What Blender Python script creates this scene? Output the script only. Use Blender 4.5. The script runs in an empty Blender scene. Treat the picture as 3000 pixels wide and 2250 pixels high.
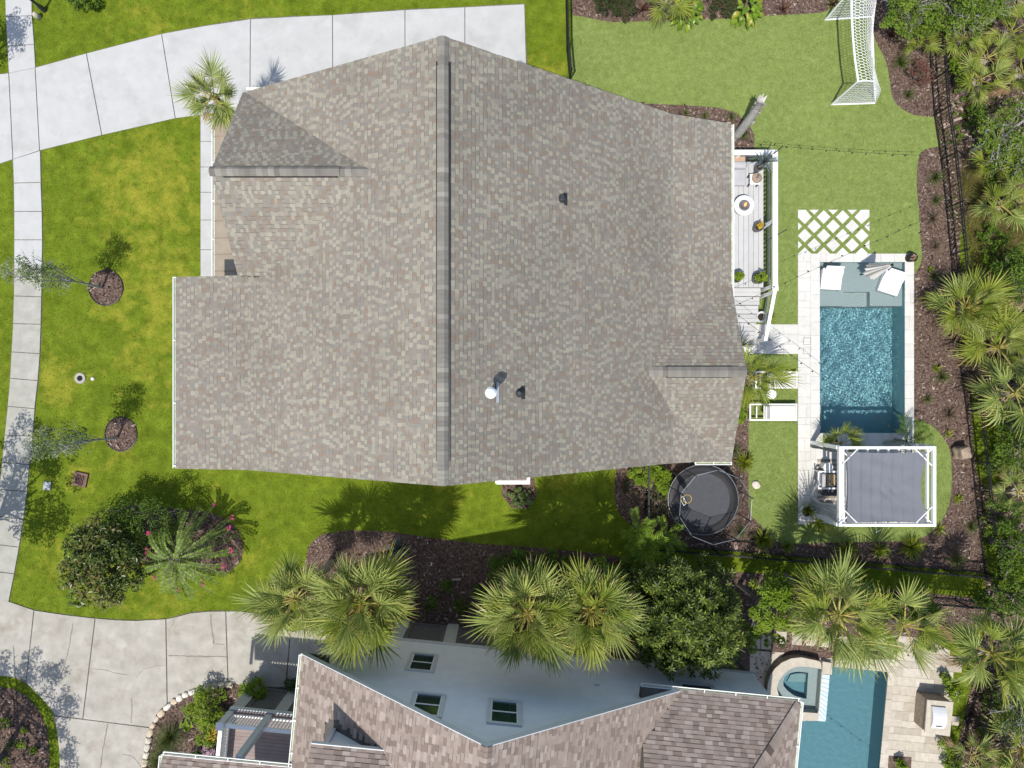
import bpy, math, random
import numpy as np
from mathutils import Matrix, Vector
random.seed(7); RNG = np.random.default_rng(7)
SC = bpy.context.scene
COL = SC.collection
R = math.radians

# ------------------------------------------------------------------ camera, sky, sun, exposure
H = 31.0; S = 0.015                      # camera height, metres per photo pixel at the ground
cam = bpy.data.cameras.new('camera'); cam.sensor_width = 36; cam.lens = 36*H/45.0
cam.clip_start = 0.5; cam.clip_end = 1000
camo = bpy.data.objects.new('camera', cam); COL.objects.link(camo)
camo.location = (0, 0, H); SC.camera = camo
SUN_EL = R(66); SUN_DIR = Vector((-.485, -.875, 0)).normalized()      # horizontal direction towards the sun
w = bpy.data.worlds.new('World'); SC.world = w; w.use_nodes = True
nt = w.node_tree; bg = nt.nodes['Background']
sky = nt.nodes.new('ShaderNodeTexSky'); sky.sky_type = 'NISHITA'; sky.sun_disc = False
sky.sun_elevation = SUN_EL; sky.sun_rotation = math.atan2(SUN_DIR.x, SUN_DIR.y)
sky.air_density = 1.0; sky.dust_density = 1.2; sky.ozone_density = 1.0
nt.links.new(sky.outputs[0], bg.inputs[0]); bg.inputs[1].default_value = 0.15
sun = bpy.data.lights.new('sun', 'SUN'); sun.energy = 4.2; sun.cycles.is_caustics_light = True; sun.angle = R(0.53); sun.color = (1.0, .955, .88)
suno = bpy.data.objects.new('sun', sun); COL.objects.link(suno); suno.location = (-20, -30, 60)
sd = Vector((SUN_DIR.x*math.cos(SUN_EL), SUN_DIR.y*math.cos(SUN_EL), math.sin(SUN_EL)))
suno.rotation_euler = sd.to_track_quat('Z', 'Y').to_euler()
SC.view_settings.view_transform = 'Standard'; SC.view_settings.look = 'None'
SC.view_settings.exposure = 0.25; SC.view_settings.gamma = 1.0; SC.view_settings.use_curve_mapping = False

# ------------------------------------------------------------------ helpers
def P(px, py, h=0.0):                     # a photo pixel seen at height h -> the point in the world
    k = S*(H-h)/H
    return Vector(((px-1500)*k, (1125-py)*k, h))
def G(px, py): return ((px-1500)*S, (1125-py)*S)
def GP(pts): return [G(*p) for p in pts]

def mat(name, cols, rough=.8, attr=False, nscale=4.0, namp=.25, ndet=6, bump=0.0, bscale=40.0, trans=0.0,
        metal=0.0, spec=.4, patch=None, tcol=None, const=False, emit=None, objrnd=0.0, fine=0.0, zones=(), fscale=60):
    """procedural material. cols: one colour, or several picked by the 'rnd' attribute (attr) or by noise."""
    m = bpy.data.materials.new(name); m.use_nodes = True
    t = m.node_tree; N = t.nodes; L = t.links
    b = N['Principled BSDF']; out = N['Material Output']
    b.inputs['Roughness'].default_value = rough; b.inputs['Metallic'].default_value = metal
    b.inputs['Specular IOR Level'].default_value = spec
    if isinstance(cols[0], (int, float)): cols = [cols]
    geo = N.new('ShaderNodeNewGeometry')
    def noise(sc, det=ndet, rg=.6):
        n = N.new('ShaderNodeTexNoise'); n.inputs['Scale'].default_value = sc
        n.inputs['Detail'].default_value = det; n.inputs['Roughness'].default_value = rg
        L.new(geo.outputs['Position'], n.inputs['Vector']); return n
    def ramp(cs, src, lo=0., hi=1.):
        r = N.new('ShaderNodeValToRGB'); e = r.color_ramp.elements
        if const: r.color_ramp.interpolation = 'CONSTANT'
        k = len(cs)
        for i, c in enumerate(cs):
            p = lo+(hi-lo)*(i/max(1, k-1) if not const else i/k)
            el = e[i] if i < 2 else e.new(p)
            el.position = p; el.color = (*c, 1)
        L.new(src, r.inputs[0]); return r
    if len(cols) == 1: 
        c = N.new('ShaderNodeRGB'); c.outputs[0].default_value = (*cols[0], 1); csock = c.outputs[0]
    elif attr:
        a = N.new('ShaderNodeAttribute'); a.attribute_name = 'rnd'
        src = a.outputs['Fac']
        if objrnd:
            oi = N.new('ShaderNodeObjectInfo'); ma = N.new('ShaderNodeMath'); ma.operation = 'MULTIPLY_ADD'
            L.new(oi.outputs['Random'], ma.inputs[0]); ma.inputs[1].default_value = objrnd; L.new(src, ma.inputs[2]); src = ma.outputs[0]
        csock = ramp(cols, src).outputs[0]
    else:
        csock = ramp(cols, noise(nscale).outputs['Fac'], .3, .7).outputs[0]
    def mul(sock, fac_sock, lo, hi):
        mr = N.new('ShaderNodeMapRange'); mr.inputs[1].default_value = .3; mr.inputs[2].default_value = .7
        mr.inputs[3].default_value = lo; mr.inputs[4].default_value = hi
        L.new(fac_sock, mr.inputs[0])
        mx = N.new('ShaderNodeMix'); mx.data_type = 'RGBA'; mx.blend_type = 'MULTIPLY'; mx.inputs[0].default_value = 1
        L.new(sock, mx.inputs[6]); L.new(mr.outputs[0], mx.inputs[7]); return mx.outputs[2]
    if namp: csock = mul(csock, noise(nscale*1.7 if len(cols) > 1 and not attr else nscale).outputs['Fac'], 1-namp, 1+namp)
    if fine: csock = mul(csock, noise(fscale, 3, .7).outputs['Fac'], 1-fine, 1+fine)
    if patch:                              # (colour, scale, threshold, softness): larger worn / dry areas
        pn = noise(patch[1], 4, .65)
        mr = N.new('ShaderNodeMapRange'); mr.inputs[1].default_value = patch[2]; mr.inputs[2].default_value = patch[2]+patch[3]
        psock = pn.outputs['Fac']
        for (zx, zy, zr, za) in zones:      # worn areas of the lawn: centre and radius in metres, strength
            vd = N.new('ShaderNodeVectorMath'); vd.operation = 'DISTANCE'; L.new(geo.outputs['Position'], vd.inputs[0]); vd.inputs[1].default_value = (zx, zy, 0)
            zm = N.new('ShaderNodeMapRange'); zm.inputs[1].default_value = zr*1.3; zm.inputs[2].default_value = zr*.3; zm.inputs[3].default_value = 0; zm.inputs[4].default_value = za; L.new(vd.outputs['Value'], zm.inputs[0])
            ad = N.new('ShaderNodeMath'); ad.operation = 'ADD'; L.new(psock, ad.inputs[0]); L.new(zm.outputs[0], ad.inputs[1]); psock = ad.outputs[0]
        L.new(psock, mr.inputs[0])
        mx = N.new('ShaderNodeMix'); mx.data_type = 'RGBA'; L.new(mr.outputs[0], mx.inputs[0])
        L.new(csock, mx.inputs[6]); mx.inputs[7].default_value = (*patch[0], 1); csock = mx.outputs[2]
    L.new(csock, b.inputs['Base Color'])
    if bump:
        bn = noise(bscale, 5); bu = N.new('ShaderNodeBump'); bu.inputs['Strength'].default_value = bump; bu.inputs['Distance'].default_value = .02
        L.new(bn.outputs['Fac'], bu.inputs['Height']); L.new(bu.outputs[0], b.inputs['Normal'])
    if emit: 
        b.inputs['Emission Color'].default_value = (*emit[0], 1); b.inputs['Emission Strength'].default_value = emit[1]
    if trans:
        tr = N.new('ShaderNodeBsdfTranslucent'); ms = N.new('ShaderNodeMixShader'); ms.inputs[0].default_value = trans
        L.new(csock, tr.inputs['Color']); L.new(b.outputs[0], ms.inputs[1]); L.new(tr.outputs[0], ms.inputs[2]); L.new(ms.outputs[0], out.inputs[0])
    m['csock'] = 1
    return m

def finish_mesh(me, mats, rnd, smooth, mi=None):
    for m in (mats if isinstance(mats, (list, tuple)) else [mats]): me.materials.append(m)
    a = me.attributes.new('rnd', 'FLOAT', 'FACE'); a.data.foreach_set('value', np.asarray(rnd, dtype=np.float32))
    if mi is not None and len(me.materials) > 1: me.polygons.foreach_set('material_index', np.asarray(mi, dtype=np.int32))
    me.polygons.foreach_set('use_smooth', np.full(len(me.polygons), bool(smooth)))
    me.update(); return me
def link(name, me, parent=None, world=True):
    o = bpy.data.objects.new(name, me); COL.objects.link(o)
    if parent is not None:
        o.parent = parent
        if world: 
            q = parent; off = Vector((0, 0, 0))
            while q is not None: off += q.location; q = q.parent
            o.location = -off
    return o
def tag(o, label=None, cat=None, group=None, kind=None):
    if label: o['label'] = label
    if cat: o['category'] = cat
    if group: o['group'] = group
    if kind: o['kind'] = kind
    return o
def thing(name, label, cat, loc=(0, 0, 0), group=None, rz=0):
    o = bpy.data.objects.new(name, None); COL.objects.link(o); o.location = loc; o.rotation_euler = (0, 0, rz)
    o.empty_display_size = .2
    return tag(o, label, cat, group)
def setting(name, loc=(0, 0, 0)):
    o = bpy.data.objects.new(name, None); COL.objects.link(o); o.location = loc; o['kind'] = 'structure'; return o

class MB:
    def __init__(s): s.v = []; s.f = []; s.r = []; s.m = []
    def add(s, vs, fs, rnd=None, mi=0):
        n = len(s.v); s.v += [tuple(v) for v in vs]
        for f in fs: s.f.append([i+n for i in f]); s.r.append(random.random() if rnd is None else rnd); s.m.append(mi)
    def box(s, c, d, rz=0, rnd=.5, mi=0, M=None):
        x, y, z = (q/2 for q in d); cr, sr = math.cos(rz), math.sin(rz)
        vs = []
        for sz in (-1, 1):
            for sx, sy in ((-1, -1), (1, -1), (1, 1), (-1, 1)):
                p = Vector((sx*x, sy*y, sz*z))
                if M is not None: p = M @ p
                vs.append((c[0]+p.x*cr-p.y*sr, c[1]+p.x*sr+p.y*cr, c[2]+p.z))
        s.add(vs, [(3, 2, 1, 0), (4, 5, 6, 7), (0, 1, 5, 4), (1, 2, 6, 5), (2, 3, 7, 6), (3, 0, 4, 7)], rnd, mi)
    def prism(s, pts, z0, z1, rnd=.5, mi=0, bev=0):
        pts = [tuple(p[:2]) for p in pts]
        A = sum(pts[i-1][0]*pts[i][1]-pts[i][0]*pts[i-1][1] for i in range(len(pts)))
        if A < 0: pts = pts[::-1]
        n = len(pts)
        if bev:
            cx = sum(p[0] for p in pts)/n; cy = sum(p[1] for p in pts)/n
            ins = []
            for p in pts:
                d = math.hypot(p[0]-cx, p[1]-cy); k = max(0, 1-bev*1.3/max(d, 1e-6)); ins.append((cx+(p[0]-cx)*k, cy+(p[1]-cy)*k))
            vs = [(*p, z0) for p in pts]+[(*p, z1-bev) for p in pts]+[(*p, z1) for p in ins]
            fs = [tuple(range(n-1, -1, -1)), tuple(range(2*n, 3*n))]
            fs += [(i, (i+1) % n, n+(i+1) % n, n+i) for i in range(n)]+[(n+i, n+(i+1) % n, 2*n+(i+1) % n, 2*n+i) for i in range(n)]
        else:
            vs = [(*p, z0) for p in pts]+[(*p, z1) for p in pts]
            fs = [tuple(range(n-1, -1, -1)), tuple(range(n, 2*n))]+[(i, (i+1) % n, n+(i+1) % n, n+i) for i in range(n)]
        s.add(vs, fs, rnd, mi)
    def tube(s, path, r, n=6, r2=None, rnd=.5, mi=0, caps=True):
        path = [Vector(p) for p in path]; k = len(path); base = len(s.v)
        rs = r if isinstance(r, (list, tuple)) else [r+((r2 if r2 is not None else r)-r)*i/(k-1) for i in range(k)]
        t0 = (path[1]-path[0]).normalized(); a = t0.orthogonal().normalized()
        vs = []
        for i, p in enumerate(path):
            t = (path[min(i+1, k-1)]-path[max(i-1, 0)]).normalized()
            a = (a-t*a.dot(t)); a = a.normalized() if a.length > 1e-6 else t.orthogonal().normalized(); b = t.cross(a)
            for j in range(n):
                g = 2*math.pi*j/n; vs.append(p+(a*math.cos(g)+b*math.sin(g))*rs[i])
        fs = [(i*n+j, i*n+(j+1) % n, (i+1)*n+(j+1) % n, (i+1)*n+j) for i in range(k-1) for j in range(n)]
        if caps: fs += [tuple(range(n-1, -1, -1)), tuple(range((k-1)*n, k*n))]
        s.add(vs, fs, rnd, mi)
    def lathe(s, prof, c=(0, 0, 0), n=20, rnd=.5, mi=0, wob=0):
        vs = []; k = len(prof)
        for (r, z) in prof:
            for j in range(n):
                g = 2*math.pi*j/n; q = 1+wob*math.sin(3*g+z*5)+wob*.6*math.sin(7*g+2)
                vs.append((c[0]+r*q*math.cos(g), c[1]+r*q*math.sin(g), c[2]+z))
        fs = [(i*n+j, i*n+(j+1) % n, (i+1)*n+(j+1) % n, (i+1)*n+j) for i in range(k-1) for j in range(n)]
        fs += [tuple(range(n-1, -1, -1)), tuple(range((k-1)*n, k*n))]
        s.add(vs, fs, rnd, mi)
    def mesh(s, name, mats, smooth=False, M=None):
        me = bpy.data.meshes.new(name)
        v = s.v if M is None else [tuple(M @ Vector(p)) for p in s.v]
        me.from_pydata(v, [], s.f)
        return finish_mesh(me, mats, s.r, smooth, s.m)
    def build(s, name, mats, parent=None, smooth=False, world=True, M=None):
        return link(name, s.mesh(name, mats, smooth, M), parent, world)

def npobj(name, V, F, mats, parent=None, rnd=None, smooth=False, world=True):
    V = np.asarray(V, dtype=np.float32).reshape(-1, 3); F = np.asarray(F, dtype=np.int32); k = F.shape[1]; nf = len(F)
    me = bpy.data.meshes.new(name); me.vertices.add(len(V)); me.vertices.foreach_set('co', V.ravel())
    me.loops.add(nf*k); me.loops.foreach_set('vertex_index', F.ravel())
    me.polygons.add(nf); me.polygons.foreach_set('loop_start', np.arange(0, nf*k, k, dtype=np.int32))
    me.polygons.foreach_set('loop_total', np.full(nf, k, dtype=np.int32))
    me.update(calc_edges=True)
    finish_mesh(me, mats, RNG.random(nf) if rnd is None else rnd, smooth)
    return link(name, me, parent, world)

def pip(x, y, poly):
    ins = np.zeros(len(x), bool); n = len(poly)
    for i in range(n):
        x0, y0 = poly[i-1]; x1, y1 = poly[i]
        if y0 == y1: continue
        c = ((y0 > y) != (y1 > y)) & (x < (x1-x0)*(y-y0)/(y1-y0)+x0); ins ^= c
    return ins
def clip_poly(poly, x0, y0, x1, y1):
    def cl(ps, f, ip):
        o = []
        for i in range(len(ps)):
            a, b = ps[i-1], ps[i]
            if f(b):
                if not f(a): o.append(ip(a, b))
                o.append(b)
            elif f(a): o.append(ip(a, b))
        return o
    def ix(X): return lambda a, b: (X, a[1]+(b[1]-a[1])*(X-a[0])/(b[0]-a[0]))
    def iy(Y): return lambda a, b: (a[0]+(b[0]-a[0])*(Y-a[1])/(b[1]-a[1]), Y)
    for f, ip in ((lambda p: p[0] >= x0, ix(x0)), (lambda p: p[0] <= x1, ix(x1)), (lambda p: p[1] >= y0, iy(y0)), (lambda p: p[1] <= y1, iy(y1))):
        if poly: poly = cl(poly, f, ip)
    return poly
def smooth_path(pts, sub=4, closed=False):          # Catmull-Rom
    n = len(pts); o = []
    for i in range(n if closed else n-1):
        p0 = pts[(i-1) % n] if closed or i > 0 else pts[0]; p1 = pts[i]; p2 = pts[(i+1) % n]
        p3 = pts[(i+2) % n] if closed or i+2 < n else p2
        for k in range(sub):
            t = k/sub
            o.append(tuple(.5*(2*b+(c-a)*t+(2*a-5*b+4*c-d)*t*t+(3*b-a-3*c+d)*t**3) for a, b, c, d in zip(p0, p1, p2, p3)))
    if not closed: o.append(tuple(pts[-1]))
    return o
def inset(pts, d):                                   # pull a polygon's corners towards its centroid by about d
    cx = sum(p[0] for p in pts)/len(pts); cy = sum(p[1] for p in pts)/len(pts); o = []
    for p in pts:
        q = math.hypot(p[0]-cx, p[1]-cy); k = 1-d/max(q, 1e-6)*1.0; o.append((cx+(p[0]-cx)*k, cy+(p[1]-cy)*k))
    return o

# ------------------------------------------------------------------ materials
M = {}
DRY = [(*G(*z[:2]), z[2]*S, z[3]) for z in ((430, 560, 200, .26), (480, 860, 150, .24), (420, 1080, 120, .18), (170, 1125, 90, .26), (235, 1400, 70, .22), (600, 1430, 80, .10), (180, 1640, 110, .18), (700, 1640, 120, .12), (1600, 200, 70, .2), (430, 60, 110, .14), (312, 905, 50, .2), (360, 1330, 50, .2), (480, 1740, 130, .16), (1300, 1440, 100, .12), (1650, 1420, 110, .14), (700, 40, 120, .12))]
M['lawn'] = mat('lawn_soil', [(.088, .125, .010), (.13, .17, .016)], .95, nscale=1.2, namp=.3, bump=.6, bscale=25, patch=((.25, .245, .03), 1.5, .60, .3), spec=.05, zones=DRY)
M['grass'] = mat('grass_blade', [(.085, .16, .004), (.15, .25, .006), (.22, .33, .010), (.29, .36, .016)], .75, attr=True, nscale=1.9, namp=.26, trans=.35, spec=.06, fine=.5, fscale=16, patch=((.40, .385, .045), 1.5, .60, .3), zones=DRY)
M['turf_base'] = mat('turf_backing', [(.15, .20, .05), (.20, .25, .075)], .95, nscale=2.5, namp=.18, bump=.5, bscale=40, spec=.1)
M['turf'] = mat('turf_blade', [(.12, .185, .03), (.19, .26, .06), (.27, .335, .10), (.34, .385, .16)], .6, attr=True, nscale=.55, namp=.26, trans=.25, spec=.1, fine=.28, fscale=14)
M['mulch'] = mat('mulch', [(.05, .033, .027), (.115, .078, .062), (.18, .13, .105)], .95, nscale=9, namp=.35, bump=1.0, bscale=30, spec=.1)
M['chip'] = mat('mulch_chip', [(.05, .03, .024), (.12, .078, .06), (.19, .135, .11), (.40, .33, .28)], .9, attr=True, nscale=1.0, namp=.3, spec=.15)
M['forest'] = mat('forest_floor', [(.03, .024, .014), (.095, .07, .042), (.16, .125, .075)], .95, nscale=2.2, namp=.35, bump=1, bscale=18, patch=((.055, .075, .015), .5, .52, .12))
M['conc_new'] = mat('concrete_new', [(.39, .39, .38), (.43, .43, .42)], .85, nscale=1.1, namp=.05, bump=.12, bscale=90, fine=.04, patch=((.335, .33, .312), .9, .52, .28))
M['conc_old'] = mat('concrete_old', [(.295, .275, .235), (.385, .365, .32)], .9, nscale=1.1, namp=.12, bump=.25, bscale=70, fine=.08, patch=((.24, .21, .165), .9, .54, .22))
M['conc_walk'] = mat('concrete_walk', [(.29, .285, .245), (.36, .35, .31)], .9, nscale=1.6, namp=.1, bump=.2, bscale=80, fine=.07)
M['joint'] = mat('joint_dirt', [(.10, .085, .065), (.17, .15, .12)], .95, nscale=8)
M['stain'] = mat('crack_stain', [(.17, .15, .12), (.26, .235, .19)], .95, nscale=12)
M['trav'] = mat('travertine', [(.51, .50, .465), (.535, .525, .49), (.56, .55, .515)], .75, attr=True, nscale=4, namp=.06, bump=.12, bscale=60, fine=.05)
M['pale_joint'] = mat('pale_joint', [(.43, .42, .385), (.48, .465, .43)], .9, nscale=8)
M['trav2'] = mat('travertine_warm', [(.36, .32, .255), (.43, .385, .315), (.49, .445, .375)], .75, attr=True, nscale=5, namp=.12, bump=.15, bscale=60, fine=.06)
M['white'] = mat('white_paint', (.80, .80, .79), .45, namp=.03, nscale=3)
M['offwhite'] = mat('offwhite_paint', (.68, .68, .66), .55, namp=.06, nscale=5)
M['cream'] = mat('gutter_cream', (.62, .65, .52), .4, namp=.12, nscale=3)
M['gutterin'] = mat('gutter_inside', (.42, .47, .33), .6, namp=.25, nscale=6)
SHC = [(0.1939, 0.1742, 0.1472), (0.2101, 0.1911, 0.1596), (0.2, 0.1841, 0.1596), (0.2505, 0.2317, 0.1872), (0.2808, 0.2604, 0.2071), (0.2626, 0.2425, 0.1966), (0.207, 0.1633, 0.1254), (0.2303, 0.2029, 0.1672), (0.1263, 0.1129, 0.095)]
M['shingle'] = mat('roof_shingle', SHC, .92, attr=True, const=True, nscale=.30, namp=.11, bump=.35, bscale=160, fine=.10, spec=.2)
M['cap'] = mat('ridge_shingle', [(.15, .138, .122), (.175, .162, .142), (.205, .192, .168), (.255, .242, .208)], .92, attr=True, nscale=3, namp=.1, bump=.3, bscale=160, fine=.12, spec=.2)
M['shingle2'] = mat('roof_shingle_brown', [(.20, .155, .13), (.25, .20, .17), (.29, .235, .20), (.34, .285, .245), (.275, .22, .185), (.10, .08, .07)], .92, attr=True, const=True, nscale=2, namp=.12, bump=.35, bscale=160, fine=.10, spec=.2)
M['roofdeck'] = mat('roof_underlay', (.09, .08, .072), .95, namp=.2)
M['black'] = mat('black_metal', (.012, .012, .013), .45, namp=.1)
M['vent'] = mat('black_plastic', (.03, .033, .038), .5, namp=.1)
M['pvc'] = mat('white_flue', (.60, .63, .66), .35, namp=.04)
M['lead'] = mat('flashing', (.33, .35, .38), .5, namp=.1)
M['tanmetal'] = mat('tan_metal_roof', [(.25, .205, .15), (.29, .24, .18)], .45, nscale=2, namp=.08, spec=.5)
M['siding'] = mat('grey_siding', (.70, .715, .72), .7, namp=.05, nscale=2, fine=.03)
M['sidingw'] = mat('white_siding', (.66, .67, .66), .7, namp=.05, nscale=2)
M['trim'] = mat('grey_trim', (.55, .57, .58), .5, namp=.04)
M['louver'] = mat('dark_louver', (.13, .125, .118), .7, namp=.12)
M['pier'] = mat('pier_stucco', (.42, .43, .40), .85, namp=.08, fine=.06)
M['glass'] = mat('window_glass', (.02, .045, .032), .06, namp=.2, nscale=1.5, spec=.8)
M['deck'] = mat('grey_decking', [(.42, .42, .42), (.47, .47, .468)], .65, attr=True, nscale=3, namp=.06, fine=.04)
M['deckb'] = mat('brown_decking', [(.20, .155, .14), (.26, .205, .185)], .7, attr=True, nscale=3, namp=.1, fine=.06)
M['sofa'] = mat('grey_fabric', (.40, .40, .415), .95, namp=.06, bump=.2, bscale=200)
M['cushw'] = mat('cream_fabric', (.60, .585, .54), .95, namp=.04, bump=.2, bscale=200)
M['cushg'] = mat('charcoal_fabric', (.17, .17, .18), .95, namp=.08)
M['wood'] = mat('oak_board', (.42, .28, .19), .6, namp=.15, nscale=14)
M['tanfab'] = mat('tan_stripe', [(.40, .31, .19), (.17, .12, .08), (.46, .38, .26)], .95, attr=True, const=True, namp=.05)
M['rubber'] = mat('trampoline_mat', (.055, .058, .067), .75, namp=.12, nscale=6, fine=.12)
M['pad'] = mat('trampoline_pad', (.022, .022, .026), .6, namp=.2)
M['steel'] = mat('galvanised_steel', (.42, .43, .44), .35, metal=.7, namp=.1)
M['darksteel'] = mat('dull_steel', (.20, .205, .21), .45, metal=.5, namp=.15)
M['greypot'] = mat('grey_pot', (.09, .09, .095), .6, namp=.1)
M['whitepot'] = mat('white_pot', (.62, .61, .58), .6, namp=.06)
M['soil'] = mat('potting_soil', (.03, .02, .014), .95, namp=.3)
M['charcoal'] = mat('fire_bowl', (.13, .135, .15), .7, namp=.2, nscale=30)
M['flame'] = mat('flame', (.9, .35, .06), .6, namp=0, emit=((1, .33, .06), 2.2))
M['rock'] = mat('border_rock', [(.42, .37, .30), (.58, .54, .46), (.50, .40, .29), (.62, .59, .53)], .9, attr=True, nscale=6, namp=.18, bump=.8, bscale=25)
M['boulder'] = mat('tan_boulder', [(.26, .20, .145), (.36, .29, .22)], .95, nscale=5, namp=.2, bump=.9, bscale=18)
M['rust'] = mat('rusty_grate', [(.12, .065, .05), (.19, .115, .095)], .85, nscale=15, namp=.25)
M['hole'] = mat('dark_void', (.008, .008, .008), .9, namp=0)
M['bark'] = mat('bark', [(.085, .075, .062), (.18, .165, .14)], .95, nscale=7, namp=.3, bump=1, bscale=20)
M['barkg'] = mat('pale_bark', [(.24, .235, .215), (.38, .37, .345)], .9, nscale=9, namp=.2)
M['paleboot'] = mat('pale_boot', [(.30, .285, .26), (.44, .42, .39), (.52, .50, .47)], .9, attr=True, nscale=9, namp=.2)
M['palmtrunk'] = mat('palm_trunk', [(.13, .105, .08), (.25, .215, .175), (.34, .31, .27)], .95, attr=True, nscale=10, namp=.3, bump=.8, bscale=30)
FRC = [(0.0812, 0.1265, 0.029), (0.1533, 0.2082, 0.0451), (0.2345, 0.29, 0.0725), (0.3156, 0.3569, 0.0966), (0.4058, 0.4089, 0.1128), (0.523, 0.4164, 0.1288), (0.7215, 0.5354, 0.4187)]
M['frond'] = mat('fan_frond', FRC, .5, attr=True, nscale=3, namp=.15, trans=.28, spec=.3, objrnd=.12)
M['frondy'] = mat('fan_frond_yellow', [(.075, .12, .016), (.13, .19, .024), (.20, .255, .034), (.27, .31, .045), (.33, .34, .06), (.36, .30, .06), (.38, .29, .15)], .5, attr=True, nscale=3, namp=.15, trans=.3, spec=.3, objrnd=.12)
M['fronddry'] = mat('dry_frond', [(.20, .12, .055), (.30, .19, .09), (.36, .27, .17), (.34, .31, .28)], .7, attr=True, nscale=3, namp=.2, trans=.15, objrnd=.3)
M['yuccablue'] = mat('agave_blade', [(.075, .10, .095), (.13, .165, .155), (.2, .24, .23)], .5, attr=True, namp=.1)
M['spiky'] = mat('yellow_green_blade', [(.07, .11, .010), (.15, .20, .016), (.24, .28, .022), (.33, .33, .05)], .5, attr=True, namp=.15, trans=.3)
M['redblade'] = mat('red_blade', [(.05, .018, .016), (.11, .035, .03), (.17, .09, .05), (.09, .08, .03)], .5, attr=True, namp=.15, trans=.2)
M['finegrass'] = mat('soft_grass_blade', [(.05, .075, .014), (.09, .125, .024), (.14, .165, .04)], .6, attr=True, namp=.15, trans=.3)
M['drygrass'] = mat('dry_grass_blade', [(.12, .08, .05), (.17, .13, .08), (.11, .05, .045)], .8, attr=True, namp=.2)
M['drybrush'] = mat('dry_brush_blade', [(.16, .12, .05), (.25, .19, .08), (.12, .15, .03), (.20, .22, .05)], .8, attr=True, namp=.25, nscale=1.2, trans=.2, spec=.1)
M['areca'] = mat('feather_leaflet', [(.12, .21, .02), (.19, .31, .03), (.27, .40, .045), (.36, .46, .07)], .5, attr=True, namp=.1, trans=.3, spec=.2)
def leafm(n, cs, rough=.5, trans=.3, spec=.25, **k): M[n] = mat(n, cs, rough, attr=True, nscale=.9, namp=.15, trans=trans, spec=spec, **k)
leafm('leaf_mid', [(.03, .06, .007), (.065, .12, .012), (.11, .185, .018), (.17, .25, .03)])
leafm('leaf_oak', [(.045, .085, .008), (.10, .17, .014), (.165, .245, .025), (.23, .30, .045)])
leafm('leaf_dark', [(.015, .034, .007), (.035, .07, .012), (.07, .12, .018), (.11, .165, .03)], .4)
leafm('leaf_magnolia', [(.028, .05, .008), (.055, .09, .012), (.095, .135, .018), (.15, .115, .035), (.15, .19, .04)], .40, .15, .4)
leafm('leaf_lime', [(.075, .14, .008), (.14, .225, .014), (.21, .30, .024), (.29, .35, .035)])
leafm('leaf_whorl', [(.035, .055, .012), (.07, .10, .02), (.20, .26, .04), (.34, .40, .075)], .4)
leafm('leaf_maroon', [(.02, .03, .012), (.045, .07, .018), (.075, .075, .03), (.10, .06, .045)])
leafm('leaf_grey', [(.07, .12, .025), (.12, .18, .045), (.20, .26, .10), (.30, .33, .22)])
leafm('leaf_crape', [(.075, .12, .016), (.12, .19, .028), (.175, .26, .042), (.23, .31, .06)])
leafm('leaf_red', [(.12, .03, .035), (.20, .07, .07), (.15, .10, .05), (.08, .06, .03)])
leafm('bigleaf', [(.09, .17, .008), (.15, .25, .012), (.22, .32, .018), (.38, .34, .04)], .35, .3, .5)
M['pink'] = mat('pink_petal', [(.55, .05, .17), (.62, .12, .26)], .6, attr=True, namp=.1, trans=.2)
M['petal'] = mat('white_lilac_petal', [(.45, .22, .38), (.55, .35, .47), (.75, .75, .72)], .6, attr=True, namp=.05, trans=.2)
M['yellowfl'] = mat('yellow_bract', [(.40, .26, .02), (.55, .38, .03), (.25, .22, .02)], .5, attr=True, namp=.1, trans=.2)
M['plaster_deep'] = mat('pool_plaster_depth_tint', [(.205, .385, .425), (.235, .425, .46)], .9, nscale=14, namp=.05, fine=.10)  # bluer than the ledge: light lost in deep water is put into the colour
M['plaster'] = mat('pool_plaster', [(.33, .36, .355), (.38, .405, .395)], .9, nscale=14, namp=.05, fine=.10)
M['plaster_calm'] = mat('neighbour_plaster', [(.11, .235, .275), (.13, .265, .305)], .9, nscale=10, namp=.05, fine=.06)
M['plaster2'] = mat('spa_plaster', [(.20, .30, .30), (.25, .35, .35)], .9, nscale=12, namp=.06, fine=.08)
M['tile'] = mat('blue_tile', [(.46, .55, .60), (.53, .61, .66)], .35, attr=True, namp=.04)
M['shade'] = mat('shade_cloth', (.165, .172, .195), .95, namp=.06, nscale=2, trans=.12, fine=.06)
M['curtain'] = mat('curtain_cloth', (.55, .57, .58), .95, namp=.05, trans=.3)
M['bulb'] = mat('string_bulb', (.03, .028, .022), .3, namp=0)
M['net'] = mat('net_cord', (.82, .82, .82), .7, namp=0)
M['striped'] = mat('striped_canvas', [(.66, .635, .60), (.40, .37, .34), (.70, .68, .65)], .9, attr=True, const=True, namp=.05)
M['grill'] = mat('steel_lid', (.66, .66, .65), .42, metal=.25, namp=.05)
M['rug'] = mat('outdoor_rug', [(.50, .46, .40), (.28, .24, .20)], .95, attr=True, const=True, namp=.06)
M['wicker'] = mat('dark_wicker', (.05, .05, .055), .7, namp=.2, nscale=50)
def alpha_mat(name, col, a):
    m = bpy.data.materials.new(name); m.use_nodes = True; t = m.node_tree; b = t.nodes['Principled BSDF']
    b.inputs['Base Color'].default_value = (*col, 1); b.inputs['Roughness'].default_value = .8
    tr = t.nodes.new('ShaderNodeBsdfTransparent'); ms = t.nodes.new('ShaderNodeMixShader'); ms.inputs[0].default_value = a
    t.links.new(tr.outputs[0], ms.inputs[1]); t.links.new(b.outputs[0], ms.inputs[2]); t.links.new(ms.outputs[0], t.nodes['Material Output'].inputs[0]); return m
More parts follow.
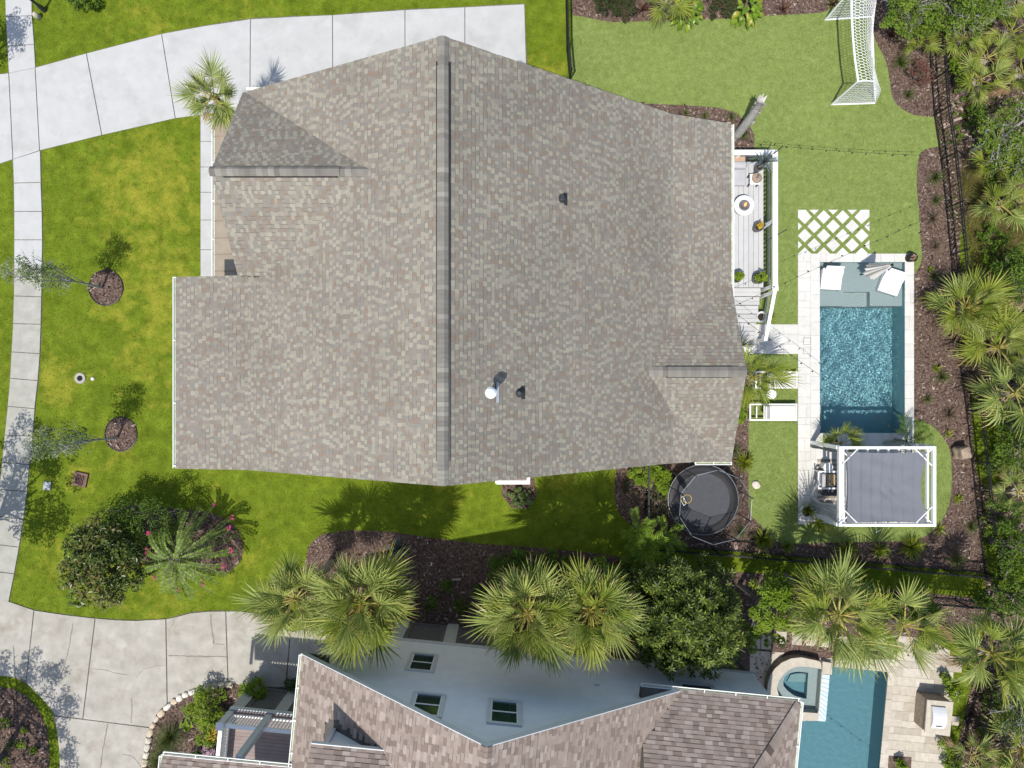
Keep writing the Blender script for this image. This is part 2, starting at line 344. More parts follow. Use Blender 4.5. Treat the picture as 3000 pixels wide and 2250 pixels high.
M['mesh'] = alpha_mat('safety_net_mesh', (.02, .02, .022), .33)
def water(name, tint, rough):
    m = bpy.data.materials.new(name); m.use_nodes = True; t = m.node_tree; N = t.nodes; L = t.links
    N.remove(N['Principled BSDF']); out = N['Material Output']
    gl = N.new('ShaderNodeBsdfGlossy'); gl.inputs['Roughness'].default_value = rough; gl.inputs['Color'].default_value = (.8, .8, .8, 1)
    rf = N.new('ShaderNodeBsdfRefraction'); rf.inputs['IOR'].default_value = 1.33; rf.inputs['Roughness'].default_value = 0; rf.inputs['Color'].default_value = (*tint, 1)
    fr = N.new('ShaderNodeFresnel'); fr.inputs[0].default_value = 1.33
    m2 = N.new('ShaderNodeMixShader'); L.new(fr.outputs[0], m2.inputs[0]); L.new(rf.outputs[0], m2.inputs[1]); L.new(gl.outputs[0], m2.inputs[2])
    L.new(m2.outputs[0], out.inputs[0]); return m
M['water'] = water('pool_water', (.88, .95, .96), .12)
M['water2'] = water('calm_pool_water', (.88, .95, .96), .10)
def water_sheet(name, quad, nx, ny, z, m, amp, lam, seed, clip=None):
    """a rippled water surface over the world-space quad (bottom left, bottom right, top right, top left)"""
    rg = np.random.default_rng(seed); u, v = np.meshgrid(np.linspace(0, 1, nx), np.linspace(0, 1, ny)); q4 = [np.array(c) for c in quad]
    X = q4[0][0]*(1-u)*(1-v)+q4[1][0]*u*(1-v)+q4[2][0]*u*v+q4[3][0]*(1-u)*v; Y = q4[0][1]*(1-u)*(1-v)+q4[1][1]*u*(1-v)+q4[2][1]*u*v+q4[3][1]*(1-u)*v; Z = np.full_like(X, z)
    for i in range(70):
        l = rg.uniform(*lam); k = 6.2832/l; g = rg.normal(1.1, .9); Z += l*amp*np.sin(k*(X*np.cos(g)+Y*np.sin(g))+rg.uniform(0, 6.28))
    V = np.stack([X.ravel(), Y.ravel(), Z.ravel()], 1); idx = np.arange(nx*ny).reshape(ny, nx)
    F = np.stack([idx[:-1, :-1].ravel(), idx[:-1, 1:].ravel(), idx[1:, 1:].ravel(), idx[1:, :-1].ravel()], 1)
    if clip is not None: c = V[F].mean(1); F = F[pip(c[:, 0], c[:, 1], clip)]
    o = npobj(name, V, F, m, smooth=True); o['kind'] = 'structure'; o.cycles.is_caustics_caster = True; return o
def wet(*objs):
    for o in objs: o.cycles.is_caustics_receiver = True

# ------------------------------------------------------------------ the ground
POOL = (2400, 767, 2651, 1270)            # photo-pixel rectangle of the swimming pool
HOLE2 = (2274, 1944, 2612, 2560)          # rectangle cut for the neighbour's pool and spa
def ground_with_holes():
    xs = sorted({-12000, POOL[0]-3, POOL[2]+3, HOLE2[0], HOLE2[2], 15000}); ys = sorted({-12000, POOL[1]-3, POOL[3]+3, HOLE2[1], HOLE2[3], 14000})
    b = MB()
    for i in range(len(xs)-1):
        for j in range(len(ys)-1):
            cx, cy = (xs[i]+xs[i+1])/2, (ys[j]+ys[j+1])/2
            if any(h[0]-4 <= cx <= h[2]+4 and h[1]-4 <= cy <= h[3]+4 for h in (POOL, HOLE2)): continue
            q = GP([(xs[i], ys[j+1]), (xs[i+1], ys[j+1]), (xs[i+1], ys[j]), (xs[i], ys[j])])
            b.add([(*p, 0) for p in q], [(0, 1, 2, 3)], .5)
    o = b.build('lawn', M['lawn']); tag(o, kind='structure'); return o
ground_with_holes()
def sheet(name, polys, m, z, kind='structure'):
    b = MB()
    for i, p in enumerate(polys):
        q = GP(p); A = sum(q[k-1][0]*q[k][1]-q[k-1][1]*q[k][0] for k in range(len(q)))
        if A < 0: q = q[::-1]
        b.add([(*v, z) for v in q], [tuple(range(len(q)))], .5)
    return tag(b.build(name, m), kind=kind)

DRIVE_TOP = [(-400, 260), (0, 219), (28, 216), (105, 200), (255, 158), (475, 101), (600, 78), (735, 58), (860, 51), (975, 46), (1187, 31), (1362, 23), (1537, 14)]
DRIVE_BOT = [(-400, 560), (0, 480), (40, 467), (118, 441), (300, 396), (515, 347), (590, 337), (733, 337), (733, 337), (976, 337), (1187, 337), (1363, 337), (1546, 337)]
EDGE_E = [(1537, 14), (1545, 190), (1546, 337)]
def seg(path, x0, x1):                     # the part of a left-to-right path between two x
    def at(x):
        for a, b in zip(path, path[1:]):
            if a[0] <= x <= b[0] and b[0] > a[0]: return (x, a[1]+(b[1]-a[1])*(x-a[0])/(b[0]-a[0]))
        return (x, path[-1][1])
    return [at(x0)]+[p for p in path if x0 < p[0] < x1]+[at(x1)]
JT = [-400, 28, 105, 255, 475, 735, 975, 1187, 1362, 1537]; JB = [-400, 40, 118, 300, 515, 733, 976, 1187, 1363, 1546]
def slab_between(top, bot, a, b, c, d, g=1.1):
    t = seg(top, a+g, b-g); u = seg(bot, c+g, d-g); return t+u[::-1]
drive = setting('driveway', (*G(500, 250), 0))
db = MB(); db.prism(GP(seg(DRIVE_TOP, -400, 1537)+EDGE_E[1:]+seg(DRIVE_BOT, -400, 1546)[::-1]), -.1, .022); db.build('slab_bed', M['joint'], drive)
for i in range(len(JT)-1):
    b = MB(); b.prism(GP(slab_between(DRIVE_TOP, DRIVE_BOT, JT[i], JT[i+1], JB[i], JB[i+1])), -.05, .05+.003*random.random(), bev=.006); b.build('slab', M['conc_new'], drive)
DRIVE_POLY = seg(DRIVE_TOP, -400, 1537)+EDGE_E[1:]+seg(DRIVE_BOT, -400, 1546)[::-1]

walk = setting('sidewalk', (*G(80, 900), 0))
WJ = [((17, -60), (93, -60)), ((19, 50), (95, 47)), ((24, 136), (101, 131)), ((28, 216), (105, 200))]
WJ2 = [((40, 467), (119, 442)), ((43, 537), (121, 535)), ((44, 620), (124, 620)), ((44, 703), (125, 703)), ((44, 788), (124, 788)), ((43, 867), (123, 870)), ((41, 948), (121, 950)),
       ((36, 1031), (118, 1036)), ((32, 1108), (112, 1115)), ((25, 1190), (103, 1197)), ((16, 1274), (97, 1277)), ((9, 1354), (87, 1361)), ((0, 1433), (80, 1440)), ((-9, 1511), (70, 1521)),
       ((-19, 1593), (57, 1602)), ((-30, 1671), (43, 1680)), ((-42, 1745), (27, 1762))]
WALK_POLYS = [[a for a, _ in WJ]+[b for _, b in WJ][::-1], [a for a, _ in WJ2]+[b for _, b in WJ2][::-1]]
for q in WALK_POLYS:
    b = MB(); b.prism(GP(q), -.1, .02); b.build('slab_bed', M['joint'], walk)
for J, newto in ((WJ, 9), (WJ2, 4)):
    for i in range(len(J)-1):
        (a, b_), (c, d) = J[i], J[i+1]
        if i == 0 and J is WJ2: pass
        p = [(a[0], a[1]+1), (b_[0], b_[1]+1), (d[0], d[1]-1), (c[0], c[1]-1)]
        b = MB(); b.prism(GP(p), -.05, .045+.008*random.random(), bev=.006); b.build('slab', M['conc_new'] if i < newto else M['conc_walk'], walk)
fw = setting('front_walk', (*G(615, 600), 0))
FWJ = [338, 415, 490, 564, 645, 732, 812]
FRONT_POLY = [(589, 338), (655, 338), (655, 812), (589, 812)]
b = MB(); b.prism(GP([(588, 338), (656, 338), (656, 813), (588, 813)]), -.1, .02); b.build('slab_bed', M['joint'], fw)
for y0, y1 in zip(FWJ, FWJ[1:]):
    b = MB(); b.prism(GP([(589, y0+.8), (655, y0+.8), (655, y1-.8), (589, y1-.8)]), -.05, .05+.004*random.random(), bev=.006); b.build('slab', M['conc_new'], fw)

nd = setting('neighbour_driveway', (*G(350, 1950), 0))
ND = [[(-400, 1720), (0, 1753), (28, 1762), (100, 1787), (78, 1990), (40, 1983), (0, 1978), (-400, 1975)],
      [(103, 1788), (190, 1801), (279, 1811), (243, 2104), (165, 2094), (150, 2075), (130, 2050), (90, 2010), (81, 2003), (80, 1990)],
      [(282, 1811), (340, 1816), (400, 1818), (486, 1813), (490, 2060), (470, 2078), (458, 2095), (452, 2130), (246, 2105)],
      [(489, 1813), (520, 1806), (560, 1796), (610, 1791), (661, 1790), (668, 1998), (640, 2005), (580, 2015), (540, 2030), (493, 2058)],
      [(664, 1790), (700, 1790), (750, 1796), (800, 1815), (850, 1850), (846, 1905), (838, 1988), (836, 2012), (760, 2010), (690, 2003), (671, 1998)],
      [(164, 2097), (245, 2107), (451, 2133), (440, 2150), (430, 2190), (420, 2250), (410, 2600), (178, 2600), (177, 2250), (177, 2210), (170, 2150)],
      [(853, 1852), (900, 1840), (1010, 1850), (1000, 2012), (841, 2010), (849, 1905)]]
NDP = [(-400, 1720), (0, 1753), (28, 1762), (100, 1787), (190, 1801), (279, 1811), (340, 1816), (400, 1818), (486, 1813), (560, 1796), (610, 1791), (661, 1790), (750, 1796), (850, 1850), (1010, 1850), (1000, 2012), (836, 2014), (690, 2003), (640, 2005), (580, 2015), (540, 2030),
       (493, 2058), (470, 2078), (458, 2095), (440, 2150), (430, 2190), (420, 2250), (410, 2600), (178, 2600), (177, 2250), (177, 2210), (170, 2150), (150, 2075), (130, 2050), (90, 2010), (40, 1983), (0, 1978), (-400, 1975)]
b = MB(); b.prism(GP(NDP), -.1, .02); b.build('slab_bed', M['joint'], nd)
for p in ND:
    b = MB(); b.prism(GP(p), -.05, .045+.006*random.random(), bev=.006); b.build('slab', M['conc_old'], nd)
def crack(path, wpx):
    path = smooth_path(path, 5); b = MB(); vs = []
    for i, p in enumerate(path):
        q = path[min(i+1, len(path)-1)]; o = path[max(0, i-1)]; dx, dy = q[0]-o[0], q[1]-o[1]; l = math.hypot(dx, dy) or 1
        ww = wpx*(.6+random.random())*.62; jx, jy = random.uniform(-1.2, 1.2), random.uniform(-1.2, 1.2)
        for s in (-1, 1): vs.append((*G(p[0]-dy/l*ww*s+jx, p[1]+dx/l*ww*s+jy), .0545))
    b.add(vs, [(2*i, 2*i+1, 2*i+3, 2*i+2) for i in range(len(path)-1)], .5); b.build('crack', M['stain'], nd)
for pth, wd in (([(215, 1825), (207, 1880), (190, 1950), (180, 1985)], 1.4), ([(618, 1798), (622, 1840), (628, 1885)], 2.4), ([(625, 1887), (660, 1886)], 1.6), ([(496, 1919), (540, 1921), (600, 1922), (664, 1922)], 2.2),
                ([(513, 1815), (503, 1835), (493, 1848)], 1.0), ([(262, 1957), (310, 1962), (345, 1972), (375, 1975)], 1.1), ([(387, 2045), (388, 2085), (386, 2116)], 2.0), ([(318, 2118), (312, 2150), (302, 2200), (297, 2250)], 2.4),
                ([(400, 1985), (430, 1958), (488, 1946)], .9), ([(360, 2208), (390, 2215), (415, 2245)], 1.2)): crack(pth, wd)

# mulch beds, grass ring, artificial turf, woodland floor
BED_E = [(2450, -200), (2702, -200), (2708, 0), (2720, 140), (2735, 340), (2755, 470), (2770, 610), (2783, 746), (2810, 1066), (2829, 1202), (2860, 1496), (2883, 1676), (2500, 1644), (2192, 1618), (1885, 1592), (1885, 1350), (2130, 1340), (2130, 1060), (2196, 1060),
         (2196, 1500), (2335, 1536), (2688, 1536), (2690, 1300), (2678, 1290), (2678, 345), (2640, 342), (2592, 300), (2575, 220), (2530, 60)]
BED_N = [(1672, -200), (1676, 44), (1720, 60), (1780, 74), (2260, 60), (2430, 40), (2430, -200)]
BED_H = [(1860, 290), (2220, 290), (2220, 480), (1860, 480)]
BED_S = [(903, 1603), (920, 1580), (945, 1565), (1030, 1553), (1150, 1558), (1260, 1575), (1400, 1592), (1600, 1606), (1760, 1622), (1900, 1650), (2000, 1665), (2230, 1680), (2560, 1722), (2860, 1752), (2885, 1770), (2880, 1830), (2600, 1945), (2274, 1942), (2274, 2000), (2200, 2000), (900, 1900), (880, 1790), (890, 1680)]
ISLAND = [(330, 1500), (400, 1478), (520, 1490), (600, 1498), (660, 1520), (700, 1560), (712, 1610), (700, 1650), (660, 1680), (600, 1672), (520, 1655), (380, 1640), (320, 1580)]
ISLAND = smooth_path(ISLAND, 3, True)
NISL_O = [(-200, 1978), (0, 1978), (40, 1983), (90, 2010), (130, 2050), (150, 2075), (170, 2150), (177, 2210), (177, 2250), (178, 2600), (-200, 2600)]
NISL = [(-200, 2005), (0, 2012), (40, 2018), (75, 2036), (102, 2065), (125, 2100), (139, 2140), (145, 2190), (145, 2600), (-200, 2600)]
NBED = [(690, 2003), (640, 2005), (580, 2015), (540, 2030), (493, 2058), (470, 2078), (458, 2095), (440, 2150), (430, 2190), (420, 2250), (410, 2600), (900, 2600), (900, 2012), (838, 2014)]
RING1 = [(311+50*math.cos(g*.2618), 843+52*math.sin(g*.2618)) for g in range(24)]
RING2 = [(355+47*math.cos(g*.2618), 1272+50*math.sin(g*.2618)) for g in range(24)]
BED_STOOP = [(1500, 1395), (1565, 1395), (1572, 1455), (1545, 1490), (1500, 1488), (1470, 1450), (1470, 1395)]
BED_T = smooth_path([(1808, 1350), (1800, 1440), (1812, 1500), (1850, 1540), (1900, 1600), (1900, 1350)], 3)
sheet('mulch_bed', [BED_E, BED_N, BED_H, BED_S, ISLAND, NISL, NBED, RING1, RING2, BED_STOOP, BED_T], M['mulch'], .006)
TURF_N = smooth_path([(1678, 44), (1720, 52), (1780, 64), (1830, 65), (1950, 60), (2050, 58), (2200, 50), (2260, 46), (2400, 38), (2425, 28)], 3)+[(2440, -200), (2530, -200)]+smooth_path([(2540, 20), (2555, 90), (2570, 130), (2595, 180), (2605, 230), (2612, 280), (2628, 308), (2660, 330), (2700, 341), (2737, 342)], 3)+\
    [(2750, 430)]+smooth_path([(2722, 434), (2700, 446), (2689, 472), (2685, 540), (2690, 600), (2695, 680), (2701, 745), (2694, 780), (2677, 805)], 3)+[(2677, 743), (2337, 743), (2337, 950), (2225, 950), (2160, 900), (2160, 480), (2209, 456), (2209, 395), (2195, 365), (2150, 328), (2100, 315), (2000, 308), (1880, 303), (1700, 303), (1668, 240)]
TURF_M = [(2194, 1037), (2335, 1037), (2335, 1237), (2194, 1237)]
TURF_S = [(2193, 1236), (2335, 1236), (2335, 1516), (2345, 1536), (2690, 1536), (2690, 1320), (2678, 1300), (2678, 1227)]+smooth_path([(2700, 1234), (2729, 1247), (2761, 1279), (2783, 1324), (2788, 1405), (2781, 1473), (2770, 1505), (2747, 1540), (2711, 1570), (2660, 1585), (2560, 1587), (2422, 1590), (2331, 1593), (2290, 1592), (2250, 1562), (2225, 1535), (2200, 1510), (2192, 1480)], 3)
TURFS = [TURF_N, TURF_M, TURF_S]
sheet('artificial_turf', TURFS, M['turf_base'], .012)
FOREST = [(2703, -400), (2709, 0), (2721, 140), (2736, 340), (2756, 470), (2771, 610), (2784, 746), (2811, 1066), (2830, 1202), (2861, 1496), (2884, 1680), (2892, 1800), (2790, 2250), (2740, 2600), (5000, 2600), (5000, -400)]
sheet('woodland_floor', [FOREST], M['forest'], .004)
GLADE = [[(2848, 1150), (2880, 1130), (2935, 1200), (2960, 1300), (2930, 1420), (2870, 1410), (2850, 1280)], [(2880, 1560), (2960, 1540), (3050, 1640), (2960, 1740), (2900, 1690)], [(2812, 690), (2870, 640), (2960, 720), (2930, 850), (2830, 880)]]
GLADE = [smooth_path(g, 3, True) for g in GLADE]
sheet('woodland_grass', GLADE, M['lawn'], .008)

def edge(path, wpx, name):
    path = smooth_path(path, 4); vs = []
    for i, p_ in enumerate(path):
        a, c = path[max(0, i-1)], path[min(i+1, len(path)-1)]; dx, dy = c[0]-a[0], c[1]-a[1]; l = math.hypot(dx, dy) or 1; k = wpx*(.5+random.random())
        vs += [(*G(p_[0]-dy/l*3, p_[1]+dx/l*3), .005), (*G(p_[0]+dy/l*k, p_[1]-dx/l*k), .005)]
    b = MB(); b.add(vs, [(2*i, 2*i+2, 2*i+3, 2*i+1) for i in range(len(path)-1)], .5); tag(b.build(name, M['joint']), kind='structure')
edge(DRIVE_TOP[1:], 3.2, 'soil_edge'); edge([a for a, _ in WJ][::-1], 2.5, 'soil_edge'); edge([a for a, _ in WJ2][::-1], 3, 'soil_edge'); edge([(589, 812), (589, 700), (589, 500), (589, 340)], 2.2, 'soil_edge')
edge([b_ for _, b_ in WJ2], 1.2, 'soil_edge'); edge(NDP[1:12], 1.6, 'soil_edge')
# edge strips: thin brown soil line where lawn is trimmed back from concrete
# chips of bark on the mulch, blades on the lawn and turf
HOUSE_FOOT = [(1500-770, 1125-640), (1500+535, 1125-640), (1500+535, 1125+180), (1500-770, 1125+180)]
NHOUSE_FOOT = [(1060, 1835), (2210, 1925), (2160, 2500), (1010, 2500)]
DECK_AREA = [(2337, 743), (2677, 743), (2677, 1300), (2690, 1320), (2690, 1535), (2345, 1535), (2337, 1515)]
WALK_D = [(2160, 950), (2337, 950), (2337, 1037), (2160, 1037)]
NDECK = [(2200, 2000), (2240, 1990), (2274, 1900), (2610, 1930), (2800, 1900), (2790, 2060), (2800, 2160), (2760, 2600), (2200, 2600)]
HARD = [DRIVE_POLY, *WALK_POLYS, FRONT_POLY, NDP, HOUSE_FOOT, NHOUSE_FOOT, DECK_AREA, WALK_D, NDECK]
BEDS = [BED_E, BED_N, BED_H, BED_S, ISLAND, NISL, NBED, RING1, RING2, BED_STOOP, BED_T]
def scatter(n, inside, outside=(), box=(-60, -60, 3060, 2310), soft=0):
    x = RNG.uniform(box[0], box[2], n); y = RNG.uniform(box[1], box[3], n)
    k = np.zeros(n, bool) if inside else np.ones(n, bool)
    for p in inside: k |= pip(x, y, p)
    for p in outside:
        k &= ~pip(x+RNG.normal(0, soft, n), y+RNG.normal(0, soft, n), p) if soft else ~pip(x, y, p)
    return x[k], y[k]
def blades(name, x, y, hgt, wid, m, z=0.0, lean=.9):
    n = len(x); X = (x-1500)*S; Y = (1125-y)*S; g = RNG.uniform(0, 6.283, n); h = hgt*RNG.uniform(.6, 1.3, n)
    l = h*RNG.uniform(.2, lean*1.4, n); w_ = wid*RNG.uniform(.6, 1.3, n)*.5; c, s_ = np.cos(g), np.sin(g)
    V = np.empty((n, 3, 3)); V[:, 0] = np.stack([X-s_*w_, Y+c*w_, np.full(n, z)], 1); V[:, 1] = np.stack([X+s_*w_, Y-c*w_, np.full(n, z)], 1)
    V[:, 2] = np.stack([X+c*l, Y+s_*l, z+h], 1)
    return tag(npobj(name, V, np.arange(3*n).reshape(n, 3), m), kind='stuff')
QF = 1.0
lx, ly = scatter(int(560000*QF), [], HARD+BEDS+TURFS+[FOREST], soft=1.3)
blades('lawn_grass', lx, ly, .036, .024, M['grass'], 0, 1.0)
rx, ry = scatter(60000, [NISL_O]+GLADE, [NISL, NDP, BED_E], box=(-60, 1100, 3060, 2310), soft=1)
r2x, r2y = scatter(30000, GLADE, [BED_E], box=(2800, 600, 3060, 1760))
blades('verge_grass', np.concatenate([rx, r2x]), np.concatenate([ry, r2y]), .07, .022, M['grass'])
tx, ty = scatter(int(700000*QF), TURFS, [DECK_AREA, WALK_D], box=(1650, -60, 2800, 1610))
blades('turf_pile', tx, ty, .028, .016, M['turf'], .012, 1.1)
def chips(name, x, y, size, m, z=.012):
    n = len(x); X = (x-1500)*S; Y = (1125-y)*S; g = RNG.uniform(0, 6.283, n); l = size*RNG.lognormal(0, .45, n); w_ = l*RNG.uniform(.2, .5, n)
    c, s_ = np.cos(g), np.sin(g); Z = z+RNG.uniform(0, .02, n); t1 = RNG.normal(0, .35, n)*l; t2 = RNG.normal(0, .5, n)*w_
    V = np.empty((n, 4, 3))
    for i, (a, b_) in enumerate(((-1, -1), (1, -1), (1, 1), (-1, 1))):
        V[:, i] = np.stack([X+(c*l*a-s_*w_*b_)*.5, Y+(s_*l*a+c*w_*b_)*.5, Z+np.abs(t1)*.5+t1*a*.5+t2*b_*.5], 1)
    r = RNG.random(n)**1.5
    return tag(npobj(name, V, np.arange(4*n).reshape(n, 4), m, rnd=r), kind='stuff')
mx, my = scatter(330000, BEDS, TURFS+[DECK_AREA, WALK_D, HOUSE_FOOT, NHOUSE_FOOT, NDECK], soft=.8)
chips('bark_chips', mx, my, .055, M['chip'])
fx, fy = scatter(60000, [FOREST], GLADE, box=(2690, -60, 3060, 2310))
chips('leaf_litter', fx, fy, .08, M['chip'], .01)

# ------------------------------------------------------------------ shingle roofs
class Plane:
    """a roof plane: z = h0 + slope*d, where d is the distance up from the eave line O + a*e, s is the horizontal up-slope direction."""
    def __init__(s, O, e, up, pitch, poly, hard=True):
        s.O = Vector((*O[:2], 0)); s.h0 = O[2]; s.e = Vector((*e, 0)).normalized(); s.u = Vector((*up, 0)).normalized(); s.p = pitch; s.poly = poly   # poly in (a, d) horizontal metres
        s.k = 1/math.sqrt(1+pitch*pitch); s.s3 = Vector((s.u.x*s.k, s.u.y*s.k, pitch*s.k)); s.n = s.e.cross(s.s3); 
        if s.n.z < 0: s.n = -s.n
    def pt(s, a, d, off=0): q = s.O+s.e*a+s.u*d; return Vector((q.x, q.y, s.h0+s.p*d))+s.n*off
    def z(s, x, y):                         # height, -1e3 outside the footprint
        a = (x-s.O.x)*s.e.x+(y-s.O.y)*s.e.y; d = (x-s.O.x)*s.u.x+(y-s.O.y)*s.u.y
        return np.where(pip(a, d, s.poly), s.h0+s.p*d, -1e3)
def xrange(poly, d):
    xs = []
    for i in range(len(poly)):
        (a0, d0), (a1, d1) = poly[i-1], poly[i]
        if (d0 > d) != (d1 > d): xs.append(a0+(a1-a0)*(d-d0)/(d1-d0))
    return (min(xs), max(xs)) if len(xs) > 1 else None
def shingle_roof(roof, planes, all_planes, m, course, wmin, wmax, nparts, T=Matrix.Identity(4), camx=(0, 0), shadow=.013, flat=False, band=.36):
    m_cols = SHC if m is M['shingle'] else range(6)
    """each tab a little slab; the nparts nearest the camera axis are objects, the rest one mesh."""
    recs = []
    for pl in planes:
        dmax = max(p[1] for p in pl.poly); dmin = min(p[1] for p in pl.poly); step = course*pl.k; i = 0; d = dmin-.02
        while d < dmax:
            dm = min(d+step*.5, dmax-.001); xr = xrange(pl.poly, max(dm, dmin+.001))
            if xr:
                n = int((xr[1]-xr[0])/wmin)+2; wd = RNG.uniform(wmin, wmax, n); e = np.concatenate([[0], np.cumsum(wd)])+xr[0]-RNG.uniform(0, wmax)
                a0 = np.clip(e[:-1], *xr); a1 = np.clip(e[1:], *xr); k = a1-a0 > .02; a0, a1 = a0[k], a1[k]
                am = (a0+a1)/2; x = pl.O.x+pl.e.x*am+pl.u.x*dm; y = pl.O.y+pl.e.y*am+pl.u.y*dm
                z = pl.h0+pl.p*dm; ok = np.ones(len(am), bool)
                for o in all_planes:
                    if o is not pl: ok &= o.z(x, y) < z+.05
                hi = (np.arange(len(am))+i) % 2
                r0 = RNG.random(len(am)); r0 = np.where(hi == 1, .30+.70*r0, r0*.44)
                for j in np.nonzero(ok)[0]: recs.append((pl, a0[j], a1[j], d, min(d+step*1.12, dmax+.02), 0 if flat else hi[j], r0[j], x[j], y[j], z))
            d += step; i += 1
    wpos = [T @ Vector((q[7], q[8], q[9])) for q in recs]
    def key(i): p = wpos[i]; return (math.hypot(p.x-camx[0], p.y-camx[1]))-p.z*.5
    inview = [i for i in range(len(recs)) if abs(wpos[i].x) < 22*(H-wpos[i].z)/H and abs(wpos[i].y) < 16.4*(H-wpos[i].z)/H]
    near = set(sorted(inview, key=key)[:nparts])
    # the rest: one mesh
    nc = 1/len(m_cols); V = np.empty((len(recs)-len(near), 10, 3)); rr = np.empty((len(V), 5)); c = 0
    for i, (pl, a0, a1, d0, d1, hi, r0, x, y, z) in enumerate(recs):
        t0 = shadow*(1.0 if not hi else 1.6); t1 = .003 if not hi else .005
        if i in near: continue
        dm = d0+(d1-d0)*.735; tm = t0+(t1-t0)*.735; P0 = [pl.pt(a0, d0, -.01), pl.pt(a1, d0, -.01), pl.pt(a1, d1, -.01), pl.pt(a0, d1, -.01), pl.pt(a0, d0, t0), pl.pt(a1, d0, t0), pl.pt(a1, d1, t1), pl.pt(a0, d1, t1), pl.pt(a1, dm, tm), pl.pt(a0, dm, tm)]
        V[c] = P0; rr[c] = r0*(1-nc); rr[c, 4] = .995 if random.random() < band else r0*(1-nc); c += 1
    n = len(V); base = (np.arange(n)*10)[:, None, None]
    F = np.array([[4, 5, 8, 9], [0, 1, 5, 4], [1, 2, 6, 5], [3, 0, 4, 7], [9, 8, 6, 7]])[None]+base; inv = np.array([k_[0].e.cross(k_[0].s3).z < 0 for i, k_ in enumerate(recs) if i not in near]); F[inv] = F[inv][:, :, ::-1]
    Vw = V.reshape(-1, 3); Mx = np.array(T); Vw = Vw @ Mx[:3, :3].T+Mx[:3, 3]
    o = npobj('shingle_field', Vw, F.reshape(-1, 4), m, roof, rr.ravel()); o['kind'] = 'stuff'
    cache = {}
    for i in near:
        pl, a0, a1, d0, d1, hi, r0, x, y, z = recs[i]; q = min(15, int(r0*16)); L = (d1-d0)/pl.k
        kk = (q, hi, round(L, 2), random.random() < band)
        if kk not in cache:
            t0 = shadow*(1.0 if not hi else 1.6); t1 = .003 if not hi else .005
            b = MB(); vs = [(-.5, 0, -.01), (.5, 0, -.01), (.5, L, -.01), (-.5, L, -.01), (-.5, 0, t0), (.5, 0, t0), (.5, L, t1), (-.5, L, t1)]
            tm = t0+(t1-t0)*.735; vs += [(.5, L*.735, tm), (-.5, L*.735, tm)]; b.add(vs, [(4, 5, 8, 9), (0, 1, 5, 4), (1, 2, 6, 5), (3, 0, 4, 7)], (q+.5)/16*(1-nc)); b.add([vs[9], vs[8], vs[6], vs[7]], [(0, 1, 2, 3)], .995 if kk[3] else (q+.5)/16*(1-nc)); cache[kk] = b.mesh('shingle', m)
        p = pl.pt((a0+a1)/2, d0); e, s3, nn = pl.e, pl.s3, pl.e.cross(pl.s3)
        sg = 1
        if nn.z < 0: e = -e; nn = -nn
        ob = bpy.data.objects.new('shingle', cache[kk]); COL.objects.link(ob); ob.parent = roof
        mm = T @ Matrix(((e.x*(a1-a0), s3.x, nn.x, p.x), (e.y*(a1-a0), s3.y, nn.y, p.y), (e.z*(a1-a0), s3.z, nn.z, p.z), (0, 0, 0, 1)))
        off = roof.location+(roof.parent.location if roof.parent else Vector())
        ob.matrix_parent_inverse = Matrix.Translation(-off); ob.matrix_basis = mm
    return recs
def deck_slabs(name, planes, m, parent, T=Matrix.Identity(4), th=.14):
    b = MB()
    for pl in planes:
        n = len(pl.poly); top = [pl.pt(a, d, -.012) for a, d in pl.poly]; bot = [p-Vector((0, 0, th)) for p in top]
        fs = [tuple(range(n)), tuple(range(2*n-1, n-1, -1))]+[((i+1) % n, i, n+i, n+(i+1) % n) for i in range(n)]
        b.add([T @ p for p in top+bot], fs, .5)
    return b.build(name, m, parent)
def ridge_caps(parent, p0, p1, pL, pR, w, n, off=.02, skip=None, T=Matrix.Identity(4), m=None, side=None):
    """bent cap shingles along a ridge from p0 to p1; pL / pR = pitch to the left / right of travel."""
    p0, p1 = Vector(p0), Vector(p1); L = (p1-p0).length; t = (p1-p0)/L; th = Vector((t.x, t.y, 0)).normalized(); lf = Vector((-th.y, th.x, 0))
    for i in range(n):
        a = p0+t*(L*i/n-.015); c = p0+t*(L*(i+1)/n); vs = []; o2 = off(i/n) if callable(off) else off
        for q, dz in ((a, .016), (c, .004)):
            for s_, z in ((w, -w*pL), (.05, -.02), (-.05, -.02), (-w, -w*pR)): vs.append(T @ (q+lf*s_+Vector((0, 0, z+dz+o2))))
        vs2 = [v-Vector((0, 0, .022)) for v in vs]
        b = MB(); b.add(vs+vs2, [(0, 4, 5, 1), (1, 5, 6, 2), (2, 6, 7, 3), (0, 1, 9, 8), (1, 2, 10, 9), (2, 3, 11, 10), (0, 8, 12, 4), (3, 7, 15, 11), (4, 12, 13, 5), (5, 13, 14, 6), (6, 14, 15, 7)], min(.99, max(.01, random.gauss(.5, .27))))
        b.build('ridge_cap', m or M['cap'], parent)
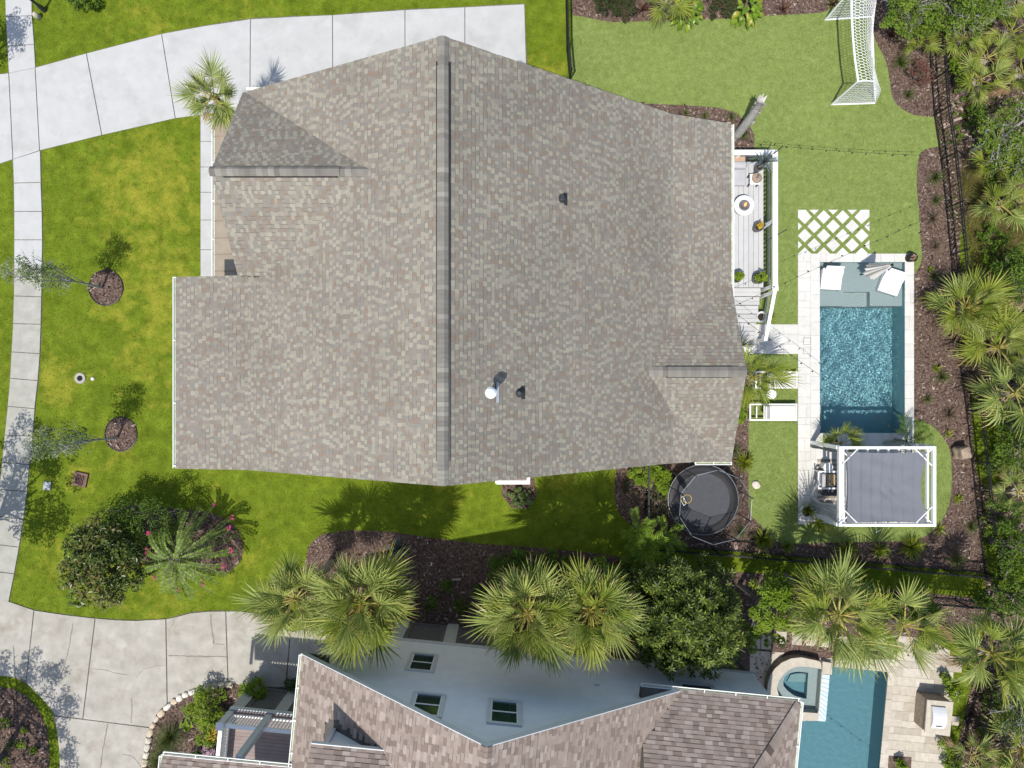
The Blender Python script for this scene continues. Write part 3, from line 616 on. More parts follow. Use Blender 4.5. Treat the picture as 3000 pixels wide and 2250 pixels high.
def gutter(parent, a, c, out, wd=.13, dp=.11, hang=1.8, m=None, T=Matrix.Identity(4)):
    """open K-gutter from a to c; out = horizontal direction away from the house. Hangers are sub-parts."""
    a, c, out = Vector(a), Vector(c), Vector((*out, 0)).normalized(); b = MB(); t = (c-a).normalized(); L = (c-a).length
    prof = [(0, 0), (0, -dp), (wd*.75, -dp), (wd, -.01), (wd, 0), (wd-.022, 0), (wd-.022, -.012), (wd*.7, -dp+.018), (.015, -dp+.018), (.015, 0)]
    n = len(prof); vs = [T @ (q+out*o+Vector((0, 0, z))) for q in (a, c) for o, z in prof]
    b.add(vs, [tuple(range(n-1, -1, -1)), tuple(range(n, 2*n))]+[(i, (i+1) % n, n+(i+1) % n, n+i) for i in range(n)], .5)
    g = b.build('gutter', m or M['white'], parent)
    ib = MB(); vs = [T @ (q+out*o+Vector((0, 0, -dp+.026))) for q in (a+t*.02, c-t*.02) for o in (.016, wd*.72)]
    ib.add(vs, [(0, 1, 3, 2)], .5); ib.build('gutter_bed', M['gutterin'], g)
    k = max(2, int(L/hang))
    for i in range(k+1):
        hb = MB()
        q = a+t*(L*i/k*.985+.02); p = T @ (q+out*wd*.5+Vector((0, 0, .004))); rz = math.atan2(out.y, out.x)+math.atan2(T[1][0], T[0][0]); hb.box(p, (wd, .03, .012), rz); hb.build('hanger', M['white'], g)
    return g
def gable_wall(name, prof, y0, y1, m, parent, T=Matrix.Identity(4)):
    b = MB(); n = len(prof); vs = [T @ Vector((x, y, z)) for y in (y0, y1) for x, z in prof]
    b.add(vs, [tuple(range(n)), tuple(range(2*n-1, n-1, -1))]+[((i+1) % n, i, n+i, n+(i+1) % n) for i in range(n)], .5); return b.build(name, m, parent)
def board(b, p, q, w_, t, up=(0, 0, 1), rnd=.5):        # a plank from p to q, w_ wide (sideways), t thick (along up)
    p, q, up = Vector(p), Vector(q), Vector(up); d = (q-p).normalized(); sd_ = d.cross(up).normalized(); u = sd_.cross(d)
    vs = [v+sd_*s1*w_/2+u*s2*t/2 for v in (p, q) for s1, s2 in ((-1, -1), (1, -1), (1, 1), (-1, 1))]
    b.add(vs, [(0, 1, 2, 3), (7, 6, 5, 4), (0, 4, 5, 1), (1, 5, 6, 2), (2, 6, 7, 3), (3, 7, 4, 0)], rnd)

# ------------------------------------------------------------------ the big house in the middle
q = S
house = thing('house', 'large house in the middle under a mottled grey brown shingle roof', 'house', (-2, 3, 0))
xr, hr = -133*q, 10.7; xb, hb_ = -600*q, 6.88; xe, he = -777*q, 6.5; xB, hB = 397*q, 4.82; xE, hE = 561*q, 3.86; yN, yS, yM = 668*q, -196*q, 248*q
pA1 = (hr-hb_)/(xr-xb); pA2 = (hb_-he)/(xb-xe); pB1 = (hr-hB)/(xB-xr); pB2 = (hB-hE)/(xE-xB)
rect = lambda L, W: [(0, 0), (L, 0), (L, W), (0, W)]
A1 = Plane((xb, yN, hb_), (0, -1), (1, 0), pA1, rect(yN-yS, xr-xb)); A2 = Plane((xe, yM, he), (0, -1), (1, 0), pA2, rect(yM-yS, xb-xe))
B1 = Plane((xB, yS, hB), (0, 1), (-1, 0), pB1, rect(yN-yS, xB-xr)); B2 = Plane((xE, yS, hE), (0, 1), (-1, 0), pB2, rect(yN-yS, xE-xB))
gx0, gx1, gy, gh = -615*q, -270*q, 435*q, 9.4; gp = .745; gw1, gw2 = 229*q, 190*q
G1 = Plane((gx0, gy+gw1, gh-gp*gw1), (1, 0), (0, -1), gp, rect(gx1-gx0, gw1)); G2 = Plane((gx0, gy-gw2, gh-gp*gw2), (1, 0), (0, 1), gp, rect(gx1-gx0, gw2))
sx0, sx1, sy, sh = 310*q, 563*q, 29*q, 5.6; sp = .51; sw = 228*q
S1 = Plane((sx0, sy+223*q, sh-sp*223*q), (1, 0), (0, -1), sp, rect(sx1-sx0, 223*q)); S2 = Plane((sx0, sy-sw, sh-sp*sw), (1, 0), (0, 1), sp, rect(sx1-sx0, sw))
MP = [A1, A2, B1, B2, G1, G2, S1, S2]
roof = deck_slabs('roof', MP, M['roofdeck'], house)
shingle_roof(roof, MP, MP, M['shingle'], .142, .085, .165, 300)
# walls
wN, wS = yN-.35, yS+.35; ins = .45
gable_wall('wall', [(xe+.3, 0), (xe+.3, he-.1), (xb, hb_-.22), (xr, hr-.25), (xB, hB-.22), (xE-ins, hE-.05), (xE-ins, 0)], wS, yM-.3, M['sidingw'], house)
gable_wall('wall', [(xb+ins, 0), (xb+ins, hb_), (xr, hr-.25), (xB, hB-.22), (xE-ins, hE-.05), (xE-ins, 0)], yM-.31, wN, M['sidingw'], house)
b = MB(); prof = [(gy+gw1-.3, 0), (gy+gw1-.3, gh-gp*(gw1-.3)-.2), (gy, gh-.25), (gy-gw2+.3, gh-gp*(gw2-.3)-.2), (gy-gw2+.3, 0)]; n = len(prof)
b.add([(x, y, z) for x in (gx0+.4, gx0+2.2) for y, z in prof], [tuple(range(n)), tuple(range(2*n-1, n-1, -1))]+[((i+1) % n, i, n+i, n+(i+1) % n) for i in range(n)], .5); b.build('wall', M['sidingw'], house)
b = MB(); prof = [(sy+2.9, 0), (sy+2.9, 3.9), (sy, sh-.25), (sy-sw+.3, 3.85), (sy-sw+.3, 0)]
b.add([(x, y, z) for x in (sx0+.4, sx1-.4) for y, z in prof], [tuple(range(n)), tuple(range(2*n-1, n-1, -1))]+[((i+1) % n, i, n+i, n+(i+1) % n) for i in range(n)], .5); b.build('wall', M['sidingw'], house)
# rake boards
def rake(p, qq, out, parent=house, T=Matrix.Identity(4), m=None, d=.17):
    p, qq, out = T @ Vector(p), T @ Vector(qq), T.to_3x3() @ Vector((*out, 0)); b = MB(); dn = Vector((0, 0, -d)); k_ = .06 if parent is house else 0; p = p-out*k_; qq = qq-out*k_; o2 = out*.03
    b.add([p, qq, qq+dn, p+dn, p+o2, qq+o2, qq+dn+o2, p+dn+o2], [(0, 1, 2, 3), (7, 6, 5, 4), (0, 4, 5, 1), (3, 2, 6, 7), (0, 3, 7, 4), (1, 5, 6, 2)], .5); b.build('rake_board', m or M['offwhite'], parent)
zo = Vector((0, 0, -.02))
for y, o in ((yN, (0, 1)), (yS, (0, -1))):
    rake(Vector((xb, y, hb_))+zo, Vector((xr, y, hr))+zo, o); rake(Vector((xr, y, hr))+zo, Vector((xB, y, hB))+zo, o); rake(Vector((xB, y, hB))+zo, Vector((xE, y, hE))+zo, o)
rake((xe, yS, he-.02), (xb, yS, hb_-.02), (0, -1)); rake((xe, yM, he-.02), (xb, yM, hb_-.02), (0, 1))
rake((gx0, gy+gw1, gh-gp*gw1-.02), (gx0, gy, gh-.02), (-1, 0)); rake((gx0, gy, gh-.02), (gx0, gy-gw2, gh-gp*gw2-.02), (-1, 0))
rake((sx1, sy+3.35, sh-sp*3.35-.02), (sx1, sy, sh-.02), (1, 0)); rake((sx1, sy, sh-.02), (sx1, sy-sw, sh-sp*sw-.02), (1, 0))
# ridge caps and ridge vents
v0, v1 = .055, .955
ridge_caps(roof, (xr, yN-.02, hr), (xr, yS+.02, hr), pB1, pA1, .165, 92, off=lambda t: .07 if v0 < t < .945 else .03)
def vent_strip(x0, y0, x1, y1, w_, z0, z1):
    b = MB(); board(b, (x0, y0, (z0+z1)/2), (x1, y1, (z0+z1)/2), w_, z1-z0); b.build('ridge_vent', M['black'], roof)
for sgn, pp in ((-1, pA1), (1, pB1)):
    vent_strip(xr+sgn*.165, yN-.055*(yN-yS), xr+sgn*.165, yN-.945*(yN-yS), .06 if sgn < 0 else .09, hr-.165*pp-.03, hr-.165*pp+.05)
ridge_caps(roof, (gx0-.02, gy, gh), (-292*q, gy, gh), gp, gp, .15, 27, off=lambda t: .075 if t < .8 else .03)
for sgn in (-1, 1): vent_strip(gx0+.35, gy+sgn*.148, gx0+.8*(-292*q-gx0), gy+sgn*.148, .05, gh-.148*gp-.02, gh-.148*gp+.045)
ridge_caps(roof, (330*q, sy, sh), (sx1+.02, sy, sh), sp, sp, .19, 21, off=lambda t: .065 if .16 < t < .86 else .03)
for sgn in (-1, 1): vent_strip(sx0+.16*3.5+.35, sy+sgn*.185, sx0+.86*3.5+.25, sy+sgn*.185, .055, sh-.185*sp-.02, sh-.185*sp+.045)
# gutters
gutter(house, (xe-.0, yM, he-.0), (xe, yS+.02, he), (-1, 0), m=M['white']); gutter(house, (xE, yS+.6, hE), (xE, yN-.02, hE), (1, 0))
gutter(house, (xb+.02, yN-.02, hb_-.05), (xb+.02, gy+gw1, hb_-.05), (-1, 0)); gutter(house, (470*q, sy-sw, sh-sp*sw), (sx1, sy-sw, sh-sp*sw), (0, -1))
b = MB(); board(b, (xb-.1, yN+.09, hb_-.08), (xb+.55, yN+.09, hb_-.08), .10, .1); b.build('gutter_return', M['cream'], house)
# the tan metal porch roof at the front
pzf, pzb = 3.55, 4.0; px0, px1 = -772*q, -575*q; ys = [1125-361, 1125-400, 1125-448, 1125-500, 1125-548, 1125-598, 1125-648, 1125-698, 1125-746, 1125-795, 1125-842]
kk = (H-pzf)/H
ys = [y*kk*q for y in ys]
for y0, y1 in zip(ys, ys[1:]):
    b = MB(); vs = [(px0, y0, pzf), (px0, y1+.015, pzf), (px1, y1+.015, pzb), (px1, y0, pzb)]
    b.add(vs+[(x, y, z-.05) for x, y, z in vs], [(3, 2, 1, 0), (0, 1, 5, 4), (1, 2, 6, 5), (3, 0, 4, 7)], random.random())
    board(b, (px0, y0-.012, pzf+.018), (px1, y0-.012, pzb+.018), .022, .04, rnd=.2); b.build('roof_panel', M['tanmetal'], house)
gutter(house, (px0, ys[0], pzf-.01), (px0, ys[-1]+.3, pzf-.01), (-1, 0), hang=1.3, wd=.11)
for y in (ys[0]-.15, ys[3], ys[6]):
    b = MB(); b.box((px0+.25, y-.3, pzf/2), (.2, .2, pzf-.06)); b.build('porch_post', M['white'], house)
b = MB(); b.box(((px0+px1)/2+.2, (ys[0]+ys[-1])/2, .15), (px1-px0-.5, ys[0]-ys[-1]-.4, .29)); b.build('porch_floor', M['conc_new'], house)
# vents and flue standing on the roof
def on_B(px, py):
    z = 7.5
    for _ in range(30):
        p = P(px, py, z); z = hr-pB1*(p.x-xr)
    return P(px, py, z)
def roof_vent(px, py, label):
    p = on_B(px, py); t = thing('roof_vent', label, 'roof vent', p, 'black plumbing vents on the roof'); T = Matrix.Rotation(math.atan(pB1), 4, 'Y')
    b = MB(); b.box((0.13, 0, .035), (.14, .40, .012)); b.build('flashing_plate', M['vent'], t, world=False, M=T)
    b = MB(); b.lathe([(.145, .0), (.135, .06), (.085, .13), (.07, .15)], n=16); b.build('boot', M['vent'], t, True, world=False, M=T)
    b = MB(); b.tube([(0, 0, -.05), (0, 0, .33)], .05, 12); b.lathe([(.062, .24), (.062, .30), (.03, .335)], n=12); b.build('pipe', M['vent'], t, world=False)
roof_vent(1646, 582, 'small black plumbing vent high on the right roof slope, nearer the top of the photo')
roof_vent(1521, 1151, 'small black plumbing vent on the right roof slope close to the white flue')
p = on_B(1441, 1150); t = thing('flue', 'white round metal flue pipe with a cap beside the roof ridge', 'flue', p); T = Matrix.Rotation(math.atan(pB1), 4, 'Y')
b = MB(); b.box((.19, 0, .04), (.10, .62, .014)); b.build('flashing_plate', M['lead'], t, world=False, M=T)
b = MB(); b.lathe([(.13, -.15), (.10, .1), (.085, .12), (.085, .92)], n=18); b.build('pipe', M['pvc'], t, True, world=False)
b = MB(); b.lathe([(.10, .90), (.165, .92), (.165, 1.04), (.13, 1.055), (.13, 1.10), (.05, 1.13)], n=18); b.build('cap', M['pvc'], t, world=False)
# side stoop under the bottom gable
p = P(1497, 1400, 0); st = thing('side_stoop', 'small side stoop with white railing below the bottom gable of the big house', 'stoop', (p.x, p.y, 0))
x0, x1 = (1455-1500)*q*.95, (1548-1500)*q*.945; y1 = (1125-1412)*q*.943
b = MB(); b.box(((x0+x1)/2, y1+.42, .45), (x1-x0-.1, 1.1, .9)); b.build('platform', M['deckb'], st)
b = MB(); board(b, (x0, y1, 1.9), (x1+.06, y1, 1.9), .15, .06); board(b, (x1, y1+.08, 1.9), (x1, y1+1.0, 1.9), .12, .06); b.build('top_rail', M['white'], st)
for x in (x0, (x0+x1)/2, x1):
    b = MB(); b.box((x, y1, .93), (.1, .1, 1.86)); b.build('post', M['white'], st)
for i in range(12):
    b = MB(); b.box((x0+.1+(x1-x0-.15)*i/12, y1, 1.35), (.03, .03, 1.0)); b.build('baluster', M['white'], st)

# ------------------------------------------------------------------ the neighbour's house (turned 5.5 degrees)
TH = R(5.5); TN = Matrix.Rotation(-TH, 4, 'Z')
def A(a, bb, z=0): return Vector((a*q, -bb*q, z))        # local: a to the right, bb downwards, in ground pixels
npos = TN @ A(30, 900)
nh = thing('neighbour_house', 'pale grey clapboard house with brown pink shingle roof at the bottom edge', 'house', (npos.x, npos.y, 0))
nE, nP, a0, aL, aR, bW, bR = 5.73, 10.9, 18, -436, 472, 716.8, 692; pn = (nP-nE)/((a0-aL)*q); pnr = (nP-nE)/((aR-a0)*q); BS = 1330
NL = Plane(A(aL, bR, nE), (0, -1), (1, 0), pn, rect((BS-bR)*q, (a0-aL)*q)); NR = Plane(A(aR, bR, nE), (0, -1), (-1, 0), pnr, rect((BS-bR)*q, (aR-a0)*q))
wg0, wg1, wb0, wb1 = 376, 758, 690, 1330; pw = .77; hw = (wg1-wg0)*q
Wd = (wb1-wb0)*q/2; We = 5.2
NW1 = Plane(A(wg0, wb0, nE), (1, 0), (0, -1), pw, [(0, 0), (hw, 0), (hw-4.0, 4.0), (0, 4.0)]); NW2 = Plane(A(wg1, wb0, nE), (0, -1), (-1, 0), pw, [(0, 0), (Wd*2, 0), (Wd*2-4.0, 4.0), (4.0, 4.0)])
# dormer on the left slope
db0, db1 = 808, 1000; dz = 8.45; dmid = (db0+db1)/2; pd = .62; df = -352
D1 = Plane(A(df, db0-4, dz), (1, 0), (0, -1), pd, rect((-165-df)*q, (dmid-db0+4)*q)); D2 = Plane(A(df, db1+4, dz), (1, 0), (0, 1), pd, rect((-165-df)*q, (db1+4-dmid)*q))
NPL = [NL, NR, NW1, NW2, D1, D2]
nroof = deck_slabs('roof', NPL, M['roofdeck'], nh, TN)
shingle_roof(nroof, NPL, NPL, M['shingle2'], .145, .17, .33, 300, TN, (0, -13.5), .016, True)
prof = [(-408*q, 2.4), (-408*q, nE+.25), (a0*q, nP-.25), (440*q, nE+.25), (721*q, nE-.1), (721*q, 2.4)]
gable_wall('wall', prof, -bW*q-.03, -1300*q, M['siding'], nh, TN)
# clapboards, each course its own board
z = 2.55; sb = []
while z < nP-.45:
    zl = z+.17
    aL_ = -408*q if zl < nE+.25 else a0*q-(nP-.25-zl)/((nP-nE-.5)/((a0+408)*q)); aR_ = 721*q if zl < nE-.1 else a0*q+(nP-.25-zl)/((nP-nE-.5)/((440-a0)*q))
    b = MB(); y = -bW*q
    b.add([TN @ Vector(v) for v in ((aL_, y+.0, z), (aR_, y+.0, z), (aR_, y+.022, z), (aL_, y+.022, z), (aL_, y-.012, zl), (aR_, y-.012, zl))], [(3, 2, 1, 0), (2, 3, 4, 5)], .5)
    b.build('clapboard', M['siding'], nh); z += .165
def nbox(b, a_0, a_1, z0, z1, y0, y1, rnd=.5):
    b.prism([tuple((TN @ Vector((x, y, 0)))[:2]) for x, y in ((a_0, y0), (a_1, y0), (a_1, y1), (a_0, y1))], z0, z1, rnd)
for (u0, u1, z0, z1) in ((-261, -190, 3.7, 5.38), (-223, -149, 7.07, 8.74), (-54, 21, 7.04, 8.77), (420, 514, 4.05, 5.62)):
    sh_ = .0958*716; al, ar = (u0+sh_)*q, (u1+sh_)*q; y = -bW*q
    fr = MB(); nbox(fr, al, al+.12, z0, z1, y+.0, y+.075); nbox(fr, ar-.12, ar, z0, z1, y, y+.075); nbox(fr, al+.12, ar-.12, z0, z0+.14, y, y+.085); nbox(fr, al+.12, ar-.12, z1-.12, z1, y, y+.075)
    win = fr.build('window', M['trim'], nh); zm = (z0+z1)/2
    s_ = MB(); nbox(s_, al+.12, ar-.12, zm-.03, zm+.03, y, y+.055); nbox(s_, al+.12, al+.16, z0+.14, z1-.12, y, y+.05); nbox(s_, ar-.16, ar-.12, z0+.14, z1-.12, y, y+.05); s_.build('sash', M['white'], win)
    for zz0, zz1, d_ in ((z0+.14, zm-.03, .034), (zm+.03, z1-.12, .042)):
        p_ = MB(); nbox(p_, al+.16, ar-.16, zz0, zz1, y, y+d_); p_.build('pane', M['glass'], win)
for u, zz in ((-18, 6.95), (205, 5.0)):
    b = MB(); nbox(b, u*q+1.0, u*q+1.2, zz, zz+.1, -bW*q, -bW*q+.06); b.build('wall_vent', M['trim'], nh)
# band, piers and louvred skirt below the floor
b = MB(); nbox(b, -412*q, 725*q, 2.32, 2.56, -bW*q, -bW*q+.05); b.build('skirt_band', M['trim'], nh)
def skirt(y, a_s, a_e, z1, step=2.15, off=0):
    a = a_s; f = True
    while a < a_e:
        pb = MB(); nbox(pb, a, min(a+.5, a_e), 0, z1, y-.25, y+.02); pb.build('pier', M['pier'], nh)
        if a+.5 < a_e:
            e = min(a+step, a_e); lb = MB()
            nbox(lb, a+.5, a+.66, 0.1, z1, y-.12, y-.04); nbox(lb, e-.16, e, .1, z1, y-.12, y-.04); nbox(lb, a+.66, e-.16, z1-.16, z1, y-.12, y-.04); nbox(lb, a+.66, e-.16, .1, .26, y-.12, y-.04)
            lo = lb.build('louver_panel', M['louver'], nh); zz = .3; sl = MB()
            while zz < z1-.2: nbox(sl, a+.66, e-.16, zz, zz+.1, y-.15, y-.09); zz += .13
            sl.build('slat', M['louver'], lo)
        a += step
skirt(-bW*q, -408*q+.03, 721*q, 2.32)
gable_wall('foundation', [(-400*q, 0), (-400*q, 2.39), (715*q, 2.39), (715*q, 0)], -bW*q-.3, -1290*q, M['louver'], nh, TN)
# rakes, gutters, cornice returns
def nrake(p, qq, o): rake(p, qq, o, nh, TN, M['trim'], .26)
zo = Vector((0, 0, .01))
nrake(A(aL, bR, nE)+zo, A(a0, bR, nP)+zo, (0, 1)); nrake(A(a0, bR, nP)+zo, A(aR, bR, nE)+zo, (0, 1))
gutter(nh, A(aL, bR, nE), A(aL, BS, nE), (-1, 0), T=TN, hang=1.1); gutter(nh, A(wg0, wb0, nE), A(wg1, wb0, nE), (0, 1), T=TN, hang=1.0); gutter(nh, A(wg1, wb0, nE), A(wg1, wb1, nE), (1, 0), T=TN, hang=1.6)
for s0, s1, oa in ((aL, aL+62, 1), (wg0, wg0+70, -1)):
    b = MB(); nbox(b, s0*q, s1*q, nE-.2, nE-.02, -bW*q+.0, -bR*q); b.build('cornice_return', M['roofdeck'], nh)
ridge_caps(nroof, A(wg1-4, wb0+4, nE+.05), A(wg1-4-262, wb0+4+262, nE+.05+262*q*pw), .35, .35, .15, 26, off=.03, T=TN, m=M['shingle2'])
ridge_caps(nroof, A(a0, bR, nP), A(a0, BS, nP), pn, pn, .17, 60, off=.03, T=TN, m=M['shingle2'])
# dormer
dorm = MB()
def slz(a): return nE+(a-aL)*q*pn
cheek = [(-330, slz(-330)), (-330, dz-.05), (aL+(dz-nE)/pn/q, dz-.05)]
for bb in (db0+12, db1-12):
    dorm.add([TN @ A(a, bb+o, zz) for o in (0, 6) for a, zz in cheek], [(0, 1, 2), (5, 4, 3), (0, 3, 4, 1), (1, 4, 5, 2)], .5)
dorm.add([TN @ A(-330, bb, zz) for bb, zz in ((db0+12, slz(-330)), (db0+12, dz), (dmid, dz+pd*(dmid-db0-12)*q), (db1-12, dz), (db1-12, slz(-330)))], [(0, 1, 2, 3, 4)], .5)
dorm.build('dormer_wall', M['siding'], nh)
rake(A(df, db0-4, dz+.02), A(-165, db0-4, dz+.02), (0, 1), nh, TN, M['trim'], .16); b = MB(); nbox(b, -331*q, -322*q, slz(-325), dz, -(db0+12)*q, -(db0+9)*q+.03); b.build('corner_board', M['trim'], nh)
# front deck with railing, column and the small pent roof
dk0, dk1, dbn = -676, -412, 945
b = MB(); nbox(b, dk0*q, dk1*q, 2.2, 2.42, -1330*q, -dbn*q); b.build('deck_beam', M['trim'], nh)
y = -dbn*q-.05; i = 0
while y > -1300*q:
    b = MB(); nbox(b, dk0*q+.04, dk1*q, 2.42, 2.445, y-.14, y); b.build('deck_board', M['deckb'], nh).data.attributes['rnd'].data.foreach_set('value', [random.random()]*6); y -= .147
skirt(-dbn*q-.06, dk0*q, dk1*q, 2.2, 1.75)
rb = dbn+13
def nrail(pp, qq, n, zf=2.445, h=.98):
    pp, qq = TN @ pp, TN @ qq
    b = MB(); board(b, (pp.x, pp.y, zf+h), (qq.x, qq.y, zf+h), .15, .05); board(b, (pp.x, pp.y, zf+h-.1), (qq.x, qq.y, zf+h-.1), .06, .09); board(b, (pp.x, pp.y, zf+.12), (qq.x, qq.y, zf+.12), .06, .08); b.build('deck_rail', M['white'], nh)
    for i in range(n):
        p = pp.lerp(qq, (i+.5)/n); c = MB(); c.box((p.x, p.y, zf+h*.5), (.045, .045, h-.2), -TH); c.build('baluster', M['white'], nh)
nrail(A(dk0+6, rb), A(-567-8, rb), 12); nrail(A(-567+8, rb), A(dk1, rb), 16); nrail(A(dk0+6, rb+10), A(dk0+6, 1290), 36)
for aa in (dk0+6, -567):
    pz = 3.5 if aa != -567 else 5.6; p = TN @ A(aa, rb); b = MB(); b.box((p.x, p.y, (2.445+pz)/2), (.24, .24, pz-2.445), -TH); b.build('post' if aa != -567 else 'column', M['trim'], nh)
p = TN @ A(dk0+6, rb); b = MB(); b.box((p.x, p.y, 3.53), (.30, .30, .06), -TH); b.build('post_cap', M['offwhite'], nh)
PR = Plane(A(-745, rb+4, 5.72), (1, 0), (0, -1), .5, rect((dk1+745)*q, 1.2)); pr_ = deck_slabs('porch_roof', [PR], M['roofdeck'], nh, TN)
PR2 = Plane(A(-640, 1075, 5.72), (1, 0), (0, -1), .5, rect((dk1+640)*q, 3.0)); deck_slabs('porch_roof', [PR2], M['roofdeck'], nh, TN)  # unseen second roof slab, added to cast shade on the deck
shingle_roof(pr_, [PR], [PR], M['shingle2'], .145, .17, .33, 0, TN, (0, -13.5), .016, True)
gutter(nh, A(-745, rb+4, 5.74), A(dk1-20, rb+4, 5.74), (0, 1), T=TN, hang=1.0); gutter(nh, A(-745, rb+6, 5.74), A(-745, rb+84, 5.74), (-1, 0), T=TN, hang=1.0)

# ------------------------------------------------------------------ backyard: pool, deck, paving
x0, y0 = G(POOL[0], POOL[3]); x1, y1 = G(POOL[2], POOL[1])
pool = setting('swimming_pool', (x0, y0, 0))
WL = -.07; led = (1125-895)*q; DEEP = -1.45
def wallbox(name, bx, m, par):
    b = MB(); b.prism([(bx[0], bx[1]), (bx[2], bx[1]), (bx[2], bx[3]), (bx[0], bx[3])], bx[4], bx[5]); return b.build(name, m, par)
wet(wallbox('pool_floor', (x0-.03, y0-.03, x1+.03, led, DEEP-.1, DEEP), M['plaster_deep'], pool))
sx_0, sx_1, sy_0 = (2478-1500)*q, (2556-1500)*q, (1125-853)*q
for bx in ((x0-.03, led, sx_0, y1+.03), (sx_1, led, x1+.03, y1+.03), (sx_0, sy_0, sx_1, y1+.03)): wet(wallbox('tanning_ledge', (*bx, DEEP, -.30), M['plaster'], pool))
wet(wallbox('pool_step', (sx_0, led, sx_1, sy_0, DEEP, -.68), M['plaster'], pool), wallbox('pool_bench', (x0-.03, y0-.03, x0+.25, y0+1.25, DEEP, -.5), M['plaster'], pool))
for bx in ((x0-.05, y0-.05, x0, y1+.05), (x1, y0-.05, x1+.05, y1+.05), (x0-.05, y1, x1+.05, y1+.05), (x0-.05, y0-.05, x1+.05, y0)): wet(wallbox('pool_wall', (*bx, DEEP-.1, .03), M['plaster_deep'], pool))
water_sheet('pool_water', [(x0, y0), (x1, y0), (x1, y1), (x0, y1)], 300, 600, WL, M['water'], .00105, (.055, .155), 4)
pd_ = setting('pool_deck', (*G(2370, 1000), 0))
b = MB()
for r_ in ((2337, 743, POOL[0]-3.5, 1536), (POOL[2]+3.5, 743, 2677, 1306), (POOL[0]-3.5, 743, POOL[2]+3.5, POOL[1]-3.5), (POOL[0]-3.5, POOL[3]+3.5, POOL[2]+3.5, 1536), (POOL[2]+3.5, 1306, 2690, 1536), (2165, 950, 2337, 1037)):
    (ax, ay), (bx, by) = G(r_[0], r_[3]), G(r_[2], r_[1]); b.prism([(ax, ay), (bx, ay), (bx, by), (ax, by)], -.05, .022)
b.build('slab_bed', M['pale_joint'], pd_)
def pavers(parent, rc, rows, lens, m, z=.035, vert=False, xf=lambda x, y: G(x, y), name='paver', gap=.5):
    xa, ya, xb_, yb = rc; yy = ya
    lo, hi = (xa, xb_) if not vert else (ya, yb)
    pos, end = (ya, yb) if not vert else (xa, xb_)
    while pos < end-2:
        h = random.choice(rows); h = end-pos if end-pos-h < 8 else h
        a = lo; first = True
        while a < hi-1:
            l = random.choice(lens)*(random.uniform(.4, 1) if first else 1); first = False; l = hi-a if hi-a-l < 10 else l
            r_ = (a+gap, pos+gap, a+l-gap, pos+h-gap) if not vert else (pos+gap, a+gap, pos+h-gap, a+l-gap)
            b = MB(); b.prism([xf(r_[0], r_[1]), xf(r_[2], r_[1]), xf(r_[2], r_[3]), xf(r_[0], r_[3])], .0, z+random.uniform(0, .003), random.random(), bev=.004); b.build(name, m, parent); a += l
        pos += h
pavers(pd_, (2337, 767, 2374, 1536), [27, 40, 20], [37], M['trav']); pavers(pd_, (2374, 743, POOL[0]+1.5, 1270), [26], [40], M['trav'], vert=True, name='coping')
pavers(pd_, (POOL[0]+1.5, 743, 2677, POOL[1]+1.5), [24], [40], M['trav'], name='coping'); pavers(pd_, (2337, 743, 2374, 767), [24], [37], M['trav'])
pavers(pd_, (POOL[2]-1.5, 767, 2677, 1306), [40], [26], M['trav'], name='coping'); pavers(pd_, (2374, POOL[3]-1.5, POOL[2]-1.5, 1306), [36], [27, 40], M['trav'])
pavers(pd_, (2374, 1306, 2690, 1536), [27, 40], [40, 54, 27], M['trav']); pavers(pd_, (2165, 950, 2337, 1037), [29], [40, 54, 27], M['trav'])
for yy in (1000, 1027):
    b = MB(); (ax, ay), (bx, by) = G(2352.5, yy+10), G(2374, yy-10)
    for s_ in ((ax, ay, bx, ay), (ax, by, bx, by), (ax, ay, ax, by), (bx, ay, bx, by)): board(b, (s_[0], s_[1], .0405), (s_[2], s_[3], .0405), .018, .006)
    b.build('skimmer_rim', M['stain'], pd_)
# diamond pavers set in the turf
dp = setting('stepping_pavers', (*G(2440, 680), 0))
for r_ in range(-1, 7):
    for c_ in range(-1, 6):
        cx = 2356.5+55.6*c_+(27.8 if r_ % 2 == 0 else 0); cy = 608+27.2*r_+1
        d = clip_poly([(cx-20.3, cy), (cx, cy-20.3), (cx+20.3, cy), (cx, cy+20.3)], 2337, 615, 2546, 744)
        if r_ == 1 and c_ == 0: d = [(2337, 615), (2360, 615), (2377, 636), (2357, 657), (2337, 638)]
        if r_ == 1 and c_ == 3: d = [(2546, 615), (2521, 615), (2502, 636), (2523, 657), (2546, 636)]
        if len(d) > 2 and abs(sum(d[i-1][0]*d[i][1]-d[i][0]*d[i-1][1] for i in range(len(d)))) > 60:
            b = MB(); b.prism(GP(d), -.02, .04+random.uniform(0, .004), random.random(), bev=.004); b.build('paver', M['trav'], dp)
# drains and lids set in the lawn
p = G(236, 1108); t = thing('cleanout_ring', 'pale concrete ring with dark hole set in the front lawn', 'cleanout', (*p, 0))
b = MB(); b.lathe([(.11, .0), (.12, .055), (.15, .07), (.235, .06), (.25, .0)], n=28); b.build('ring', M['conc_old'], t, world=False)
b = MB(); b.lathe([(.0, .062), (.115, .06)], n=20); b.f = b.f[:20]; b.r = b.r[:20]; b.m = b.m[:20]; b.build('pit_shade', M['hole'], t, world=False)  # flat near-black disc paints the shade inside the ring
b = MB(); b.lathe([(.09, .0), (.07, .075), (.02, .085)], n=12); tag(b.build('drain_stub', M['whitepot'], M=Matrix.Translation((*G(273, 1110), 0)), smooth=True), 'small white capped drain pipe in the front lawn beside the concrete ring', 'drain pipe')
t = thing('storm_drain', 'rusty square drain grate with seven dark slots in the front lawn', 'drain', (*G(238, 1404), 0), rz=R(-12))
b = MB(); 
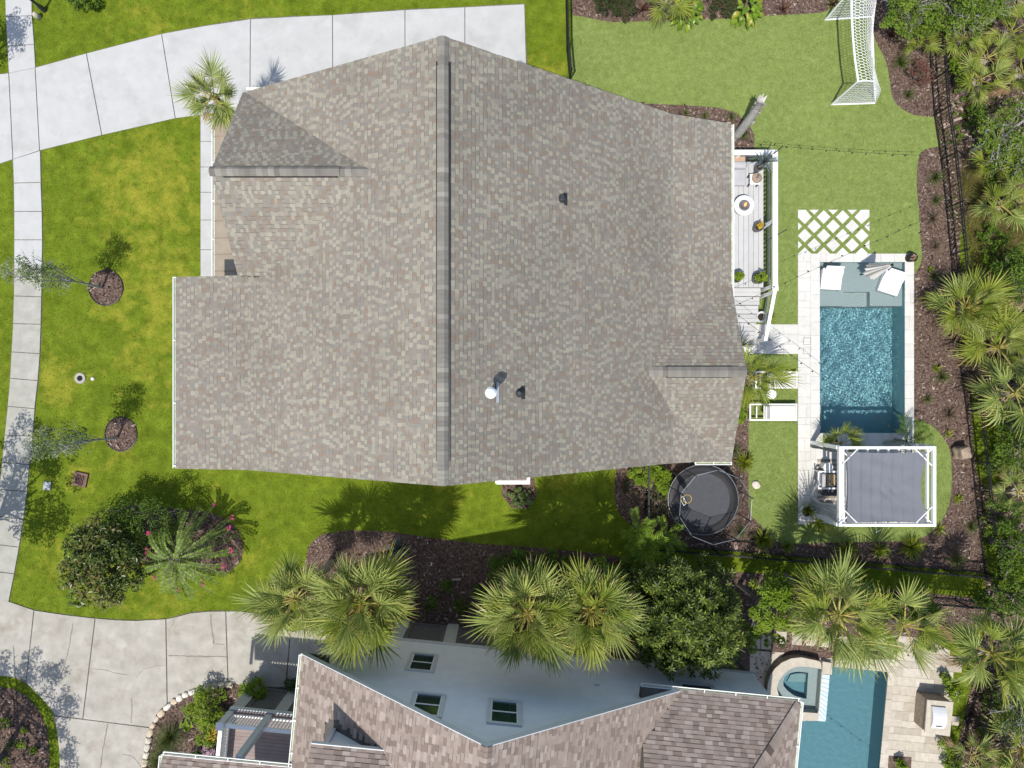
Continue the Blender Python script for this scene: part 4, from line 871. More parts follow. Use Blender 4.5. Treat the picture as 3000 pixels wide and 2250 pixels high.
for s_ in (-1, 1): b.box((s_*.25, 0, .05), (.10, .6, .1)); b.box((0, s_*.25, .05), (.4, .1, .1))
b.build('frame', M['rust'], t, world=False)
b = MB(); b.box((0, 0, .01), (.42, .42, .02)); b.build('pit_shade', M['hole'], t, world=False)  # near-black plate paints the shade below the grate
for i in range(6):
    b = MB(); b.box((-.17+.068*i, 0, .075), (.03, .42, .05)); b.build('bar', M['rust'], t, world=False)
b = MB(); b.box((*G(140, 1423), .03), (.31, .36, .06), R(-6)); tag(b.build('utility_lid', M['lead']), 'pale grey rectangular utility lid in the shaded lawn', 'lid')
b = MB(); b.lathe([(.12, 0), (.12, .25), (.10, .33), (.03, .37)], n=14); tag(b.build('marker_dome', M['trav2'], M=Matrix.Translation((*G(115, 52), 0)), smooth=True), 'small pale dome marker in the grass by the top left path', 'marker')
for cc, lab in ((RING1, 'upper'), (RING2, 'lower')):
    b = MB(); b.tube([(*G(*p), .02) for p in cc]+[(*G(*cc[0]), .02), (*G(*cc[1]), .02)], .028, 6, caps=False); tag(b.build('tree_ring', M['black']), 'black edging hoop round the %s young tree in the front lawn' % lab, 'edging', 'tree ring edging in the lawn')

# ------------------------------------------------------------------ raised grey deck behind the house
DZ = 1.0
dt = thing('raised_deck', 'raised grey board deck with white railing and stairs along the back of the house', 'deck', (*G(2210, 650), 0))
dx0, dx1 = 530*q, 713*q; dyN, dyS = (1125-472)*.967*q, (1125-842)*.967*q
n = 13
bw = (dx1-dx0)/n
for i in range(n):
    b = MB(); b.box((dx0+bw*(i+.5), (dyN+dyS)/2, DZ-.015), (bw-.012, dyN-dyS, .03), 0, random.random()); b.build('deck_board', M['deck'], dt)
b = MB(); b.box(((dx0+dx1)/2, (dyN+dyS)/2, DZ-.2), (dx1-dx0-.06, dyN-dyS-.06, .3)); b.build('deck_frame', M['greypot'], dt)
nst = 6
for i in range(nst):
    z = DZ-DZ/(nst+1)*(i+1)*.98; ya = dyS-.36*i; b = MB()
    for k in range(2): b.box(((dx0+dx1-.05)/2, ya-.09-.18*k, z-.015), (dx1-dx0-.1, .17, .03), 0, random.random())
    b.build('stair_tread', M['deck'], dt)
b = MB()
for xx in (dx0+.1, dx1-.1):
    for i in range(nst): b.box((xx, dyS-.36*i-.2, (DZ-DZ/(nst+1)*(i+1))/2-.02), (.05, .32, max(.06, DZ-DZ/(nst+1)*(i+1)-.05)))
b.build('stair_stringer', M['greypot'], dt)
RT = 1.98; rx = dx1+.13
def rail_run(p, qq, posts, nm, w_=.21):
    b = MB(); board(b, p, qq, w_, .05); b.build('top_rail', M['white'], dt)
    for k in range(1, 6):
        dzz = Vector((0, 0, -.16*k)); b = MB(); b.tube([Vector(p)+dzz, Vector(qq)+dzz], .008, 5); b.build('rail_cable', M['steel'], dt)
    for i in range(posts):
        a = Vector(p).lerp(Vector(qq), (i+.02)/(posts-1) if i == 0 else (i-.02)/(posts-1)); zf = a.z-.95; b = MB(); b.box((a.x, a.y, (a.z+zf)/2-.45), (.12, .12, a.z-zf+.8)); b.build('rail_post', M['white'], dt)
rail_run((dx0, dyN+.05, RT), (rx+.1, dyN+.05, RT), 3, 'north'); rail_run((rx, dyN-.06, RT), (rx, dyS-.1, RT), 3, 'east')
b = MB(); b.box((rx, dyS-.15, RT+.01), (.24, .24, .07)); b.build('post_cap', M['white'], dt)
rail_run((rx, dyS-.27, RT-.03), (rx-.04, dyS-2.25, .98), 2, 'stair', .14); rail_run((dx0+.22, dyS-.15, RT-.03), (dx0+.16, dyS-2.25, .98), 2, 'stair', .14)
b = MB(); b.box((dx0+.2, dyS-.05, RT+.0), (.30, .22, .09)); b.build('post_cap', M['white'], dt)
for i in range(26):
    yy = dyN-.3-(dyN-dyS-.5)*i/26; b = MB(); b.box((dx1+.04, yy, DZ-.02), (.05, .06, .2)); b.build('baluster', M['black'], dt)  # black blocks imitate the dotted shadow of the railing along the deck edge

# deck furniture
def onp(px, py, z): return P(px, py, z)
f = onp(2181, 601, DZ+.45); t = thing('fire_table', 'round white fire table with flames in its grey bowl on the raised deck', 'fire table', (f.x, f.y, DZ))
b = MB(); b.lathe([(.30, .0), (.34, .05), (.38, .36), (.42, .38), (.425, .43), (.41, .45), (.20, .45), (.19, .40)], n=40); b.build('table', M['white'], t, True, world=False)
b = MB(); b.lathe([(.235, .452), (.228, .466), (.18, .462), (.12, .40), (.02, .39)], n=28); b.build('bowl', M['charcoal'], t, True, world=False)
b = MB()
for i in range(26): g = random.uniform(0, 6.28); r_ = random.uniform(0, .15); b.lathe([(.02, 0), (.03, .02), (.012, .04)], (r_*math.cos(g), r_*math.sin(g), .40), 5)
b.build('lava_stone', M['hole'], t, world=False)
b = MB()
for i in range(9):
    g = random.uniform(0, 6.28); r_ = random.uniform(0, .055); c = Vector((r_*math.cos(g)+.03, r_*math.sin(g)+.02, .42)); d = Vector((random.uniform(-.02, .05), random.uniform(-.02, .06), random.uniform(.05, .14)))
    b.tube([c, c+d*.4+Vector((.01, 0, 0)), c+d], [.028, .02, .002], 6)
b.build('flame', M['flame'], t, world=False)
def soft_box(b, c, d, rz=0, r=.06, rnd=.5):
    x, y, z = (v/2 for v in d); c3, s3 = math.cos(rz), math.sin(rz)
    ring = []
    for (kx, ky) in ((1, 1), (-1, 1), (-1, -1), (1, -1)):
        g0 = math.atan2(ky, kx)-math.pi/4
        for i in range(4): g = g0+math.pi/2*i/3; ring.append((kx*(x-r)+r*math.cos(g), ky*(y-r)+r*math.sin(g)))
    prof = [(1-r*.9/min(x, y), -z), (1, -z+r), (1, z-r), (1-r*.35/min(x, y), z-r*.3), (1-r*1.1/min(x, y), z)]
    vs = []
    for k, zz in prof: vs += [(c[0]+px*k*c3-py*k*s3, c[1]+px*k*s3+py*k*c3, c[2]+zz) for px, py in ring]
    n = len(ring); fs = [(i*n+j, i*n+(j+1) % n, (i+1)*n+(j+1) % n, (i+1)*n+j) for i in range(4) for j in range(n)]+[tuple(range(n-1, -1, -1)), tuple(range(4*n, 5*n))]
    b.add(vs, fs, rnd)
f = onp(2168, 515, DZ+.4); t = thing('sofa', 'grey outdoor sofa with wooden back on the raised deck', 'sofa', (f.x, f.y, DZ))
b = MB(); soft_box(b, (-.18, .06, .22), (.95, .86, .2), 0, .05); b.build('seat', M['sofa'], t, True, world=False)
b = MB(); soft_box(b, (-.18, .42, .46), (.9, .3, .34), 0, .1); b.build('back_cushion', M['sofa'], t, True, world=False)
b = MB(); b.box((-.25, .66, .52), (.85, .22, .04)); b.build('back_board', M['wood'], t, world=False)
for i in range(3):
    b = MB(); b.box((.28, .57+.07*i, .50), (.5, .03, .03)); b.build('frame_slat', M['black'], t, world=False)
b = MB(); 
for sx in (-.6, .25):
    for sy in (-.3, .6): b.box((sx, sy, .08), (.06, .06, .16))
b.build('foot', M['black'], t, world=False)
f = onp(2212, 525, DZ+.45); t = thing('side_table', 'square grey side table on the raised deck with a woven tray on top', 'side table', (f.x, f.y, DZ))
b = MB(); b.box((0, 0, .43), (.42, .44, .04)); b.build('top', M['offwhite'], t, world=False)
b = MB()
for sx in (-.18, .18):
    for sy in (-.19, .19): b.box((sx, sy, .205), (.04, .04, .41))
b.build('legs', M['black'], t, world=False)
b = MB(); b.lathe([(.17, 0), (.20, .01), (.21, .09), (.19, .09), (.175, .02), (.03, .02)], n=24, wob=.02); o = b.build('woven_tray', M['boulder'], M=Matrix.Translation((f.x+.06, f.y+.03, DZ+.452))); tag(o, 'round brown woven tray with a glass lantern on the deck side table', 'tray')
b = MB(); b.lathe([(.05, .02), (.055, .2), (.03, .23)], n=12); tag(b.build('lantern', M['steel'], M=Matrix.Translation((f.x+.10, f.y+.06, DZ+.475))), 'small silver lantern standing in the woven tray', 'lantern')
def pot(px, py, z0, r, h, m, name, label, cat='pot', taper=.75):
    f = onp(px, py, z0+h); t = thing(name, label, cat, (f.x, f.y, z0)); b = MB(); b.lathe([(r*taper, 0), (r*taper*1.02, .02), (r, h), (r*.9, h), (r*.86, h-.05)], n=26); b.build('pot', m, t, True, world=False)
    b = MB(); b.lathe([(r*.86, h-.06), (r*.3, h-.03)], n=16); b.build('soil', M['soil'], t, world=False); return t, f

# ------------------------------------------------------------------ chaises, tables, pool loungers, parasol
def chaise(px0, px1, py0, py1, label, tilt=0, hid=0):
    (ax, ay), (bx, by) = G(px0, py1), G(px1, py0); k = .983; ax, bx, ay, by = ax*k, bx*k, ay*k, by*k; L, Wd_ = bx-ax, by-ay
    t = thing('chaise_lounge', label, 'chaise lounge', (ax, ay, 0), 'white chaise lounges beside the pool deck'); Z = .40
    for yy in (.03, Wd_-.03):
        b = MB(); b.box((L/2, yy, Z), (L, .06, .09)); b.build('side_rail', M['white'], t, world=False)
    for xx in (.03, L-.03):
        b = MB(); b.box((xx, Wd_/2, Z), (.06, Wd_-.125, .085)); b.build('end_rail', M['white'], t, world=False)
    for xx in (.06, L-.06):
        for yy in (.04, Wd_-.04):
            b = MB(); b.box((xx, yy, .18), (.07, .07, .36)); b.build('leg', M['white'], t, world=False)
    xs = L*.40
    b = MB(); soft_box(b, ((xs+L-.06)/2, Wd_/2, Z+.045), (L-.06-xs, Wd_-.15, .09), 0, .035); b.build('mattress', M['cushw'], t, True, world=False)
    T = Matrix.Translation((xs-.02, Wd_/2, Z+.03)) @ Matrix.Rotation(R(58), 4, 'Y')
    b = MB(); soft_box(b, (-.33, 0, .05), (.66, Wd_-.16, .09), 0, .035); b.build('back_cushion', M['cushw'], t, True, world=False, M=T)
    b = MB()
    for yy in (-Wd_/2+.09, Wd_/2-.09): b.box((-.34, yy, -.015), (.70, .045, .035))
    for xx in (-.68, -.45, -.22): b.box((xx, 0, -.015), (.045, Wd_-.2, .035))
    b.build('back_frame', M['white'], t, world=False, M=T)
    b = MB(); board(b, (xs-.52, .12, Z+.02), (xs-.52, Wd_-.12, Z+.02), .05, .03); b.build('support_bar', M['white'], t, world=False)
chaise(2198, 2338, 1183, 1233, 'white framed chaise lounge with cream mattress, fully in the open')
chaise(2215, 2339, 1088, 1138, 'white framed chaise lounge with cream mattress, half under the palm fronds')
def round_table(px, py, r, h, label, cat='side table', z0=0, m='white'):
    f = onp(px, py, z0+h); t = thing('round_table', label, cat, (f.x, f.y, z0), 'round white side tables')
    b = MB(); b.lathe([(r*.98, h-.05), (r, h-.04), (r, h-.008), (r*.97, h)], n=32); b.build('top', M[m], t, world=False)
    b = MB(); b.lathe([(r*.86, .0), (r*.74, h*.5), (r*.84, h-.05)], n=28); b.build('drum', M['offwhite'], t, True, world=False)
round_table(2261, 1155, .205, .45, 'round white drum table on the turf between the two chaise lounges')
round_table(2427, 1369, .205, .55, 'round white drum table beside the striped pillow armchair', z0=.04)
round_table(2437, 1498, .205, .55, 'round white drum table near the tied back curtain of the pergola', z0=.04)
def pool_lounger(px, py, rz, label):
    f = onp(px, py, .35); t = thing('pool_lounger', label, 'pool lounger', (f.x, f.y, -.32), 'white in-pool loungers', R(rz))
    W2 = .375
    prof = [(-.50, .02), (-.48, .26), (-.36, .36), (-.12, .33), (.10, .36), (.30, .58), (.46, .80)]
    prof = smooth_path(prof, 3); b = MB(); n = len(prof); th = .07; vs = []
    for (u, z) in prof: vs += [(-W2, u, z), (W2, u, z), (W2, u+.02, z-th), (-W2, u+.02, z-th)]
    fs = [(4*i, 4*i+4, 4*i+5, 4*i+1) for i in range(n-1)]+[(4*i+3, 4*i+2, 4*i+6, 4*i+7) for i in range(n-1)]+[(4*i, 4*i+3, 4*i+7, 4*i+4) for i in range(n-1)]+[(4*i+1, 4*i+5, 4*i+6, 4*i+2) for i in range(n-1)]
    fs += [(0, 1, 2, 3), (4*n-1, 4*n-2, 4*n-3, 4*n-4)]; b.add(vs, fs, .5); b.build('seat_shell', M['white'], t, world=False)
    for s_ in (-1, 1):
        b = MB(); pr = [(-.52, .0), (-.48, .34), (.05, .42), (.26, .56), (.40, .56), (.36, .3), (.32, .0)]; m_ = len(pr)
        vs = [(s_*(W2+.01+o), u, z) for o in (0, .055) for u, z in pr]; b.add(vs, [tuple(range(m_)), tuple(range(2*m_-1, m_-1, -1))]+[((i+1) % m_, i, m_+i, m_+(i+1) % m_) for i in range(m_)], .5); b.build('side_panel', M['white'], t, world=False)
pool_lounger(2445, 812, -3, 'white moulded lounger on the left of the pool ledge')
pool_lounger(2622, 824, -18, 'white moulded lounger on the right of the pool ledge against the coping')
f = onp(2518, 806, -.3); t = thing('parasol', 'closed white and grey striped parasol standing on the pool ledge', 'parasol', (f.x, f.y, -.32))
b = MB(); b.tube([(0, 0, 0), (0, 0, 2.75)], .03, 10); b.build('pole', M['black'], t, world=False)
for i in range(12):
    g0, g1 = 6.283*i/12, 6.283*(i+1)/12; b = MB(); vs = []
    prof = [(.03, 2.68), (.10, 2.45), (.17, 2.0), (.27, 1.5), (.36, 1.05+.07*(i % 3))]
    for r_, z in prof:
        for g, k in ((g0, .80), ((g0+g1)/2, 1.06), (g1, .80)): vs.append((r_*k*math.cos(g), r_*k*math.sin(g), z))
    b.add(vs, [(3*j+k, 3*j+3+k, 3*j+4+k, 3*j+1+k) for j in range(len(prof)-1) for k in (0, 1)], (i % 3)/3+.1); b.build('canopy_fold', M['striped'], t, world=False)
b = MB(); b.lathe([(.05, 2.68), (.06, 2.72), (.02, 2.8)], n=10); b.build('finial', M['black'], t, world=False)

# ------------------------------------------------------------------ pergola with a grey shade cloth
PZ = 2.75; pk = (H-PZ)/H*q
X0, X1, Y1, Y0 = 962*pk, 1239*pk, -187*pk, -414*pk
t = pg = thing('pergola', 'white pergola with a grey shade cloth stretched over its frame by the pool', 'pergola', ((X0+X1)/2, (Y0+Y1)/2, 0))
B_ = .105
for (xa, ya, xb_, yb) in ((X0, Y1, X1, Y1), (X0, Y0, X1, Y0)):
    b = MB(); b.box(((xa+xb_)/2, ya, PZ-.09), (xb_-xa+B_, B_, .18)); b.build('beam', M['white'], t)
for xx in (X0, X1):
    b = MB(); b.box((xx, (Y0+Y1)/2, PZ-.09), (B_, Y1-Y0-B_-.004, .178)); b.build('beam', M['white'], t)
for xx in (X0+.19, X1-.19):
    b = MB(); b.box((xx, (Y0+Y1)/2, PZ-.22), (.075, Y1-Y0-B_-.01, .14)); b.build('beam', M['white'], t)
for xx in (X0, X1):
    for yy in (Y0, Y1):
        b = MB(); b.box((xx, yy, (PZ-.18)/2), (.15, .15, PZ-.185)); b.build('post', M['white'], t)
        sx = 1 if xx == X0 else -1; sy = 1 if yy == Y0 else -1; b = MB(); board(b, (xx+sx*.07, yy+sy*.72, PZ-.1), (xx+sx*.72, yy+sy*.07, PZ-.1), .032, .05); board(b, (xx+sx*.08, yy+sy*.08, PZ-.12), (xx+sx*.36, yy+sy*.36, PZ-.12), .035, .045); b.build('corner_brace', M['white'], t)
for i in range(8):
    xx = X0+.42+(X1-X0-.84)*i/7; b = MB(); b.box((xx, (Y0+Y1)/2, PZ-.36), (.07, Y1-Y0-.1, .10)); b.build('rafter', M['white'], t)
nx, ny = 96, 40; V = []
for j in range(ny+1):
    for i in range(nx+1):
        u, v = i/nx, j/ny; cr = .02*math.sin(v*math.pi)*4*(1-u)**6*0; cl = .24*math.sin(v*math.pi)*u**5+.05*math.sin(v*math.pi)*(1-u)**5; 
        x = X0+.30+(X1-X0-.56)*u-(cl if u > .5 else -cl); y = Y0+.07+(Y1-Y0-.24)*v-.05*math.sin(u*math.pi)*(2*v-1)**5
        V.append((x, y, PZ-.10-.15*math.sin(u*math.pi)**.8*math.sin(v*math.pi)**.8+.035*max(math.exp(-((x-(X0+.42+(X1-X0-.84)*i_/7))/.07)**2) for i_ in range(8))+.018*math.sin(9*u+14*v)*u*(1-u)*4+.012*math.sin(31*v+6*u)*u*(1-u)*3+.02*math.exp(-((u-.55)**2+(v-.45)**2)*60)*math.sin(40*(u+v))))
F = [(j*(nx+1)+i, j*(nx+1)+i+1, (j+1)*(nx+1)+i+1, (j+1)*(nx+1)+i) for j in range(ny) for i in range(nx)]
npobj('shade_cloth', V, F, M['shade'], t, smooth=True)
def curtain(cx, cy, L, n, label):
    V = []; m_ = 24
    for j in range(9):
        z = PZ-.2-(PZ-.3)*j/8; pin = 1-.45*math.exp(-((z-1.0)/.5)**2)
        for i in range(m_+1): u = i/m_-.5; V.append((cx+.07*math.sin(i*1.9)*pin, cy+u*L*pin, z))
    F = [(j*(m_+1)+i, j*(m_+1)+i+1, (j+1)*(m_+1)+i+1, (j+1)*(m_+1)+i) for j in range(8) for i in range(m_)]
    npobj('curtain', V, F, M['curtain'], pg, smooth=True)
curtain(X0-.02, Y0+.42, .62, 0, ''); curtain(X0-.02, Y1-.17, .16, 0, '')
def armchair(px, py, rz, label):
    f = onp(px, py, .45); t = thing('armchair', label, 'armchair', (f.x, f.y, .04), 'white outdoor armchairs by the pergola', R(rz)); w2, d2 = .36, .36
    for s_ in (-1, 1):
        b = MB(); b.box((.0, s_*w2, .56), (.78, .07, .04)); b.build('arm', M['white'], t, world=False)
        for xx in (-.36, .34): b = MB(); b.box((xx, s_*w2, .27), (.055, .055, .54)); b.build('leg', M['white'], t, world=False)
    T = Matrix.Translation((-.36, 0, .36)) @ Matrix.Rotation(R(-20), 4, 'Y')
    for i in range(6):
        b = MB(); b.box((0, -.27+.108*i, .2), (.025, .05, .46)); b.build('back_slat', M['white'], t, world=False, M=T)
    for zz in (0, .44):
        b = MB(); b.box((0, 0, zz), (.045, .72, .05)); b.build('back_rail', M['white'], t, world=False, M=T)
    b = MB(); b.box((0, 0, .27), (.7, .64, .05)); b.build('seat_frame', M['white'], t, world=False)
    b = MB(); soft_box(b, (.02, 0, .36), (.66, .62, .13), 0, .05); b.build('seat_cushion', M['sofa'], t, True, world=False)
    T2 = Matrix.Translation((-.22, 0, .58)) @ Matrix.Rotation(R(-18), 4, 'Y'); b = MB(); soft_box(b, (0, 0, 0), (.16, .60, .40), 0, .06); b.build('back_cushion', M['sofa'], t, True, world=False, M=T2)
    return t
a1 = armchair(2422, 1405, 0, 'white slatted armchair with grey cushions and a brown striped pillow')
T3 = a1.matrix_basis @ Matrix.Translation((0, 0, 0)); b = MB()
for i in range(5): soft_box(b, (-.0+.07*i-.02, 0, .52+.0*i), (.07, .5, .2), 0, .03, [.1, .45, .8, .45, .1][i])
o = b.build('pillow', M['tanfab'], M=Matrix.Translation(a1.location)); tag(o, 'brown and tan striped pillow lying on the grey cushioned armchair', 'pillow')
armchair(2495, 1450, 180, 'white slatted armchair standing mostly under the shade cloth')
f = G(2490, 1437); t = thing('coffee_table', 'low dark woven table half under the pergola edge', 'coffee table', (f[0]-1.0, f[1]+.1, .04)); b = MB(); b.box((0, 0, .34), (.7, .55, .05)); b.build('top', M['wicker'], t, world=False)
for sx in (-.3, .3):
    for sy in (-.22, .22): b = MB(); b.box((sx, sy, .16), (.05, .05, .32)); b.build('leg', M['wicker'], t, world=False)
b = MB(); f = G(2530, 1425)
for i in range(24): b.box((f[0]-1.2, f[1]+1.15-.1*i, .052), (1.7, .096, .012), 0, .2 if i % 2 else .7)
tag(b.build('outdoor_rug', M['rug']), 'striped outdoor rug lying on the patio under the pergola', 'rug')

# ------------------------------------------------------------------ trampoline
TC = onp(2060, 1464, .85); t = thing('trampoline', 'round black trampoline with a safety net below the big house', 'trampoline', (TC.x, TC.y, 0))
RR = 1.50; ring = lambda r, z, n=48: [(r*math.cos(6.28319*i/n), r*math.sin(6.28319*i/n), z) for i in range(n+1)]
b = MB(); b.tube(ring(RR, .86), .028, 8, caps=False); b.build('frame_ring', M['darksteel'], t, True, world=False)
b = MB(); b.lathe([(1.13, .83), (1.16, .86), (1.44, .89), (1.48, .86), (1.47, .84)], n=48); b.f = [f_ for f_ in b.f if len(f_) == 4]; b.r = b.r[:len(b.f)]; b.m = b.m[:len(b.f)]; b.build('spring_pad', M['pad'], t, True, world=False)
b = MB(); b.lathe([(0.01, .815), (1.17, .84)], n=48); b.build('jump_mat', M['rubber'], t, world=False)
for i in range(6):
    g = i*1.0472+.3; b = MB(); b.tube([(RR*math.cos(g), RR*math.sin(g), .85), (1.02*RR*math.cos(g), 1.02*RR*math.sin(g), .02), (1.02*RR*math.cos(g+.35), 1.02*RR*math.sin(g+.35), .02), (RR*math.cos(g+.35), RR*math.sin(g+.35), .85)], .025, 6); b.build('leg', M['steel'], t, world=False)
TOP = 2.75; npl = 10; NR_ = 1.50; pl_ = [(NR_*math.cos(6.28319*i/npl+.25), NR_*math.sin(6.28319*i/npl+.25)) for i in range(npl)]
for (x, y) in pl_:
    b = MB(); b.tube([(x*1.03, y*1.03, .3), (x*1.05, y*1.05, 1.2), (x, y, TOP)], .02, 6); b.lathe([(.03, TOP-.03), (.03, TOP+.02), (.012, TOP+.04)], (x, y, 0), 8); b.build('net_pole', M['black'], t, world=False)
b = MB(); b.tube([(x, y, TOP-.02) for x, y in pl_]+[(*pl_[0], TOP-.02)], .012, 5); b.build('net_hoop', M['steel'], t, world=False)
V = []; ns = 9
for j in range(ns+1):
    v = j/ns
    for i in range(npl*4+1):
        a = i/4; k0 = int(a) % npl; k1 = (k0+1) % npl; u = a-int(a); tx, ty = pl_[k0][0]+(pl_[k1][0]-pl_[k0][0])*u, pl_[k0][1]+(pl_[k1][1]-pl_[k0][1])*u
        g = 6.28319*a/npl+.25; bx_, by_ = 1.16*math.cos(g), 1.16*math.sin(g); sag = .06*math.sin(u*math.pi)*math.sin(v*math.pi)
        V.append((bx_+(tx-bx_)*v**1.0*(1-sag), by_+(ty-by_)*v*(1-sag), .88+(TOP-.9)*v-.10*math.sin(u*math.pi)*v))
w_ = npl*4+1; F = [(j*w_+i, j*w_+i+1, (j+1)*w_+i+1, (j+1)*w_+i) for j in range(ns) for i in range(npl*4)]
npobj('safety_net', V, F, M['mesh'], t, world=False, smooth=True)
hc = onp(2000, 1468, 2.35); hb = thing('basketball_hoop', 'small black basketball backboard with an orange rim hung in the trampoline net', 'hoop', (hc.x, hc.y, 2.35), rz=R(28)); T = Matrix.Rotation(R(48), 4, 'Y')
b = MB(); b.prism([(.27*math.cos(g*.2618), .38*math.sin(g*.2618)) for g in range(24)], -.02, .02); b.build('backboard', M['pad'], hb, world=False, M=T)
b = MB()
for s_ in ((-.11, 0, .03, .32), (.11, 0, .03, .32), (0, -.16, .19, .03), (0, .16, .19, .03), (.155, 0, .025, .32)): b.box((s_[0], s_[1], .026), (s_[2], s_[3], .008))
b.build('target_frame', M['white'], hb, world=False, M=T)
b = MB(); b.tube([(.20+.17*math.cos(g*.349), .17*math.sin(g*.349), .05) for g in range(19)], .013, 6, caps=False); b.build('rim', M['yellowfl'], hb, world=False)
b = MB(); t2 = onp(2166, 1425, 0); 

# ------------------------------------------------------------------ soccer goal
def gp(px, py, h=0): return P(px, py, h)
c1, c2 = gp(2435, 307), gp(2417, 59); b1, b2 = gp(2562, 303), gp(2553, 50); hz = 2.42
t = thing('soccer_goal', 'white soccer goal with a hexagon net on the artificial turf', 'soccer goal', tuple((c1+c2)/2))
up = Vector((0, 0, hz)); bow = Vector((-.07, 0, -.03)); r_ = .042
for c in (c1, c2):
    b = MB(); b.tube([c+Vector((0, 0, .02)), c+up], r_, 10); b.build('post', M['white'], t)
b = MB(); b.tube([c1+up, c1.lerp(c2, .25)+up+bow*.8, c1.lerp(c2, .5)+up+bow, c1.lerp(c2, .75)+up+bow*.8, c2+up], r_, 10); b.build('crossbar', M['white'], t)
back = []
for c, bb in ((c1, b1), (c2, b2)):
    b = MB(); z = Vector((0, 0, .035)); b.tube([c+z, bb+z], r_*.8, 8); b.build('ground_bar', M['white'], t)
    cv = smooth_path([tuple(c+up), tuple(c.lerp(bb, .32)+up*.97), tuple(c.lerp(bb, .72)+up*.62), tuple(bb+Vector((0, 0, .05)))], 5); back.append([Vector(v) for v in cv]); b = MB(); b.tube(cv, .022, 8); b.build('stay', M['white'], t)
b = MB(); z = Vector((0, 0, .04)); b.tube([b1+z, b2+z], r_, 8); b.build('ground_bar', M['white'], t)
def along(path, s_):
    L = [0]
    for a, c in zip(path, path[1:]): L.append(L[-1]+(c-a).length)
    d = s_*L[-1]
    for i in range(len(path)-1):
        if d <= L[i+1]+1e-9: return path[i].lerp(path[i+1], (d-L[i])/(L[i+1]-L[i]))
    return path[-1]
def nsurf(u, v):
    p = along(back[0], v).lerp(along(back[1], v), u); mid = math.sin(u*math.pi)
    return p+(bow*(1-v) if v < 1 else Vector())*mid+Vector((-.10*mid*math.sin(v*math.pi), 0, -.22*mid*math.sin(v*math.pi)))
nb = MB(); nu, nv = 30, 17
def cord(a, c, r=.0085):
    nb.tube([a, c], r, 3, caps=False)
for j in range(nv):
    for i in range(nu):
        o = .5*(j % 2); U = lambda k: min(1, max(0, k/nu)); V_ = lambda k: min(1, k/nv)
        pa, pb, pc = nsurf(U(i+o), V_(j)), nsurf(U(i+o), V_(j+.6)), nsurf(U(i+o+.5), V_(j+1)); pd2 = nsurf(U(i+o-.5), V_(j+1))
        cord(pa, pb); cord(pb, pc); cord(pb, pd2)
nb.build('back_net', M['net'], t)
for k, (c, bb) in enumerate(((c1, b1), (c2, b2))):
    nb = MB(); cv = back[k]; m_ = 15
    for i in range(1, m_):
        s_ = i/m_; a = along(cv, s_); g = c.lerp(bb, s_)+Vector((0, 0, .04)); pz = c+Vector((0, 0, hz*(1-s_)))
        cord(along(cv, s_), g, .007); cord(a, Vector((c.x, c.y, a.z)), .007)
        cord(along(cv, s_), c.lerp(bb, max(0, s_-.35))+Vector((0, 0, .04)), .006)
    nb.build('side_net', M['net'], t)

# ------------------------------------------------------------------ fences
def fence(name, pts, label, h=1.2, sp=.125, post=1.83, gp_='black picket fences round the back gardens', nm='picket_fence'):
    pts = [Vector((*G(*p), 0)) for p in pts]; t = thing(nm, label, 'fence', tuple(pts[len(pts)//2]), gp_)
    pm = MB(); pm.box((0, 0, (h-.05)/2+.04), (.020, .020, h-.05)); pme = pm.mesh('picket', M['black']); off = Vector(t.location)
    pom = MB(); pom.box((0, 0, (h+.05)/2), (.055, .055, h+.05)); pom.lathe([(.035, h+.05), (.035, h+.065), (.01, h+.085)], n=6); pome = pom.mesh('post', M['black'])
    acc = 0; accp = 0
    for a, c in zip(pts, pts[1:]):
        L = (c-a).length; d = (c-a)/L; rz = math.atan2(d.y, d.x)
        for zz, hh in ((h-.03, .03), (h-.17, .03), (.10, .03)):
            b = MB(); board(b, a+Vector((0, 0, zz)), c+Vector((0, 0, zz)), .042, hh); b.build('rail', M['black'], t)
        s_ = -acc+sp if acc else 0
        s_ = 0; k = int(L/sp)
        for i in range(k+1):
            o = bpy.data.objects.new('picket', pme); COL.objects.link(o); o.parent = t; o.location = a+d*(i*sp)-off; o.rotation_euler = (0, 0, rz)
        k = max(1, round(L/post))
        for i in range(k+1):
            o = bpy.data.objects.new('post', pome); COL.objects.link(o); o.parent = t; o.location = a+d*(L*i/k)-off; o.rotation_euler = (0, 0, rz)
fence('e', [(2712, 60), (2720, 140), (2735, 340), (2755, 470), (2770, 610), (2783, 746), (2810, 1066), (2829, 1202), (2860, 1496), (2883, 1676)], 'long black picket fence between the back garden and the woodland', sp=.165)
fence('s', [(2883, 1676), (2500, 1642), (2192, 1616), (1886, 1592)], 'black picket fence along the shaded strip below the trampoline and pergola', sp=.165)
fence('m', [(1886, 1590), (1887, 1352)], 'short black picket fence from the big house to the lower fence', sp=.165)
fence('n', [(1740, -6), (1657, -6), (1660, 150), (1668, 238)], 'black picket fence from the top of the big house beside the driveway end', sp=.11)
fence('g', [(2560, 1738), (2700, 1748), (2890, 1764), (2884, 1812)], 'black picket fence behind the garden of the pale grey house', sp=.165)
fence('h', [(2884, 1812), (2862, 2000), (2815, 2180), (2780, 2330)], 'black picket fence slanting past the neighbouring grill island', sp=.165)

